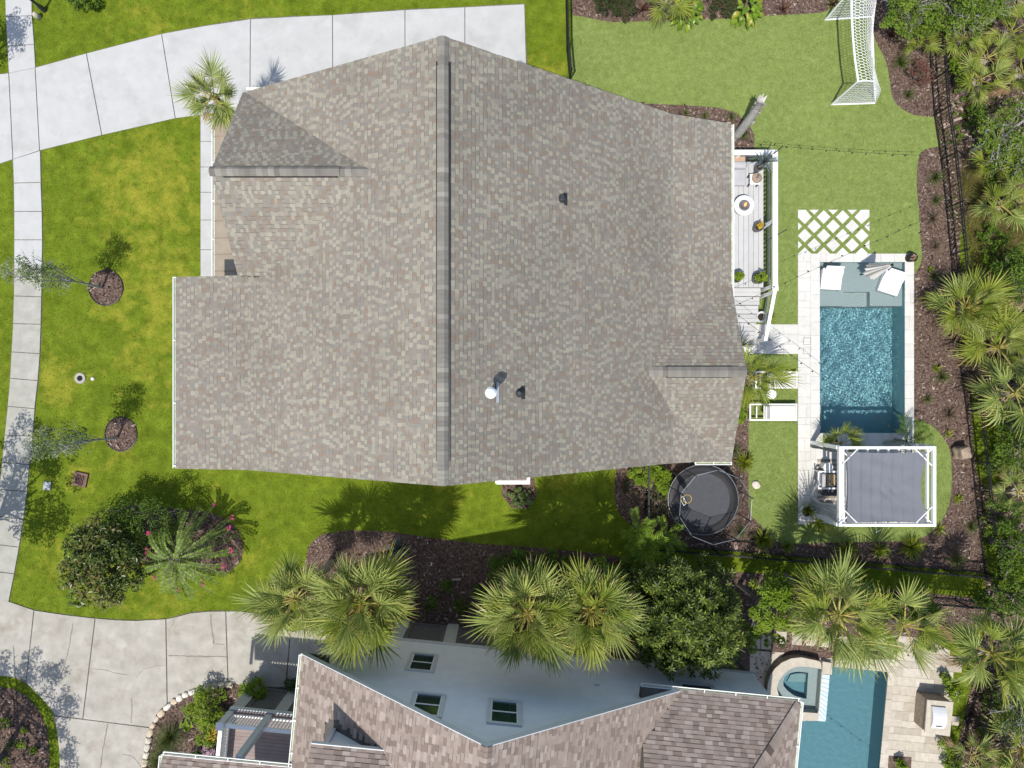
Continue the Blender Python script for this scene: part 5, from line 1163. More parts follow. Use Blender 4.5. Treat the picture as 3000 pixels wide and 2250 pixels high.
# ------------------------------------------------------------------ string lights and their poles
def pole(name, px, py, h, label, z0=0):
    f = onp(px, py, h); b = MB(); b.tube([(f.x, f.y, z0), (f.x, f.y, h)], .022, 8); return tag(b.build('light_pole', M['black']), label, 'pole', 'thin black poles for the string lights')
pole('a', 2293, 428, 2.95, 'black light pole at the top corner of the raised deck'); pole('b', 2305, 672, 2.95, 'black light pole halfway along the deck railing', .6)
def strings(pts, label, sag=.25, sp=.52):
    V3 = [onp(*p) for p in pts]; path = []
    for a, c in zip(V3, V3[1:]):
        for i in range(14): u = i/14; p = a.lerp(c, u); p.z -= sag*4*u*(1-u)*.6; path.append(p)
    path.append(V3[-1]); t = thing('string_lights', label, 'string lights', tuple(path[len(path)//2]), 'string lights over the gardens')
    b = MB(); b.tube(path, .007, 5); b.build('wire', M['bulb'], t)
    bm_ = MB(); bm_.lathe([(.012, 0), (.018, -.02), (.018, -.05), (.03, -.08), (.028, -.11), (.01, -.135)], n=8); me = bm_.mesh('bulb', M['bulb']); L = sum((c-a).length for a, c in zip(path, path[1:])); k = int(L/sp)
    for i in range(k):
        o = bpy.data.objects.new('bulb', me); COL.objects.link(o); o.parent = t; o.location = along(path, (i+.5)/k)-t.location; o.rotation_euler = (random.uniform(-.5, .5), random.uniform(-.5, .5), 0)
strings([(2150, 404, 3.6), (2293, 428, 2.95), (2760, 457, 2.7)], 'string of bulbs crossing the upper turf from the deck corner to the fence')
strings([(2154, 895, 3.5), (2700, 646, 2.7), (2790, 605, 2.7)], 'string of bulbs slanting up over the diamond pavers')
strings([(2154, 915, 3.5), (2395, 1094, 2.8), (2690, 1306, 2.75)], 'string of bulbs slanting down over the paved path to the pergola')
strings([(2400, 2272, 3.0), (2680, 2480, 2.9)], 'string of bulbs above the neighbouring pool, at the bottom edge')

# ------------------------------------------------------------------ the neighbour's pool, spa and patio
np_ = setting('neighbour_pool', (*G(2450, 2100), 0))
NPOOL = [(2410, 1949), (2601, 1968), (2574, 2280), (2552, 2540), (2290, 2515), (2333, 2100), (2422, 2112)]
HB = [(2266, 1936), (2620, 1936), (2620, 2570), (2266, 2570)]
def pr(name, poly, z0, z1, m, par, bev=0):
    b = MB(); b.prism(GP(poly), z0, z1, .5, bev=bev); return b.build(name, m, par)
pr('pool_floor', [(2280, 1940), (2610, 1940), (2610, 2560), (2280, 2560)], -1.5, -1.4, M['plaster_calm'], np_)
for pl_y in ([(2410, 1949), (2601, 1968), (2620, 1936), (2405, 1936)], [(2601, 1968), (2574, 2280), (2552, 2540), (2620, 2570), (2620, 1936)], [(2552, 2540), (2290, 2515), (2266, 2570), (2620, 2570)],
             [(2290, 2515), (2333, 2100), (2266, 2090), (2266, 2570)], [(2410, 1949), (2405, 1936), (2266, 1936), (2266, 2090), (2333, 2100), (2422, 2112)]):
    pr('pool_wall', pl_y, -1.45, -.57 if pl_y[0] == (2410, 1949) and len(pl_y) == 6 else .03, M['plaster_calm'], np_)
water_sheet('neighbour_pool_water', GP([(2286, 2530), (2556, 2550), (2606, 1962), (2334, 1938)]), 110, 220, -.06, M['water2'], .00018, (.12, .5), 9, GP(inset(NPOOL, -6)))
wet(*np_.children)
npd = setting('neighbour_patio', (*G(2690, 2050), 0))
PATIO = [(2400, 1928), (2480, 1928), (2560, 1931), (2614, 1930), (2605, 1860), (2700, 1868), (2782, 1905), (2779, 1959), (2766, 2031), (2766, 2050), (2752, 2158), (2747, 2260), (2735, 2580), (2550, 2580), (2552, 2540), (2574, 2280), (2601, 1968), (2410, 1949)]
pr('slab_bed', PATIO, -.05, .034, M['trav2'], npd)
c5, s5 = math.cos(R(5.4)), math.sin(R(5.4)); rot = lambda x, y: (2601+x*c5-y*s5, 1968+x*s5+y*c5)
yy = -112
while yy < 320:
    h = random.choice([27, 27, 20]); xx = -20+random.uniform(-20, 0)
    while xx < 190:
        l = random.choice([27, 40, 54]); cs = [rot(xx+.4, yy+.4), rot(xx+l-.4, yy+.4), rot(xx+l-.4, yy+h-.4), rot(xx+.4, yy+h-.4)]
        cl = [c_ for c_ in cs]; ins_ = pip(np.array([c_[0] for c_ in cl]), np.array([c_[1] for c_ in cl]), PATIO)
        pl_ok = ins_.all() or (ins_.sum() >= 2 and xx > 120)
        sq = pip(np.array([cl[0][0]+l/2]), np.array([cl[0][1]+h/2]), [(2598, 2208), (2672, 2214), (2668, 2290), (2594, 2290)])[0]
        if pl_ok and not sq: b = MB(); b.prism(GP(cl), .02, .044+random.uniform(0, .004), random.random(), bev=.004); b.build('paver', M['trav2'], npd)
        xx += l
    yy += h
for i in range(14):
    y0_, y1_ = i*40-0, i*40+39.4; cs = [rot(.5, y0_), rot(18, y0_), rot(18, y1_), rot(.5, y1_)]; b = MB(); b.prism(GP(cs), .02, .052, random.random(), bev=.004); b.build('coping', M['trav2'], npd)
sheet('patio_planting_square', [[(2602, 2212), (2669, 2216), (2665, 2300), (2597, 2300)]], M['mulch'], .05)
sheet('neighbour_side_path', [[(2196, 1905), (2298, 1911), (2262, 1960), (2246, 2015), (2196, 2010)]], M['trav2'], .03)
gpd = setting('gate_pads', (*G(2235, 1860), 0))
for (xa, ya, xb_, yb) in ((2206, 1825, 2229, 1852), (2231, 1825, 2261, 1854), (2205, 1857, 2228, 1900), (2230, 1857, 2260, 1902), (2273, 1848, 2304, 1886), (2320, 1850, 2350, 1890), (2362, 1852, 2392, 1892), (2400, 1856, 2430, 1896), (2445, 1862, 2480, 1902), (2490, 1866, 2520, 1906), (2560, 1870, 2598, 1908)):
    b = MB(); b.prism(GP([(xa, ya), (xb_, ya+2), (xb_-2, yb), (xa-2, yb-2)]), 0, .05, random.random(), bev=.006); b.build('pad', M['trav2'], gpd)
spa = thing('spa', 'raised round ended spa with cream coping beside the pale grey house', 'spa', (*G(2335, 2005), 0))
OUT = [(2405, 1938), (2347, 1926), (2319, 1929), (2291, 1941), (2271, 1958), (2257, 1978), (2250, 2001), (2247, 2030), (2250, 2112), (2366, 2112), (2398, 2112), (2409, 1976)]
INN = [(2408, 1961), (2384, 1956), (2359, 1953), (2336, 1953), (2313, 1961), (2294, 1978), (2282, 1995), (2276, 2015), (2282, 2040), (2300, 2066), (2344, 2086), (2398, 2090)]
WEL = [(2366, 1969), (2340, 1966), (2325, 1967), (2310, 1971), (2298, 1981), (2293, 1993), (2294, 2008), (2306, 2022), (2325, 2036), (2345, 2042), (2361, 2046)]
def at_h(poly, h): return [tuple(onp(*p, h)[:2]) for p in poly]
def ray(poly, c, g):
    dx, dy = math.cos(g), math.sin(g); best = 0
    for i in range(len(poly)):
        (xa, ya), (xb_, yb) = poly[i-1], poly[i]; ex, ey = xb_-xa, yb-ya; den = dx*ey-dy*ex
        if abs(den) < 1e-9: continue
        t_ = ((xa-c[0])*ey-(ya-c[1])*ex)/den; u_ = ((xa-c[0])*dy-(ya-c[1])*dx)/den
        if t_ > 0 and -1e-6 <= u_ <= 1+1e-6: best = max(best, t_)
    return (c[0]+dx*best, c[1]+dy*best)
def ring_strip(b, pa, za, pb, zb, c, n=72, rnd=.5):
    vs = []
    for i in range(n): g = 6.283185*i/n; vs += [(*ray(pa, c, g), za), (*ray(pb, c, g), zb)]
    b.add(vs, [(2*i, 2*((i+1) % n), 2*((i+1) % n)+1, 2*i+1) for i in range(n)], rnd)
O_, I_, W_ = at_h(OUT, .45), at_h(INN, .45), at_h(WEL, .0); c_ = tuple(onp(2335, 2005, .3)[:2])
b = MB(); ring_strip(b, O_, .45, I_, .45, c_); ring_strip(b, O_, .36, O_, .45, c_); ring_strip(b, I_, .45, I_, .38, c_); b.build('coping', M['trav2'], spa)
b = MB(); ring_strip(b, [(c_[0]+(x-c_[0])*.985, c_[1]+(y-c_[1])*.985) for x, y in O_], 0, [(c_[0]+(x-c_[0])*.985, c_[1]+(y-c_[1])*.985) for x, y in O_], .37, c_); b.build('outer_wall', M['boulder'], spa)
b = MB(); ring_strip(b, I_, .39, I_, -.05, c_); ring_strip(b, I_, -.05, W_, -.05, c_); b.build('shell', M['plaster'], spa)
b = MB(); ring_strip(b, W_, -.05, W_, -.5, c_); b.prism(W_, -.56, -.5); b.build('footwell', M['plaster_calm'], spa)  # darker plaster than the bench, imitating the dimmer light in deeper water
b = MB(); b.prism(at_h(WEL[:4]+[(2300, 1990), (2366, 1992)], -.4), -.5, -.38); b.build('footwell_step', M['plaster2'], spa)
bx_ = (min(p[0] for p in I_), max(p[0] for p in I_), min(p[1] for p in I_), max(p[1] for p in I_))
water_sheet('spa_water', [(bx_[0], bx_[2]), (bx_[1], bx_[2]), (bx_[1], bx_[3]), (bx_[0], bx_[3])], 70, 70, .34, M['water2'], .0002, (.10, .4), 10, [(c_[0]+(x-c_[0])*1.02, c_[1]+(y-c_[1])*1.02) for x, y in I_])
wet(*[o for o in spa.children if o.name.split('.')[0] in ('shell', 'footwell', 'footwell_step')])
b = MB()
SPL = [(2409, 1976), (2431, 1978), (2419, 2114), (2366, 2110), (2366, 2091), (2399, 2092)]
for i in range(10):
    u0, u1 = i/10, (i+1)/10-.008; l = lambda u, a, c: (a[0]+(c[0]-a[0])*u, a[1]+(c[1]-a[1])*u)
    q4 = [l(u0, SPL[0], SPL[5]), l(u0, SPL[1], SPL[2]), l(u1, SPL[1], SPL[2]), l(u1, SPL[0], SPL[5])]; b = MB(); b.prism(at_h(q4, .2), -1.3, .2, random.random()); b.build('spillway_tile', M['tile'], spa)
b = MB(); b.prism(at_h([(2399, 2092.5), (2419, 2114), (2366, 2110), (2366, 2091.5)], .2), -1.3, .198, .4); b.build('spillway_tile', M['tile'], spa)
b = MB(); b.prism(at_h([(2410, 1938), (2439, 1943), (2437, 1977), (2409, 1975)], .25), -.05, .25, .5); b.build('coping', M['trav2'], spa)
gi = thing('grill_island', 'stone grill island with cream top and a closed white metal lid beside the neighbouring patio', 'grill island', (*onp(2752, 2103, 0)[:2], 0))
tp = at_h([(2717, 2050), (2794, 2057), (2783, 2158), (2709, 2146)], .95); cg = (sum(p[0] for p in tp)/4, sum(p[1] for p in tp)/4)
b = MB(); b.prism([(cg[0]+(x-cg[0])*.93, cg[1]+(y-cg[1])*.95) for x, y in tp], 0, .9); b.build('base', M['boulder'], gi)
b = MB(); b.prism(tp, .90, .955, .5, bev=.01); b.build('counter', M['trav2'], gi)
lp = at_h([(2733, 2072), (2775, 2076), (2771, 2138), (2731, 2136)], 1.1); (ax, ay), (bx, by), (cx_, cy_), (dx_, dy_) = lp
V = []; 
for i in range(9):
    u = i/8; z = .96+.20*math.sin(math.pi*(.12+.80*u)); V += [(ax+(dx_-ax)*u, ay+(dy_-ay)*u, z), (bx+(cx_-bx)*u, by+(cy_-by)*u, z)]
V2 = [(x, y, .956) for x, y, z in V]
b = MB(); b.add(V, [(2*i, 2*i+2, 2*i+3, 2*i+1) for i in range(8)]); b.add(V+V2, [(2*i, 18+2*i, 20+2*i, 2*i+2) for i in range(8)]+[(2*i+1, 2*i+3, 21+2*i, 19+2*i) for i in range(8)]+[(0, 1, 19, 18), (16, 34, 35, 17)]); lid = b.build('lid', M['grill'], gi)
b = MB(); p_, q_ = Vector((dx_, dy_, 1.08)).lerp(Vector((cx_, cy_, 1.08)), .3), Vector((dx_, dy_, 1.08)).lerp(Vector((cx_, cy_, 1.08)), .75); up_ = Vector((0, .12, 0)); b.tube([p_+up_, q_+up_], .02, 8); b.build('handle', M['black'], lid)

# border of pale rocks round the bed
RB = smooth_path([(424, 2262), (432, 2200), (440, 2155), (450, 2125), (462, 2103), (480, 2082), (505, 2058), (540, 2036), (580, 2020), (612, 2010), (650, 2005), (692, 2004)], 4)
RBp = [Vector((*G(*p), 0)) for p in RB]; L = sum((c-a).length for a, c in zip(RBp, RBp[1:])); d = 0; i = 0
def rock(name, c, sx, sy, sz, rz, m, label=None, cat=None, grp=None, rnd=None, sub=2):
    import bmesh
    bm = bmesh.new(); bmesh.ops.create_icosphere(bm, subdivisions=sub, radius=1); ph = [random.uniform(0, 6) for _ in range(6)]
    for v in bm.verts:
        p = v.co; k = 1+.13*math.sin(3*p.x+ph[0])*math.sin(3*p.y+ph[1])+.10*math.sin(5*p.z+ph[2]+2*p.x)
        f_ = max(abs(p.x), abs(p.y), abs(p.z)); p = p*(.55+.45/f_)*.9*k; v.co = Vector((p.x*sx, p.y*sy, p.z*sz))
    me = bpy.data.meshes.new(name); bm.to_mesh(me); bm.free(); finish_mesh(me, m, np.full(len(me.polygons), random.random() if rnd is None else rnd), False)
    o = link(name, me); o.location = c; o.rotation_euler = (0, 0, rz); return tag(o, label, cat, grp)
border = thing('rock_border', 'curved border of pale rough stones edging the mulch bed by the neighbouring driveway', 'rock border', tuple(RBp[20]))
while d < L-.1:
    ln = random.uniform(.28, .46); p = along(RBp, (d+ln/2)/L); p2 = along(RBp, min(1, (d+ln/2+.05)/L)); dr = p2-p
    o = rock('stone', Vector((p.x, p.y, .09)), ln*.52, random.uniform(.11, .16), .10, math.atan2(dr.y, dr.x)+random.uniform(-.1, .1), M['rock'], rnd=random.random()); o.parent = border; o.location -= border.location; d += ln*.98
p = onp(2835, 1328, .75); rock('boulder', Vector((p.x, p.y, .38)), .33, .32, .42, .2, M['boulder'], 'tan artificial boulder beside the long fence at the edge of the mulch', 'boulder', sub=3)

# ------------------------------------------------------------------ plants: builders
def fan_mesh(L, nseg, spread, droop, seed, yellow=0., tipdry=.25, fold=38):
    """costapalmate fan: petiole, then long narrow segments joined near the base, the two halves folded up from the midrib"""
    rg = random.Random(seed); b = MB(); pet = L*.47
    pp = [(0, 0, 0), (pet*.5, 0, .02*L), (pet, 0, 0), (pet+.16*L, 0, -.02*L)]; b.tube(pp, [.020, .015, .012, .006], 4, rnd=.72)
    cf, sf = math.cos(R(fold)), math.sin(R(fold))
    for i in range(nseg):
        t_ = (i+.5)/nseg*2-1; phi = R(spread)*(abs(t_)**.9*(1 if t_ > 0 else -1))*(1+rg.uniform(-.03, .03)); ln = L*.60*(1-.26*abs(t_)**2)*rg.uniform(.86, 1.08); ox = pet+L*.13*(1-abs(t_))
        dx, dy = math.cos(phi), math.sin(phi); tw = R(30)*(1 if i % 2 else -1)+rg.uniform(-.25, .25); wx, wy, wz = -dy*math.cos(tw), dx*math.cos(tw), math.sin(tw)
        w0 = ln*2*spread/57.3/nseg*.52; vs = []; kk = [(0, .22), (.36, .98), (.70, .62), (1.0, .06)]; d_ = droop*rg.uniform(.6, 1.6); sw_ = rg.uniform(-.08, .08)
        for u, wv in kk:
            z = -d_*ln*u**2.4; x_, y_ = ox+dx*ln*u-dy*sw_*ln*u*u, dy*ln*u+dx*sw_*ln*u*u
            if u > .9: x_ -= dx*ln*.10*d_
            for s_ in (-1, 1):
                px_, py_, pz_ = x_+wx*w0*wv*s_*.5, y_+wy*w0*wv*s_*.5, z+wz*w0*wv*s_*.5; vs.append((px_, py_*cf, pz_+abs(py_)*sf))
        base = rg.uniform(.08, .48)+yellow; n0 = len(b.v); b.v += vs
        for j in range(3): b.f.append([n0+2*j, n0+2*j+1, n0+2*j+3, n0+2*j+2]); b.r.append(min(.99, base+(.08*j if j < 2 else (.40 if rg.random() < tipdry else .14)))); b.m.append(0)
    return b
FANS = {}
def fans(kind):
    if kind not in FANS:
        m = {'green': M['frond'], 'yellow': M['frondy'], 'dry': M['fronddry']}[kind]
        FANS[kind] = [fan_mesh(1.0, 30, sp_, dr, 11*i+len(kind), tipdry=.30, fold=fo_).mesh('frond', m) for i, (dr, sp_, fo_) in enumerate(((.06, 70, 42), (.18, 92, 32), (.30, 98, 26), (.46, 92, 24)))] if kind != 'dry' else [fan_mesh(1.0, 18, 50, .7, 5*i, fold=20).mesh('frond', m) for i in range(2)]
    return FANS[kind]
def place_frond(t, mesh, c, az, el, L, roll=0):
    o = bpy.data.objects.new('frond', mesh); COL.objects.link(o); o.parent = t
    o.matrix_basis = Matrix.Translation(c) @ Matrix.Rotation(az, 4, 'Z') @ Matrix.Rotation(-el, 4, 'Y') @ Matrix.Rotation(roll, 4, 'X') @ Matrix.Scale(L, 4)
def fan_palm(px, py, h, L, n, label, kinds=('green',), dry=0, lean=(0, 0), grp='fan palms round the gardens', trunk=True, elev=(66, -42), rt=.17, cat='palm', nm='palm_tree'):
    c = P(px, py, h); t = thing(nm, label, cat, (c.x-lean[0], c.y-lean[1], 0), grp); top = Vector((lean[0], lean[1], h))
    if trunk:
        b = MB(); k = 14; path = [Vector((lean[0]*(i/k)**1.5, lean[1]*(i/k)**1.5, (h-.05)*i/k)) for i in range(k+1)]; b.tube(path, [rt*(1.15 if i == 0 else 1)*(1+.06*(i % 2)) for i in range(k+1)], 10, rnd=.5)
        for i in range(46):
            u = .45+.55*i/46; p_ = Vector((lean[0]*u**1.5, lean[1]*u**1.5, h*u-.15)); g = i*2.4; d_ = Vector((math.cos(g), math.sin(g), 0)); b.add([p_+d_*rt*.9+Vector((-d_.y, d_.x, 0))*.06, p_+d_*rt*.9-Vector((-d_.y, d_.x, 0))*.06, p_+d_*rt*1.75+Vector((0, 0, .26))], [(0, 1, 2)])
        b.build('trunk', M['palmtrunk'], t, world=False)
    for i in range(n):
        u = (i+.5)/n; el = R(elev[0]+(elev[1]-elev[0])*u**.85+random.uniform(-9, 9)); az = i*2.39996+random.uniform(-.55, .55); k = random.choice(kinds)
        fl = fans(k); me = fl[min(len(fl)-1, int(u*4*random.uniform(.6, 1.2)))]
        place_frond(t, me, top+Vector((0, 0, .25*(1-u))), az, el, L*random.uniform(.72, 1.18)*(0.82+.25*math.sin(math.pi*min(1, u*1.3))), random.uniform(-.7, .7))
    for i in range(dry): place_frond(t, random.choice(fans('dry')), top-Vector((0, 0, .12)), random.uniform(0, 6.28), R(random.uniform(-50, -20)), L*.95, random.uniform(-.4, .4))
    return t
def pinnate_mesh(L, n, seed, m, width=.30, arch=.30):
    rg = random.Random(seed); b = MB(); rach = [(L*u, 0, L*(.55*u-arch*2.2*u*u)) for u in (0, .25, .5, .75, 1)]; rach = smooth_path(rach, 3); b.tube(rach, [.014*(1-.8*i/len(rach)) for i in range(len(rach))], 4, rnd=.7)
    R3 = [Vector(p) for p in rach]
    for i in range(n):
        u = .22+.78*(i+.5)/n; p_ = along(R3, u); d_ = (along(R3, min(1, u+.02))-along(R3, u-.02)).normalized()
        for s_ in (-1, 1):
            l = L*width*math.sin(math.pi*(.12+.80*(u-.2)))*rg.uniform(.85, 1.1); dr = Vector((d_.x*.55, s_*.8, d_.z*.55+.18)).normalized(); tip = p_+dr*l+Vector((0, 0, -.22*l)); mid = p_+dr*l*.5; wv = Vector((d_.x, 0, d_.z))*.024*L
            b.add([p_-wv*.3, p_+wv*.3, mid+wv, tip, mid-wv], [(0, 1, 2, 3), (0, 3, 4)] if False else [(0, 1, 2, 4), (4, 2, 3)], min(.95, rg.uniform(.1, .65)))
    return b.mesh('frond', m)
def feather_palm(px, py, h, L, n, label, m, group, cat='palm', z0=0, elev=(75, 5), nm='feather_palm'):
    c = P(px, py, h); t = thing(nm, label, cat, (c.x, c.y, z0), group); ms = [pinnate_mesh(1.0, 12, 3+i, m) for i in range(3)]
    b = MB(); b.tube([(0, 0, 0), (0.02, .02, (h-z0)*.6), (0, 0, h-z0)], [.06, .045, .04], 7); b.build('stem', M['palmtrunk'], t, world=False)
    for i in range(n):
        u = (i+.5)/n; place_frond(t, ms[i % 3], Vector((0, 0, h-z0)), i*2.39996, R(elev[0]+(elev[1]-elev[0])*u+random.uniform(-8, 8)), L*random.uniform(.8, 1.1), random.uniform(-.25, .25))
    return t
def grass_clump(px, py, L, n, label, m, group, wid=.022, cat='grass clump', arch=.9, nm='ornamental_grass', z0=0, part='blade_tuft', ang=(8, 75), h0=None):
    c = P(px, py, L*.45+z0) if h0 is None else P(px, py, h0); t = thing(nm, label, cat, (c.x, c.y, z0), group); b = MB()
    for i in range(n):
        az = i*2.39996+random.uniform(-.4, .4); th_ = R(random.uniform(*ang)); l = L*random.uniform(.65, 1.1); dx, dy = math.cos(az), math.sin(az); vs = []; wv = wid*random.uniform(.7, 1.3)
        for u, k in ((0, .6), (.35, 1), (.7, .75), (1, .05)):
            r_ = l*u*math.sin(th_*(.6+.55*u*arch)); z = .03+l*u*math.cos(min(2.2, th_*(.6+.75*u*arch)))
            for s_ in (-1, 1): vs.append((dx*r_-dy*wv*k*s_*.5, dy*r_+dx*wv*k*s_*.5, max(.02, z)+(.3*wv*k if s_ > 0 else 0)))
        r0 = random.random(); n0 = len(b.v); b.v += vs
        for j in range(3): b.f.append([n0+2*j, n0+2*j+1, n0+2*j+3, n0+2*j+2]); b.r.append(min(.99, r0*.8+.07*j)); b.m.append(0)
    b.build(part, m, t, world=False); return t
def leaf_cloud(ells, n, leaf, seed, clumps=40, whorl=0, aspect=.5, up=.6, crad=.28, shell=.75, bottom=-.35):
    """leaf quads (n of them) gathered in clumps spread over the given ellipsoids -> verts, faces, rnd"""
    rg = np.random.default_rng(seed); vol = np.array([e[3]*e[4]*e[5] for e in ells])**.67; pe = vol/vol.sum(); Cs = []; Rs = []
    for e, p_ in zip(ells, pe):
        k = max(3, int(clumps*p_)); d = rg.normal(size=(k*3, 3)); d /= np.linalg.norm(d, axis=1)[:, None]; d = d[d[:, 2] > bottom][:k]; r_ = rg.uniform(shell-.25, 1.0, len(d))[:, None]*rg.uniform(.85, 1.08, len(d))[:, None]
        Cs.append(np.array(e[:3])+d*r_*np.array(e[3:6])); Rs.append(np.full(len(d), crad*min(e[3:6]))*rg.uniform(.6, 1.4, len(d)))
    C = np.concatenate(Cs); Rr = np.concatenate(Rs); ci = rg.choice(len(C), n, p=(Rr**2)/(Rr**2).sum()); d = rg.normal(size=(n, 3)); d[:, 2] = np.abs(d[:, 2])*.9-.25; d /= np.linalg.norm(d, axis=1)[:, None]
    pos = C[ci]+d*(Rr[ci]*rg.uniform(.45, 1.0, n))[:, None]; crnd = rg.random(len(C))
    nrm = d*.7+rg.normal(0, .35, (n, 3)); nrm[:, 2] += up; nrm /= np.linalg.norm(nrm, axis=1)[:, None]
    if whorl:
        V = []; rr = []
        k = n; a = np.cross(nrm, rg.normal(size=(n, 3))); a /= np.linalg.norm(a, axis=1)[:, None]; b_ = np.cross(nrm, a); sz = leaf*rg.uniform(.7, 1.3, n)
        base = rg.random(n)
        for w_i in range(whorl):
            g = 6.283*w_i/whorl; dirv = a*math.cos(g)+b_*math.sin(g); side = -a*math.sin(g)+b_*math.cos(g); inner = w_i % 2; tilt = .55 if inner else .15; l = sz*(.7 if inner else 1.0)
            tip = pos+(dirv+nrm*tilt)*l[:, None]; mid = pos+(dirv*.55+nrm*(tilt*.75))*l[:, None]; hw_ = (l*aspect*.5)[:, None]
            V.append(np.stack([pos+nrm*.0, mid+side*hw_, tip, mid-side*hw_], 1)); rr.append(np.clip((.50 if inner else .06)+.45*base*(.3+.7*crnd[ci]), 0, .99))
        V = np.concatenate(V); rr = np.concatenate(rr)
    else:
        a = np.cross(nrm, rg.normal(size=(n, 3))); a /= np.linalg.norm(a, axis=1)[:, None]; b_ = np.cross(nrm, a); l = (leaf*rg.uniform(.6, 1.35, n))[:, None]
        V = np.stack([pos-a*l*.5, pos+b_*l*aspect*.5+nrm*l*.08, pos+a*l*.5-nrm*l*.12, pos-b_*l*aspect*.5+nrm*l*.08], 1); rr = np.clip(crnd[ci]*.5+rg.random(n)*.5, 0, .99)
    F = np.arange(len(V)*4).reshape(-1, 4); return V.reshape(-1, 3), F, rr
def shrub(px, py, r, h, label, m, n, leaf, cat='shrub', group=None, seed=1, sq=1.0, nm='shrub', aspect=.5, clumps=36, whorl=0, ells=None, z0=0, crad=.33, part='foliage', hh=None, stem=True):
    c = P(px, py, (h*.55 if hh is None else hh)+z0); t = thing(nm, label, cat, (c.x, c.y, z0), group)
    e = ells or [(0, 0, h*.5, r*.85, r*.85*sq, h*.5)]
    V, F, rr = leaf_cloud(e, n, leaf, seed, clumps, whorl, aspect, crad=crad, bottom=-.3); npobj(part, V, F, M[m], t, rr, world=False)
    if stem:
        b = MB()
        for i in range(5): g = i*1.257+seed; b.tube([(0, 0, 0), (r*.3*math.cos(g), r*.3*math.sin(g)*sq, h*.35), (r*.6*math.cos(g), r*.6*math.sin(g)*sq, h*.7)], [.03, .02, .008], 5)
        b.build('stem', M['bark'], t, world=False)
    return t
def tree(px, py, h, ells, label, m, n, leaf, seed, cat='tree', group=None, tr=.14, bark='bark', bx=None, clumps=90, aspect=.5, whorl=0, limbs=9, bare=0, nm='tree', crad=.26):
    """px,py = photo pixel of the trunk's foot; crown ellipsoids relative to the foot"""
    f_ = G(px, py); t = thing(nm, label, cat, (*f_, 0), group); rg = random.Random(seed); top = Vector(ells[0][:3])
    b = MB(); path = [Vector((0, 0, 0)), Vector((top.x*.15, top.y*.15, top.z*.4)), Vector((top.x*.5, top.y*.5, top.z*.75)), Vector((top.x*.9, top.y*.9, top.z*1.1))]; path = [Vector(p) for p in smooth_path([tuple(p) for p in path], 3)]
    b.tube(path, [tr*(1.25-1.1*i/len(path)) for i in range(len(path))], 8); b.build('trunk', M[bark], t, world=False)
    for i in range(limbs):
        e = ells[i % len(ells)]; s_ = .35+.5*rg.random(); a = along(path, s_); g = rg.uniform(0, 6.28); el = rg.uniform(-.1, .8); q_ = Vector((e[0]+e[3]*.85*math.cos(g)*math.cos(el), e[1]+e[4]*.85*math.sin(g)*math.cos(el), e[2]+e[5]*.8*math.sin(el))); b = MB(); mid = a.lerp(q_, .5)+Vector((rg.uniform(-.15, .15), rg.uniform(-.15, .15), .15)); b.tube(smooth_path([tuple(a), tuple(mid), tuple(q_)], 3), [tr*.45*(1-.13*j) for j in range(7)], 5)
        for k in range(3): w_0 = mid.lerp(q_, .2+.25*k); b.tube([w_0, w_0+Vector((rg.uniform(-.5, .5), rg.uniform(-.5, .5), rg.uniform(.1, .4)))*e[3]*.5], [tr*.16, .004], 4)
        b.build('limb', M[bark], t, world=False)
    if bare:
        b = MB()
        for i in range(bare):
            e = ells[rg.randrange(len(ells))]; g = rg.uniform(0, 6.28); el = rg.uniform(.0, 1.1); d_ = Vector((math.cos(g)*math.cos(el)*e[3], math.sin(g)*math.cos(el)*e[4], math.sin(el)*e[5])); c0 = Vector(e[:3])+d_*.45; c1 = Vector(e[:3])+d_*rg.uniform(1.02, 1.3); mid = c0.lerp(c1, .5)+Vector((rg.uniform(-.1, .1), rg.uniform(-.1, .1), .05)); b.tube([c0, mid, c1], [.012, .008, .003], 4)
            for k in range(3): w_0 = mid.lerp(c1, .3*k); b.tube([w_0, w_0+Vector((rg.uniform(-.3, .3), rg.uniform(-.3, .3), rg.uniform(-.05, .25)))], [.007, .002], 3)
        b.build('bare_twig', M['barkg'], t, world=False)
    V, F, rr = leaf_cloud(ells, n, leaf, seed, clumps, whorl, aspect, crad=crad, bottom=-.6); npobj('crown', V, F, M[m], t, rr, world=False); return t

# ------------------------------------------------------------------ plants: where they stand
# fan palms
fan_palm(632, 290, 3.8, 1.25, 26, 'young fan palm with dark green fronds at the front corner of the big house', dry=2, grp=None, rt=.13, elev=(75, -25))
fan_palm(868, 1752, 5.0, 1.6, 44, 'greyish green fan palm left of the largest palm, overhanging the neighbouring driveway', dry=3)
fan_palm(1062, 1762, 5.6, 1.85, 70, 'largest yellow green fan palm, standing over the left roof edge of the pale grey house', ('green', 'yellow', 'green'), 5)
fan_palm(1545, 1792, 6.0, 1.75, 70, 'fan palm with whitish frond tips beside the dark mulch, touching the grey wall', ('green', 'green', 'yellow'), 4)
fan_palm(1728, 1782, 6.0, 1.6, 58, 'yellowish fan palm squeezed between another palm and the dark whorled tree', ('yellow', 'yellow', 'green'), 4)
fan_palm(2450, 1796, 4.9, 2.0, 36, 'wide fan palm leaning its fronds over the neighbouring spa and pool', ('green', 'green', 'yellow'), 2)
fan_palm(2640, 1826, 3.2, 1.75, 16, 'smaller loose fan palm over the cream neighbouring patio', ('yellow', 'green'), 1, elev=(60, -30))
fan_palm(2895, 1908, 5.0, 1.8, 26, 'fan palm with spread fronds at the right end of the neighbouring patio', ('green', 'yellow'), 3)
fan_palm(2200, 1105, 2.4, 1.35, 14, 'yellow green fan palm against the back wall of the big house by the chaise', ('yellow',), 0, elev=(60, -15))
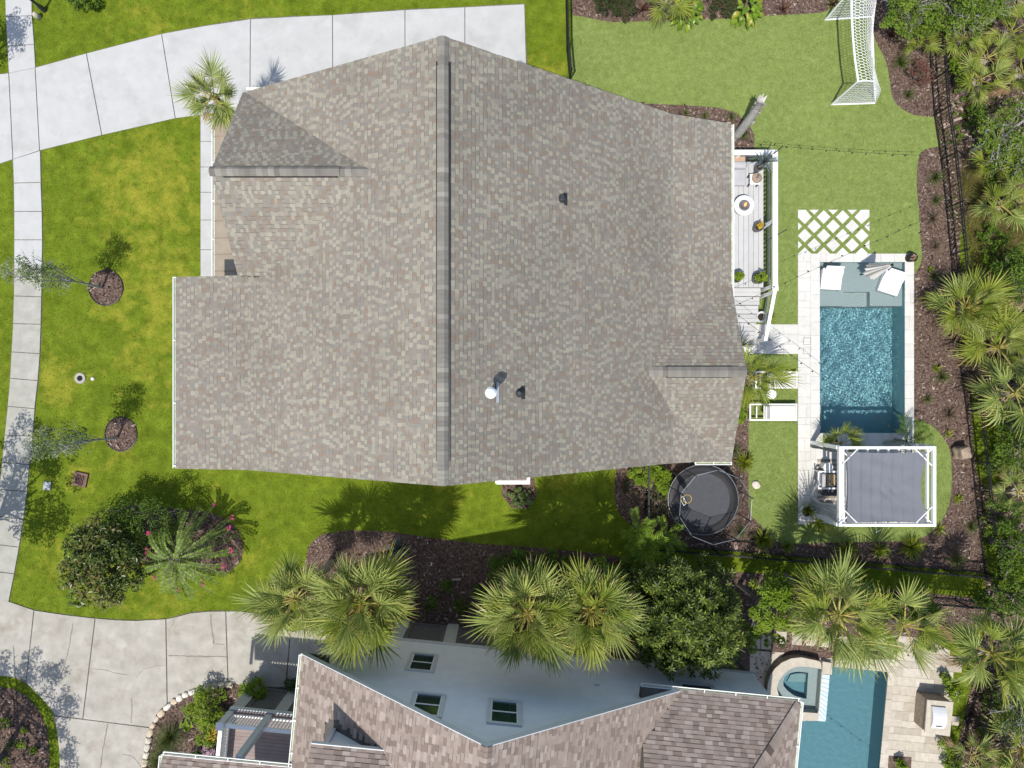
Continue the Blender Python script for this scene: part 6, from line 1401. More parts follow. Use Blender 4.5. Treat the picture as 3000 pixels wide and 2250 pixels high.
fan_palm(2820, 905, 1.2, 1.6, 40, 'big clump of fan palm fronds right of the swimming pool', ('yellow', 'yellow', 'green'), 3, elev=(70, -20))
fan_palm(2915, 1020, 1.1, 1.6, 22, 'fan palm with some orange dead fronds by the fence, below the big palm clump', ('yellow', 'green'), 6, elev=(65, -20))
fan_palm(2965, 1150, 1.8, 1.8, 22, 'greyish fan palm at the right edge, level with the pool bottom', ('green',), 4, elev=(70, -30))
fan_palm(2815, 110, 1.0, 1.1, 12, 'fan palm peeping out of the leafy oak behind the soccer goal', ('yellow', 'green'), 0, elev=(55, -10))
fan_palm(2955, 100, 1.1, 1.15, 12, 'bright yellow fan palm in the top right corner woodland', ('yellow',), 3, elev=(60, -15))
fan_palm(2885, 175, 1.0, 1.1, 10, 'green fan palm in the woodland between two yellowish palms', ('green', 'yellow'), 2, elev=(50, -10))
fan_palm(2862, 240, .9, 1.15, 12, 'low fan palm right of the fence, above the light green oak', ('yellow', 'green'), 2, elev=(50, -10))
fan_palm(2985, 215, 1.0, 1.15, 10, 'fan palm with burnt orange fronds at the right edge near the top', ('yellow',), 7, elev=(50, -10))
fan_palm(2690, 125, .7, .95, 9, 'little fan palm in the mulch behind the soccer goal', ('yellow',), 1, trunk=False, elev=(60, 10))
fan_palm(2925, 605, 1.0, 1.15, 12, 'yellow fan palm standing alone in brown brush by the right edge', ('yellow', 'yellow', 'green'), 1, elev=(50, -5))
fan_palm(2900, 475, 1.0, 1.1, 10, 'small yellow fan palm in front of the oak by the fence', ('yellow',), 1, trunk=False, elev=(60, 5))
fan_palm(2975, 570, 1.0, 1.2, 9, 'fan palm cut by the right edge above the brown brush', ('yellow', 'green'), 2, elev=(50, -5))
fan_palm(2990, 1330, 1.3, 1.25, 14, 'fan palm at the right edge opposite the pergola', ('green', 'yellow'), 2, elev=(50, -15))
fan_palm(2978, 1440, 1.2, 1.2, 12, 'fan palm with ragged grey fronds at the right edge, under the pergola level', ('green',), 6, elev=(50, -20))
fan_palm(2990, 2190, 1.5, 1.75, 18, 'fan palm with yellow tips in the bottom right corner', ('yellow', 'green'), 2, elev=(55, -10))
fan_palm(3010, 2085, 1.6, 1.5, 12, 'fan palm cut by the right edge near the bottom', ('yellow', 'green'), 3, elev=(50, -15))
fan_palm(2840, 2210, 1.2, 1.05, 12, 'low bluish fan palm beside the slanting fence at the bottom', ('green',), 1, trunk=False, elev=(60, 5))
fan_palm(1960, -2, 1.6, 1.2, 16, 'fan palm cut by the top edge over the planting bed', ('yellow', 'green'), 0, elev=(60, -20))
# potted and feather palms
pt, f = pot(2440, 1296, .04, .22, .5, M['black'], 'potted_palm', 'potted fan palm with yellow fronds at the left of the pool foot', 'potted palm')
for i in range(9): place_frond(pt, random.choice(fans('yellow')), Vector((0, 0, 1.15)), i*2.4+.5, R(random.uniform(5, 60)), .95)
b = MB(); b.tube([(0, 0, .4), (0, 0, 1.18)], [.05, .035], 7); b.build('stem', M['palmtrunk'], pt, world=False)
feather_palm(2655, 1292, .95, 1.1, 9, 'dark feathery palm at the right of the pool foot beside the pergola', M['leaf_mid'], None, z0=.04, elev=(55, -5))
feather_palm(1868, 1548, 1.1, 1.0, 9, 'bright feather palm rosette nearest the short fence', M['areca'], 'feather palms below the trampoline')
feather_palm(1893, 1602, 1.2, 1.15, 9, 'bright feather palm rosette lowest of the three in the shade', M['areca'], 'feather palms below the trampoline')
feather_palm(1950, 1568, .9, 1.05, 8, 'bright feather palm rosette pointing towards the trampoline', M['areca'], 'feather palms below the trampoline')
# deck pots
pt, f = pot(2226, 488, DZ, .17, .42, M['greypot'], 'potted_agave', 'grey pot with a bluish spiky agave at the top corner of the deck', 'potted plant'); o = grass_clump(2240, 474, .72, 60, 'x', M['yuccablue'], None, .055, arch=.35, ang=(5, 88), h0=DZ+1.15, z0=DZ+1.0)
b = MB(); b.tube([(0, 0, .36), (f.x*0+.1, .08, .7), (o.location.x-f.x, o.location.y-f.y, 1.05)], [.04, .035, .03], 7); b.build('stem', M['palmtrunk'], pt, world=False)
for ch in list(o.children): ch.parent = pt; ch.location = o.location-pt.location
bpy.data.objects.remove(o)
pt, f = pot(2224, 664, DZ, .20, .40, M['greypot'], 'potted_croton', 'dark grey pot with a yellow leaved plant on the deck below the fire table', 'potted plant', .8); V, F, rr = leaf_cloud([(0.04, .03, .50, .15, .15, .12)], 70, .15, 5, 14, aspect=.35); npobj('foliage', V, F, M['yellowfl'], pt, rr, world=False)
for (px_, py_, r_, lab, sd_) in ((2229, 813, .27, 'round dark pot with bright green leaves by the deck rail at the stair top', 6), (2165, 812, .22, 'planter of bright green leaves against the house at the stair top', 9)):
    pt, f = pot(px_-6, py_+2, DZ, r_*.9, .38, M['greypot'], 'potted_shrub', lab, 'potted plant'); V, F, rr = leaf_cloud([(.03, .02, .55, r_*1.0, r_*1.0, .20)], 330, .11, sd_, 30); npobj('foliage', V, F, M['leaf_lime'], pt, rr, world=False)
pt, f = pot(2232, 928, 0, .24, .42, M['whitepot'], 'white_planter', 'pale round pot by the foot of the deck stairs', 'pot')
grass_clump(2256, 932, .50, 22, 'yellow striped spiky plant by the foot of the deck stairs', M['spiky'], None, .045, 'spiky plant', .4, 'spiky_plant', ang=(15, 80))
pt, f = pot(2676, 753, 0, .20, .42, M['black'], 'black_planter', 'black round planter with brown stems at the pool corner', 'pot'); V, F, rr = leaf_cloud([(0, 0, .42, .14, .14, .06)], 60, .10, 8, 12); npobj('dry_stems', V, F, M['fronddry'], pt, rr, world=False)
pt, f = pot(2366, 1500, .04, .30, .45, M['whitepot'], 'bowl_planter', 'wide white bowl planter with spiky green plant at the patio corner', 'potted plant'); o = grass_clump(2375, 1497, .62, 40, 'x', M['spiky'], None, .045, arch=.5, ang=(5, 75), h0=.8, z0=.4)
for ch in list(o.children): ch.parent = pt; ch.location = o.location-pt.location
bpy.data.objects.remove(o)
# spiky clumps and grasses
SG = 'yellow green spiky clumps in the back garden beds'
for i, (px_, py_, L_, n_, lab) in enumerate(((2402, 1536, .62, 46, 'yellow green spiky clump under the tied curtain of the pergola'), (2185, 1355, .55, 110, 'yellow green spiky clump between the house corner and the lower turf'), (2238, 1584, .62, 120, 'yellow green spiky clump right of the trampoline at the turf corner'),
        (2485, 1612, .60, 110, 'yellow green spiky clump in the lower bed, left of its two neighbours'), (2582, 1615, .48, 80, 'smallest of the three yellow green spiky clumps under the pergola'), (2676, 1607, .66, 120, 'yellow green spiky clump in the lower bed nearest the right fence'), (2308, 1602, .40, 60, 'small green spiky clump in the shade of the palm on the lower turf edge'), (2755, 1552, .35, 26, 'small pale spiky plant at the lower right turf corner'), (2808, 1462, .30, 30, 'tiny yellow green tuft in the right mulch opposite the pergola'), (2780, 1272, .25, 20, 'tiny green tuft in the mulch by the curved turf edge'), (2726, 788, .22, 18, 'tiny green plant in the mulch right of the pool top'), (2744, 1080, .28, 20, 'tiny green plant in the mulch beside the swimming pool middle'))):
    grass_clump(px_, py_, L_*1.15, n_, lab, M['spiky'], SG, .042, 'spiky clump', .6, 'spiky_plant', ang=(20, 86))
FG = 'soft green grass tufts in the mulch beds'
for i, (px_, py_, L_, n_, lab) in enumerate(((2645, 180, .65, 130, 'soft green grass tuft in the mulch behind the goal'), (2665, 275, .5, 70, 'sparse grass tuft in the mulch below the red shrub'), (2745, 520, .55, 110, 'soft green grass tuft by the fence left side, level with the diamond pavers top'), (2745, 585, .45, 80, 'smaller grass tuft by the fence, just above the brown tufts'), (2765, 1105, .6, 90, 'thin grass tuft right of the pool, half way down'), (2720, 1170, .4, 60, 'sparse grass tuft in the mulch near the lower pool coping'), (2808, 1640, .65, 120, 'soft green grass tuft in the lower right fence corner'), (2850, 1545, .5, 90, 'soft green grass tuft beside the lower right fence'), (2150, 1320, .55, 90, 'soft grass tuft against the back wall of the big house'), (2170, 1560, .55, 80, 'thin grass tuft just below the trampoline'),
        (490, 2170, 1.0, 320, 'big soft grass tuft inside the rock border'), (465, 2235, 1.0, 300, 'soft grass tuft at the bottom edge inside the rock border'), (30, 2185, .5, 70, 'thin grass tuft in the dark island bed'), (2010, 330, .35, 40, 'first small grass tuft in the bed behind the roof edge'), (2065, 338, .35, 40, 'second small grass tuft in the bed behind the roof edge'), (2145, 342, .4, 50, 'third grass tuft in the bed behind the roof, nearest the leaning dead trunk'), (2180, 395, .4, 60, 'grass tuft between the dead trunk and the deck'), (2740, 810, .5, 60, 'dark grass tuft at the mulch edge near the big palm clump'))):
    grass_clump(px_, py_, L_, n_, lab, M['finegrass'], FG, .014, 'grass tuft', .9)
DG = 'brown red grass tufts in the right mulch bed'
for px_, py_, L_, lab in ((2738, 640, .6, 'dark brown red grass tuft right of the diamond pavers'), (2745, 722, .5, 'brown red grass tuft above the black planter level'), (2712, 875, .6, 'dark brown tuft in the mulch left of the big palm clump'), (2785, 1215, .55, 'brown red tuft near the curved turf end'), (2830, 620, .4, 'brown tuft just behind the long fence')):
    grass_clump(px_, py_, L_, 150, lab, M['drygrass'], DG, .014, 'grass tuft', .9)
for px_, py_, L_, lab in ((2298, 22, .6, 'dark red spiky cordyline in the top planting bed left of the goal'), (1884, 22, .65, 'dark red spiky cordyline beside the clipped shrub at the top'), (2612, 98, .6, 'red brown spiky cordyline in the mulch right of the goal'), (2440, 8, .4, 'small red spiky cordyline behind the goal top')):
    grass_clump(px_, py_, L_, 34, lab, M['redblade'], 'red cordylines in the top beds', .04, 'cordyline', .4, 'cordyline', ang=(15, 85))
grass_clump(1168, 1610, .8, 44, 'pale bluish agave at the edge of the dark mulch', M['yuccablue'], None, .05, 'agave', .35, 'agave', ang=(10, 80))
grass_clump(2180, 1010, .9, 10, 'small spiky palm hidden by the back roof corner', M['spiky'], None, .05, 'spiky plant', .5, 'spiky_plant')
# clipped and leafy shrubs
shrub(1803, 18, 1.0, 1.0, 'rounded dark green shrub with reddish tips at the top edge', 'leaf_maroon', 3600, .085, seed=3, ells=[(-.35, .2, .5, .65, .6, .5), (.45, .1, .5, .65, .62, .5)], clumps=70)
shrub(2120, 12, .95, .8, 'maroon tinged shrub between the two big leaved plants at the top', 'leaf_maroon', 3000, .09, seed=4, sq=.75, clumps=60)
def bigleaf(px, py, r, n, label, seed):
    rg = random.Random(seed); c = P(px, py, .55); t = thing('bigleaf_plant', label, 'big leaved plant', (c.x, c.y, 0), 'glossy big leaved plants at the top edge'); b = MB()
    for i in range(8): g = i*.785; b.tube([(0, 0, 0), (r*.4*math.cos(g), r*.4*math.sin(g), .4)], .02, 5)
    b.build('stem', M['leaf_mid'], t, world=False)
    b = MB(); pts = [(0, 0), (.12, .20), (.34, .30), (.62, .24), (.85, .10), (1.0, 0), (.85, -.10), (.62, -.24), (.34, -.30), (.12, -.20)]
    ms = []
    for k in range(6):
        b = MB(); vs = [(x, y, .10*math.sin(math.pi*x)-.22*x*x+.16*abs(y)) for x, y in pts]+[(x, 0, .10*math.sin(math.pi*x)-.22*x*x-.03) for x in (.34, .62)]
        b.add(vs, [(0, 1, 2, 10), (10, 2, 3, 11), (11, 3, 4, 5), (0, 10, 8, 9), (10, 11, 7, 8), (11, 5, 6, 7)], (k+.4)/6); ms.append(b.mesh('leaf', M['bigleaf']))
    for i in range(n):
        u = (i+.5)/n; rr = r*math.sqrt(u)*.85; g = i*2.39996; o = bpy.data.objects.new('leaf', ms[min(5, int(rg.random()**1.6*6))]); COL.objects.link(o); o.parent = t
        o.matrix_basis = Matrix.Translation((rr*math.cos(g), rr*math.sin(g), .75-.45*u+rg.uniform(-.08, .12))) @ Matrix.Rotation(g+rg.uniform(-.7, .7), 4, 'Z') @ Matrix.Rotation(R(rg.uniform(-15, 30)), 4, 'Y') @ Matrix.Scale(rg.uniform(.24, .40), 4)
bigleaf(2012, 25, .72, 60, 'glossy big leaved plant at the top edge, left one with a hanging yellow leaf', 3); bigleaf(2188, 18, .72, 66, 'glossy big leaved plant at the top edge, right one nearest the goal', 8)
shrub(240, -6, .75, .9, 'loose green shrub cut by the top edge near the upper path', 'leaf_mid', 1500, .10, seed=11)
shrub(1900, 1385, .95, .9, 'glossy green shrub with upright leaves between house and trampoline', 'leaf_lime', 1800, .13, seed=12, sq=.7, group='leafy shrubs near the trampoline', aspect=.4)
shrub(1950, 1420, .62, .9, 'glossy green shrub touching the trampoline frame', 'leaf_lime', 1300, .13, seed=13, group='leafy shrubs near the trampoline', aspect=.4)
shrub(1925, 1470, .8, .5, 'sparse greyish shrub left of the trampoline', 'leaf_maroon', 900, .09, seed=14, group='leafy shrubs near the trampoline', sq=1.3)
shrub(1850, 1420, .6, .4, 'thin brownish shrub left of the short fence', 'leaf_maroon', 500, .09, seed=15, group='leafy shrubs near the trampoline', sq=1.2)
shrub(1520, 1460, .75, .5, 'variegated low shrub below the white side stoop', 'leaf_grey', 2300, .085, seed=16, sq=.7)
shrub(2165, 1195, .6, .7, 'yellowish green shrub between the back wall and the open chaise', 'leaf_lime', 1300, .10, seed=17, sq=1.5)
shrub(2185, 1155, .45, .6, 'twiggy yellowish shrub between the palm and the round table', 'leaf_oak', 600, .10, seed=18)
shrub(2695, 215, .75, .9, 'airy red leaved shrub beside the upper fence', 'leaf_red', 800, .075, seed=19, cat='red shrub')
HG = 'low dark green hedge shrubs in the mulch below the palms'
for i, (px_, py_, r_, lab) in enumerate(((1470, 1672, .75, 'leftmost low green shrub of the row behind the mulch, beside the palm'), (1845, 1660, .7, 'dark shrub between the row of low shrubs and the big whorled tree'), (2470, 1748, 1.0, 'dark shrub between the wide palm and the shaded grass strip'), (2330, 1752, .95, 'dark shrub behind the light green tree at the shaded grass strip'), (1520, 1648, .62, 'left low green shrub of the row behind the mulch'), (1600, 1650, .6, 'middle low green shrub of the row behind the mulch'), (1670, 1655, .55, 'right low green shrub of the row behind the mulch'), (1760, 1665, .6, 'low shaded shrub at the foot of the dark whorled tree'))):
    shrub(px_, py_, r_, 3.0 if px_ > 2300 else 1.5, lab, 'leaf_mid', 1900 if px_ > 2300 else 1300, .11, seed=21+i, group=HG)
for i, (px_, py_, r_, lab) in enumerate(((1310, 1715, .35, 'small light green shrub in the middle of the dark mulch'), (1262, 1768, .4, 'small green shrub in the dark mulch right of the largest palm'), (1350, 1772, .42, 'small green shrub near the foundation wall'), (1402, 1735, .4, 'climbing leggy green shrub left of the white tipped palm'))):
    shrub(px_, py_, r_, .6, lab, 'leaf_mid', 260, .11, seed=31+i, group='small green shrubs in the dark mulch')
shrub(1418, 1860, .55, 1.0, 'dark ivy like shrub at the wall under the white tipped palm', 'leaf_mid', 900, .11, seed=36, sq=1.3)
shrub(2668, 1778, 1.3, 2.7, 'broad green shrub row above the small palm at the neighbouring fence', 'leaf_oak', 2600, .13, seed=37, sq=.5)
shrub(2568, 1765, .9, 3.0, 'darker green shrub behind the wide palm at the neighbouring fence', 'leaf_mid', 1900, .13, seed=38)
shrub(2735, 1880, .6, .7, 'flowering green shrub with few pink blossoms right of the small palm', 'leaf_mid', 700, .10, seed=39)
for i, (px_, py_, r_, m_, lab) in enumerate(((2795, 2030, .4, 'leaf_lime', 'feathery light green bush above the grill island'), (2775, 2180, .45, 'leaf_lime', 'light green bush below the grill island'), (2770, 1985, .3, 'leaf_lime', 'small yellow green plant at the patio right edge'), (2790, 2245, .5, 'leaf_oak', 'green bush at the bottom edge right of the patio'), (2640, 2240, .25, 'leaf_lime', 'small green plant in the square patio planting'))):
    shrub(px_, py_, r_, .7, lab, m_, 420, .11, seed=41+i, group='small bushes round the neighbouring patio')
# bed inside the rock border
shrub(618, 2095, .95, 1.4, 'rounded yellow green shrub inside the rock border', 'leaf_lime', 3600, .105, seed=51, ells=[(-.2, .3, .7, .85, .8, .7), (.1, -.6, .6, .8, .8, .6), (-.35, -1.0, .5, .5, .6, .5)], clumps=76, group='green shrubs by the front deck of the pale grey house')
shrub(748, 2022, .72, 1.3, 'dense green shrub beside the driveway end at the skirt wall', 'leaf_lime', 2200, .10, seed=52, group='green shrubs by the front deck of the pale grey house')
shrub(590, 2235, .7, 1.0, 'green shrub at the bottom edge left of the porch gutter', 'leaf_mid', 1500, .10, seed=53, group='green shrubs by the front deck of the pale grey house')
shrub(640, 2140, .35, 1.6, 'yellow orange leaved bush beside the white deck railing', 'yellowfl', 160, .12, seed=54)
shrub(612, 2196, .34, 1.2, 'pink and white flowering bush beside the white deck railing', 'petal', 420, .075, seed=55, cat='flower bush', group=None)
bl = shrub(546, 2124, .30, .4, 'light green large leaved plant in the rock bordered bed', 'bigleaf', 12, .30, seed=56, cat='plant', aspect=.75, stem=False)
shrub(860, 2005, .4, .6, 'dark ground shrub at the corner under the gutter of the pale grey house', 'leaf_dark', 500, .09, seed=57)
for i, (px_, py_, r_, lab) in enumerate(((12, 2120, .32, 'small lime shrub at the left edge of the island bed'), (63, 2182, .22, 'small lime shrub in the middle of the island bed'), (100, 2197, .18, 'tiny green plant at the right of the island bed'), (15, 2240, .4, 'green shrub at the bottom left corner'), (70, 2140, .15, 'tiny grey green plant at the top of the island bed'))):
    shrub(px_, py_, r_, .35, lab, 'leaf_lime', 160, .09, seed=61+i, group='small plants in the dark island bed', stem=False)
# trees
def young(px, py, lab, seed, s_=1.0):
    return tree(px, py, 5, [(-.25, .05, 2.6, .62, .62, 1.0), (-.35, .15, 3.9, .72, .68, .9), (-.3, 0, 4.9, .5, .5, .6)], lab, 'leaf_grey', 1500, .085, seed, group='young trees ringed with mulch in the front lawn', tr=.05, bark='barkg', clumps=70, limbs=14, bare=36, nm='young_tree', crad=.30)
young(300, 843, 'thin young tree in the upper mulch ring of the front lawn', 71); young(345, 1282, 'thin young tree in the lower mulch ring of the front lawn', 72)
tree(430, 1595, 4, [(-.3, -.1, 2.6, 1.5, 1.75, 2.1), (-.9, .3, 1.8, 1.2, 1.2, 1.4), (.1, -.7, 1.6, 1.2, 1.0, 1.3)], 'large dark glossy magnolia with bronze leaf backs on the front lawn', 'leaf_magnolia', 7200, .17, 73, tr=.13, clumps=150, nm='magnolia_tree', cat='magnolia', crad=.24, whorl=0)
tree(505, 1508, 3, [(.1, .0, 1.8, 1.35, 1.0, 1.1), (-1.15, .25, 1.7, 1.2, .95, 1.1)], 'dense small leaved dark evergreen behind the magnolia', 'leaf_mid', 8000, .07, 74, tr=.1, clumps=140, nm='evergreen_shrub', cat='evergreen')
# crape myrtle: arching branches with paired leaves and pink flower heads
c = G(597, 1597); t = thing('crape_myrtle', 'arching crape myrtle with pink flower clusters beside the magnolia', 'flowering tree', (*c, 0))
b = MB(); tw_ = MB(); V = []; rr = []; fl = MB(); tips = []
for i in range(46):
    g = i*2.39996+random.uniform(-.2, .2); u = (i+.5)/46; l = .9+1.0*u**.5+random.uniform(-.2, .25); z0 = 1.4+1.6*(1-u); st = Vector((.10*math.cos(g), .10*math.sin(g), z0)); d_ = Vector((math.cos(g), math.sin(g), 0)); path = [st+d_*l*k+Vector((0, 0, 1.1*k-(1.1+.9*u)*k*k)) for k in (0, .2, .4, .6, .8, 1.0)]; tw_.tube(path, [.018, .015, .012, .01, .007, .004], 4, caps=False)
    path3 = [Vector(p) for p in path]; n_ = 26
    for k in range(n_):
        p_ = along(path3, .10+.9*k/n_); ax = (along(path3, min(1, .13+.9*k/n_))-along(path3, .07+.9*k/n_)).normalized(); sd = ax.cross(Vector((0, 0, 1))).normalized()
        for s_ in (-1, 1):
            ll = .135*random.uniform(.7, 1.15); dr = (sd*s_+ax*.35+Vector((0, 0, random.uniform(.0, .35)))).normalized(); wv = ax*ll*.27; V += [p_, p_+dr*ll*.55+wv, p_+dr*ll, p_+dr*ll*.55-wv]; rr.append(random.random())
    tips.append(path3[-1])
tw_.build('branch', M['bark'], t, world=False); npobj('crown', V, np.arange(len(V)).reshape(-1, 4), M['leaf_crape'], t, np.array(rr), world=False)
b = MB(); b.tube([(0, 0, 0), (.05, .02, 1.0), (0, 0, 2.2)], [.09, .07, .05], 7); b.tube([(0, 0, .3), (.2, .1, 1.2), (.05, .1, 2.0)], [.05, .04, .03], 6); b.build('trunk', M['barkg'], t, world=False)
for i in range(1, 46, 4):
    Vf, Ff, rf_ = leaf_cloud([(0, 0, 0, .12, .12, .09)], 80, .065, i, 8, aspect=.8); npobj('flower_cluster', Vf+np.array(tips[i]), Ff, M['pink'], t, rf_, world=False)
# the big whorled tree by the grey wall
tree(1925, 1722, 5, [(-.2, 0.0, 3.9, 2.3, 2.0, 1.7), (1.5, -.7, 3.6, 1.5, 1.5, 1.5), (-1.3, .4, 3.4, 1.4, 1.6, 1.4), (.8, .9, 2.5, 1.8, 1.1, 1.2), (-.6, -1.0, 3.0, 1.5, 1.2, 1.3)], 'big dark tree with star shaped leaf whorls against the grey wall', 'leaf_whorl', 3000, .235, 75, tr=.16, clumps=300, whorl=7, aspect=.34, nm='whorled_tree', cat='tree', crad=.22)
tree(2165, 1712, 4, [(.1, .0, 3.3, 1.15, 1.1, .9), (.2, -1.1, 2.2, 1.0, 1.1, .8), (.6, .6, 2.0, .9, .8, .8)], 'light green leafy tree between the dark tree and the wide palm', 'leaf_lime', 4800, .12, 76, tr=.1, clumps=70)
# woodland trees on the right
OG = 'leafy oaks in the woodland beyond the fence'
def fence_x(py):                            # photo x of the long fence's foot line at photo y
    f_ = [(60, 2712), (140, 2720), (340, 2735), (470, 2755), (610, 2770), (746, 2783), (1066, 2810), (1202, 2829), (1496, 2860), (1800, 2890), (2600, 2900)]
    return float(np.interp(py, [a for a, _ in f_], [b_ for _, b_ in f_]))
def wtree(px, py, h, ells, *a, **k):       # px,py = photo pixel of the first crown's centre; woodland scrub, the foot kept behind the fence
    e0 = ells[0]; z0 = e0[2]; c = P(px, py, 1.9); fx, fy = 1500+c.x/S, 1125-c.y/S; fx2 = max(fx, fence_x(fy)+28); dx_ = (fx-fx2)*S
    ells = [(e[0]-e0[0]+dx_, e[1]-e0[1], 1.9+(e[2]-z0), e[3], e[4], e[5]*.9) for e in ells]
    return tree(fx2, fy, h, ells, *a, **k)
wtree(2790, 30, 5, [(.2, .5, 3.6, 1.5, 1.0, 1.2), (-1.1, .2, 3.2, 1.0, .9, .9), (.9, .2, 3.2, .8, .9, .8)], 'leafy oak overhanging the top of the long fence', 'leaf_oak', 4600, .11, 81, group=OG, bare=30, clumps=150, crad=.3)
wtree(2655, 25, 4, [(.2, .2, 2.9, 1.1, 1.1, .8)], 'small leafy oak behind the top right corner of the goal', 'leaf_oak', 1800, .11, 82, group=OG, bare=14, clumps=50, tr=.08)
wtree(2940, 400, 6, [(.0, .0, 4.2, 1.2, 1.2, 1.0), (.9, .8, 4.0, 1.0, 1.0, .9), (.6, -.9, 3.8, 1.1, .9, .9)], 'light green oak with bare grey twigs right of the upper turf', 'leaf_oak', 3300, .115, 83, group=OG, bare=46, clumps=120, bark='barkg', crad=.3)
wtree(2985, 800, 5, [(.3, .2, 3.0, 1.1, 1.2, 1.2)], 'dark bushy tree at the right edge behind the big palm clump', 'leaf_mid', 2600, .11, 86, group=OG, clumps=60)
wtree(3005, 1240, 6, [(.5, .0, 3.2, 1.0, 1.1, 1.2), (.3, -1.4, 3.0, 1.1, 1.2, 1.2)], 'dark tree shading the glade opposite the pergola', 'leaf_mid', 3000, .11, 87, group=OG, clumps=90)
wtree(2990, 1610, 6, [(.4, .0, 3.6, 1.0, 1.1, 1.2), (.6, -1.2, 3.2, 1.1, 1.2, 1.1), (.2, 1.3, 3.0, 1.0, 1.1, 1.0)], 'dark oak beside the lower right fence corner', 'leaf_mid', 3600, .105, 88, group=OG, clumps=110)
wtree(2990, 1760, 5, [(.4, .0, 3.0, 1.1, 1.1, 1.1)], 'dark oak at the right edge above the spread palm', 'leaf_mid', 2400, .105, 89, group=OG, clumps=60)
wtree(2985, 2080, 6, [(.3, .0, 3.4, 1.2, 1.4, 1.2)], 'shadowy tree at the right edge behind the slanting fence', 'leaf_dark', 1400, .11, 90, group=OG, clumps=50, bare=60)
wtree(2900, 30, 5, [(.0, .0, 3.4, .9, .7, .8)], 'bright oak crown at the top edge right of the fence', 'leaf_oak', 1700, .105, 111, group=OG, clumps=40, bare=16)
wtree(2985, 470, 5, [(.0, .0, 3.2, .7, .9, .8)], 'bright oak cut by the right edge below the twiggy oak', 'leaf_lime', 1500, .10, 112, group=OG, clumps=36, bare=14)
UG = 'understory bushes beyond the fence'
for i, (px_, py_, r_, h_, m_, lab) in enumerate(((2820, 225, .65, 1.3, 'leaf_lime', 'bright green bush just behind the upper fence'), (2800, 190, .4, .9, 'leaf_lime', 'small bright bush under the oak at the fence'), (2860, 330, .6, .9, 'leaf_mid', 'shaded bush at the fence above the light green oak'), (2905, 700, .8, .9, 'leaf_mid', 'green bush in the brown brush right of the fence'), (2975, 770, .8, 1.2, 'leaf_mid', 'green bush at the right edge above the big palm clump'), (2890, 760, .4, .5, 'leaf_lime', 'small pale bush in the glade near the big palm clump'), (2900, 1360, .5, .7, 'leaf_mid', 'bush in the glade shade behind the boulder'), (2880, 1760, .5, .7, 'leaf_mid', 'bush between both fence corners at the lower right'), (2900, 2060, .5, .6, 'leaf_mid', 'bush right of the slanting fence'), (2880, 2150, .35, .5, 'leaf_lime', 'small lime bush low beside the slanting fence'), (2960, 1990, .6, .9, 'leaf_dark', 'dark bush under the spread palm'), (2930, 540, .7, .8, 'leaf_mid', 'green bush under the light green oak'))):
    shrub(px_, py_, r_, h_, lab, m_, int(1300*r_), .10, seed=91+i, group=UG)
V, F, rr = leaf_cloud([(x*S-22.5, 16.9-y*S, .2, 1.1, 1.1, .35) for x, y in ((2900, 380), (2960, 470), (2990, 640), (2930, 900), (2990, 960), (2960, 1060), (2990, 1560), (2925, 1480), (2985, 1700), (2930, 1900), (2985, 1890), (2930, 2110), (2900, 2240), (2960, 2230), (2850, 60), (2900, 40), (2990, 160), (2870, 140), (2850, 300), (2840, 430), (2870, 250), (2960, 560), (2880, 960), (2900, 1180), (2950, 1330), (2930, 1560), (2960, 1850), (2880, 1960))], 16000, .09, 5, 420)
bx, by = [], []
for (cx, cy, r_) in ((2880, 660, 75), (2935, 700, 90), (2960, 780, 70), (2900, 780, 60), (2850, 540, 50), (2890, 850, 45), (2990, 680, 60)):
    bx.append(RNG.normal(cx, r_*.5, 2600)); by.append(RNG.normal(cy, r_*.5, 2600))
bx, by = np.concatenate(bx), np.concatenate(by); k_ = bx > 2815; blades('dry_brush', bx[k_], by[k_], .32, .02, M['drybrush'], 0, 1.2)
tag(npobj('undergrowth', V, F, M['leaf_mid'], None, rr), kind='stuff')
# dead wood: the leaning trunk by the house, a fallen log, the lamp post
b0 = G(2175, 388); t = thing('dead_palm_trunk', 'leaning dead palm trunk with shaggy pale boots behind the house', 'dead trunk', (*b0, 0)); tp = P(2228, 302, 2.3)-Vector((*b0, 0))
b = MB(); b.tube([(-.25, -.15, 0), tp*.5+Vector((-.1, -.08, .06)), tp], [.19, .18, .12], 10, rnd=.3); b.build('trunk', M['barkg'], t, world=False)
b = MB()
for i in range(150):
    u = .30+.72*random.random(); p_ = tp*u; g = random.uniform(0, 6.28); d_ = Vector((math.cos(g), math.sin(g), .2)); sd = Vector((-d_.y, d_.x, 0)); b.add([p_+sd*.09+d_*.08, p_-sd*.09+d_*.08, p_+d_*.24+tp.normalized()*random.uniform(.15, .38)], [(0, 1, 2)], random.uniform(.6, 1))
b.build('boot', M['paleboot'], t, world=False)
b = MB(); p0, p1 = P(2905, 375, .25), P(2940, 362, .3); b.tube([p0, p0.lerp(p1, .5)+Vector((0, 0, .05)), p1], [.13, .12, .1], 8); tag(b.build('fallen_log', M['barkg']), 'pale fallen log beyond the fence under the light green oak', 'log')
b = MB(); p0, p1 = P(2945, 2080, .2), P(2985, 2180, .5); b.tube([p0, p0.lerp(p1, .5)+Vector((0.1, 0, .05)), p1], [.16, .17, .13], 9, rnd=.5)
for i in range(60):
    p_ = p0.lerp(p1, random.random()); g = random.uniform(0, 6.28); d_ = Vector((math.cos(g), math.sin(g), .4)); sd = Vector((-d_.y, d_.x, 0)); b.add([p_+sd*.06+d_*.1, p_-sd*.06+d_*.1, p_+d_*.34], [(0, 1, 2)], random.random())
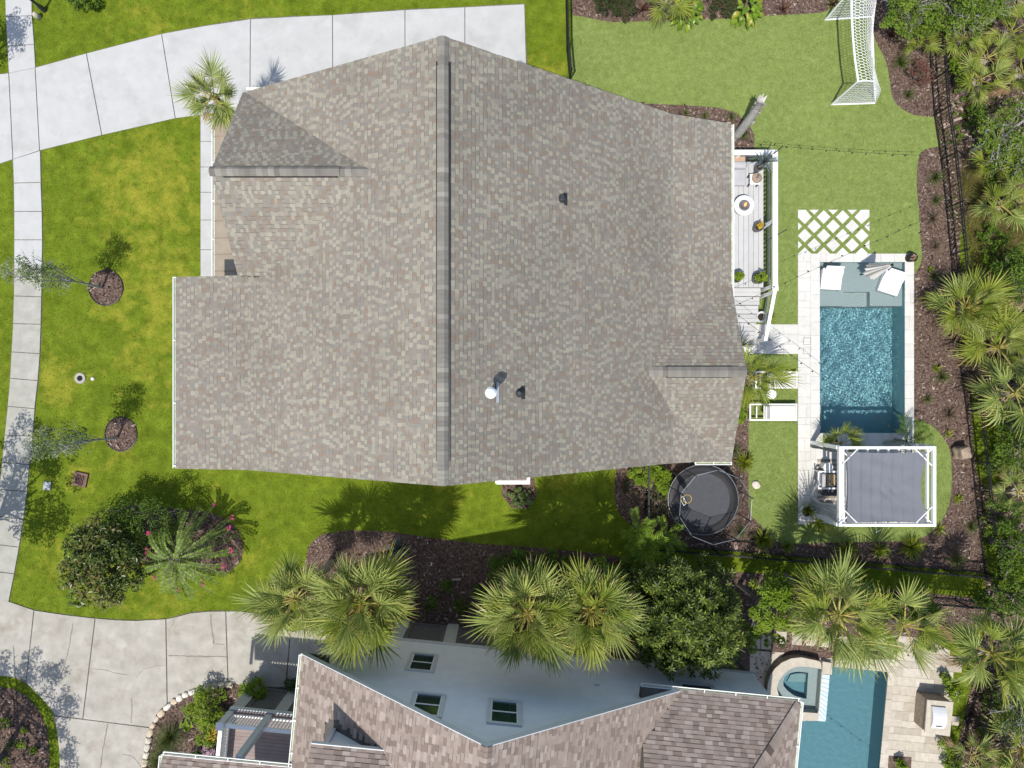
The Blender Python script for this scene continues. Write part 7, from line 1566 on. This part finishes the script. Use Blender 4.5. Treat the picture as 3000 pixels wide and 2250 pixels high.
tag(b.build('shaggy_log', M['palmtrunk']), 'shaggy fallen palm trunk at the lower right beyond the slanting fence', 'log')
for i, (px_, py_, s_) in enumerate(((2890, 2060, .12), (2872, 2133, .13), (2965, 1984, .10))): rock('pale_stone', Vector((*G(px_, py_), s_*.4)), s_, s_*.8, s_*.6, i, M['rock'], ['pale stone above its neighbour beside the slanting fence', 'lower pale stone beside the slanting fence', 'pale stone at the far right under the spread palm'][i], 'stone', 'pale stones in the woodland')
lb = G(131, 31); t = thing('street_lamp', 'black street lamp post in the lawn by the top left path', 'street lamp', (*lb, 0))
b = MB(); b.lathe([(.11, 0), (.10, .3), (.06, .5), (.05, 3.4), (.06, 3.45)], n=12); b.build('post', M['vent'], t, world=False)
b = MB(); b.lathe([(.09, 3.45), (.17, 3.85), (.19, 3.87), (.05, 4.05)], n=8); b.build('lantern', M['vent'], t, world=False)
p = G(2213, 1420); rock('pale_stone', Vector((*p, .08)), .16, .2, .09, .4, M['rock'], 'pale flat stone in the mulch right of the trampoline', 'stone')
b = MB(); p0, p1 = P(2566, 1560, .04), P(2580, 1552, .04); b.tube([p0, p1], .018, 5); tag(b.build('white_stick', M['white']), 'short white stick lying on the lower turf', 'stick')
# street trees beyond the left edge (their shade falls into the picture)
SG2 = 'street trees beyond the left edge'
tree(-55, 215, 5, [(0, 0, 4.2, 1.3, 1.3, 1.1)], 'street tree off the left edge shading the top path', 'leaf_oak', 2600, .12, 101, group=SG2, clumps=60)
tree(-70, 1585, 6, [(1.7, .2, 4.8, 1.9, 2.2, 1.4), (2.4, -.6, 4.2, 1.1, 1.2, 1.0), (1.3, 2.6, 4.4, 1.3, 1.6, 1.1)], 'street tree off the left edge shading the lower path', 'leaf_oak', 6500, .12, 102, group=SG2, clumps=110)
tree(10, 2215, 6, [(.2, .2, 5.0, 2.1, 2.3, 1.4), (1.3, -1.5, 4.8, 1.3, 1.3, 1.0), (-.6, 1.8, 4.8, 1.3, 1.4, 1.0)], 'street tree off the corner shading the island and driveway', 'leaf_oak', 6800, .12, 103, group=SG2, clumps=80)
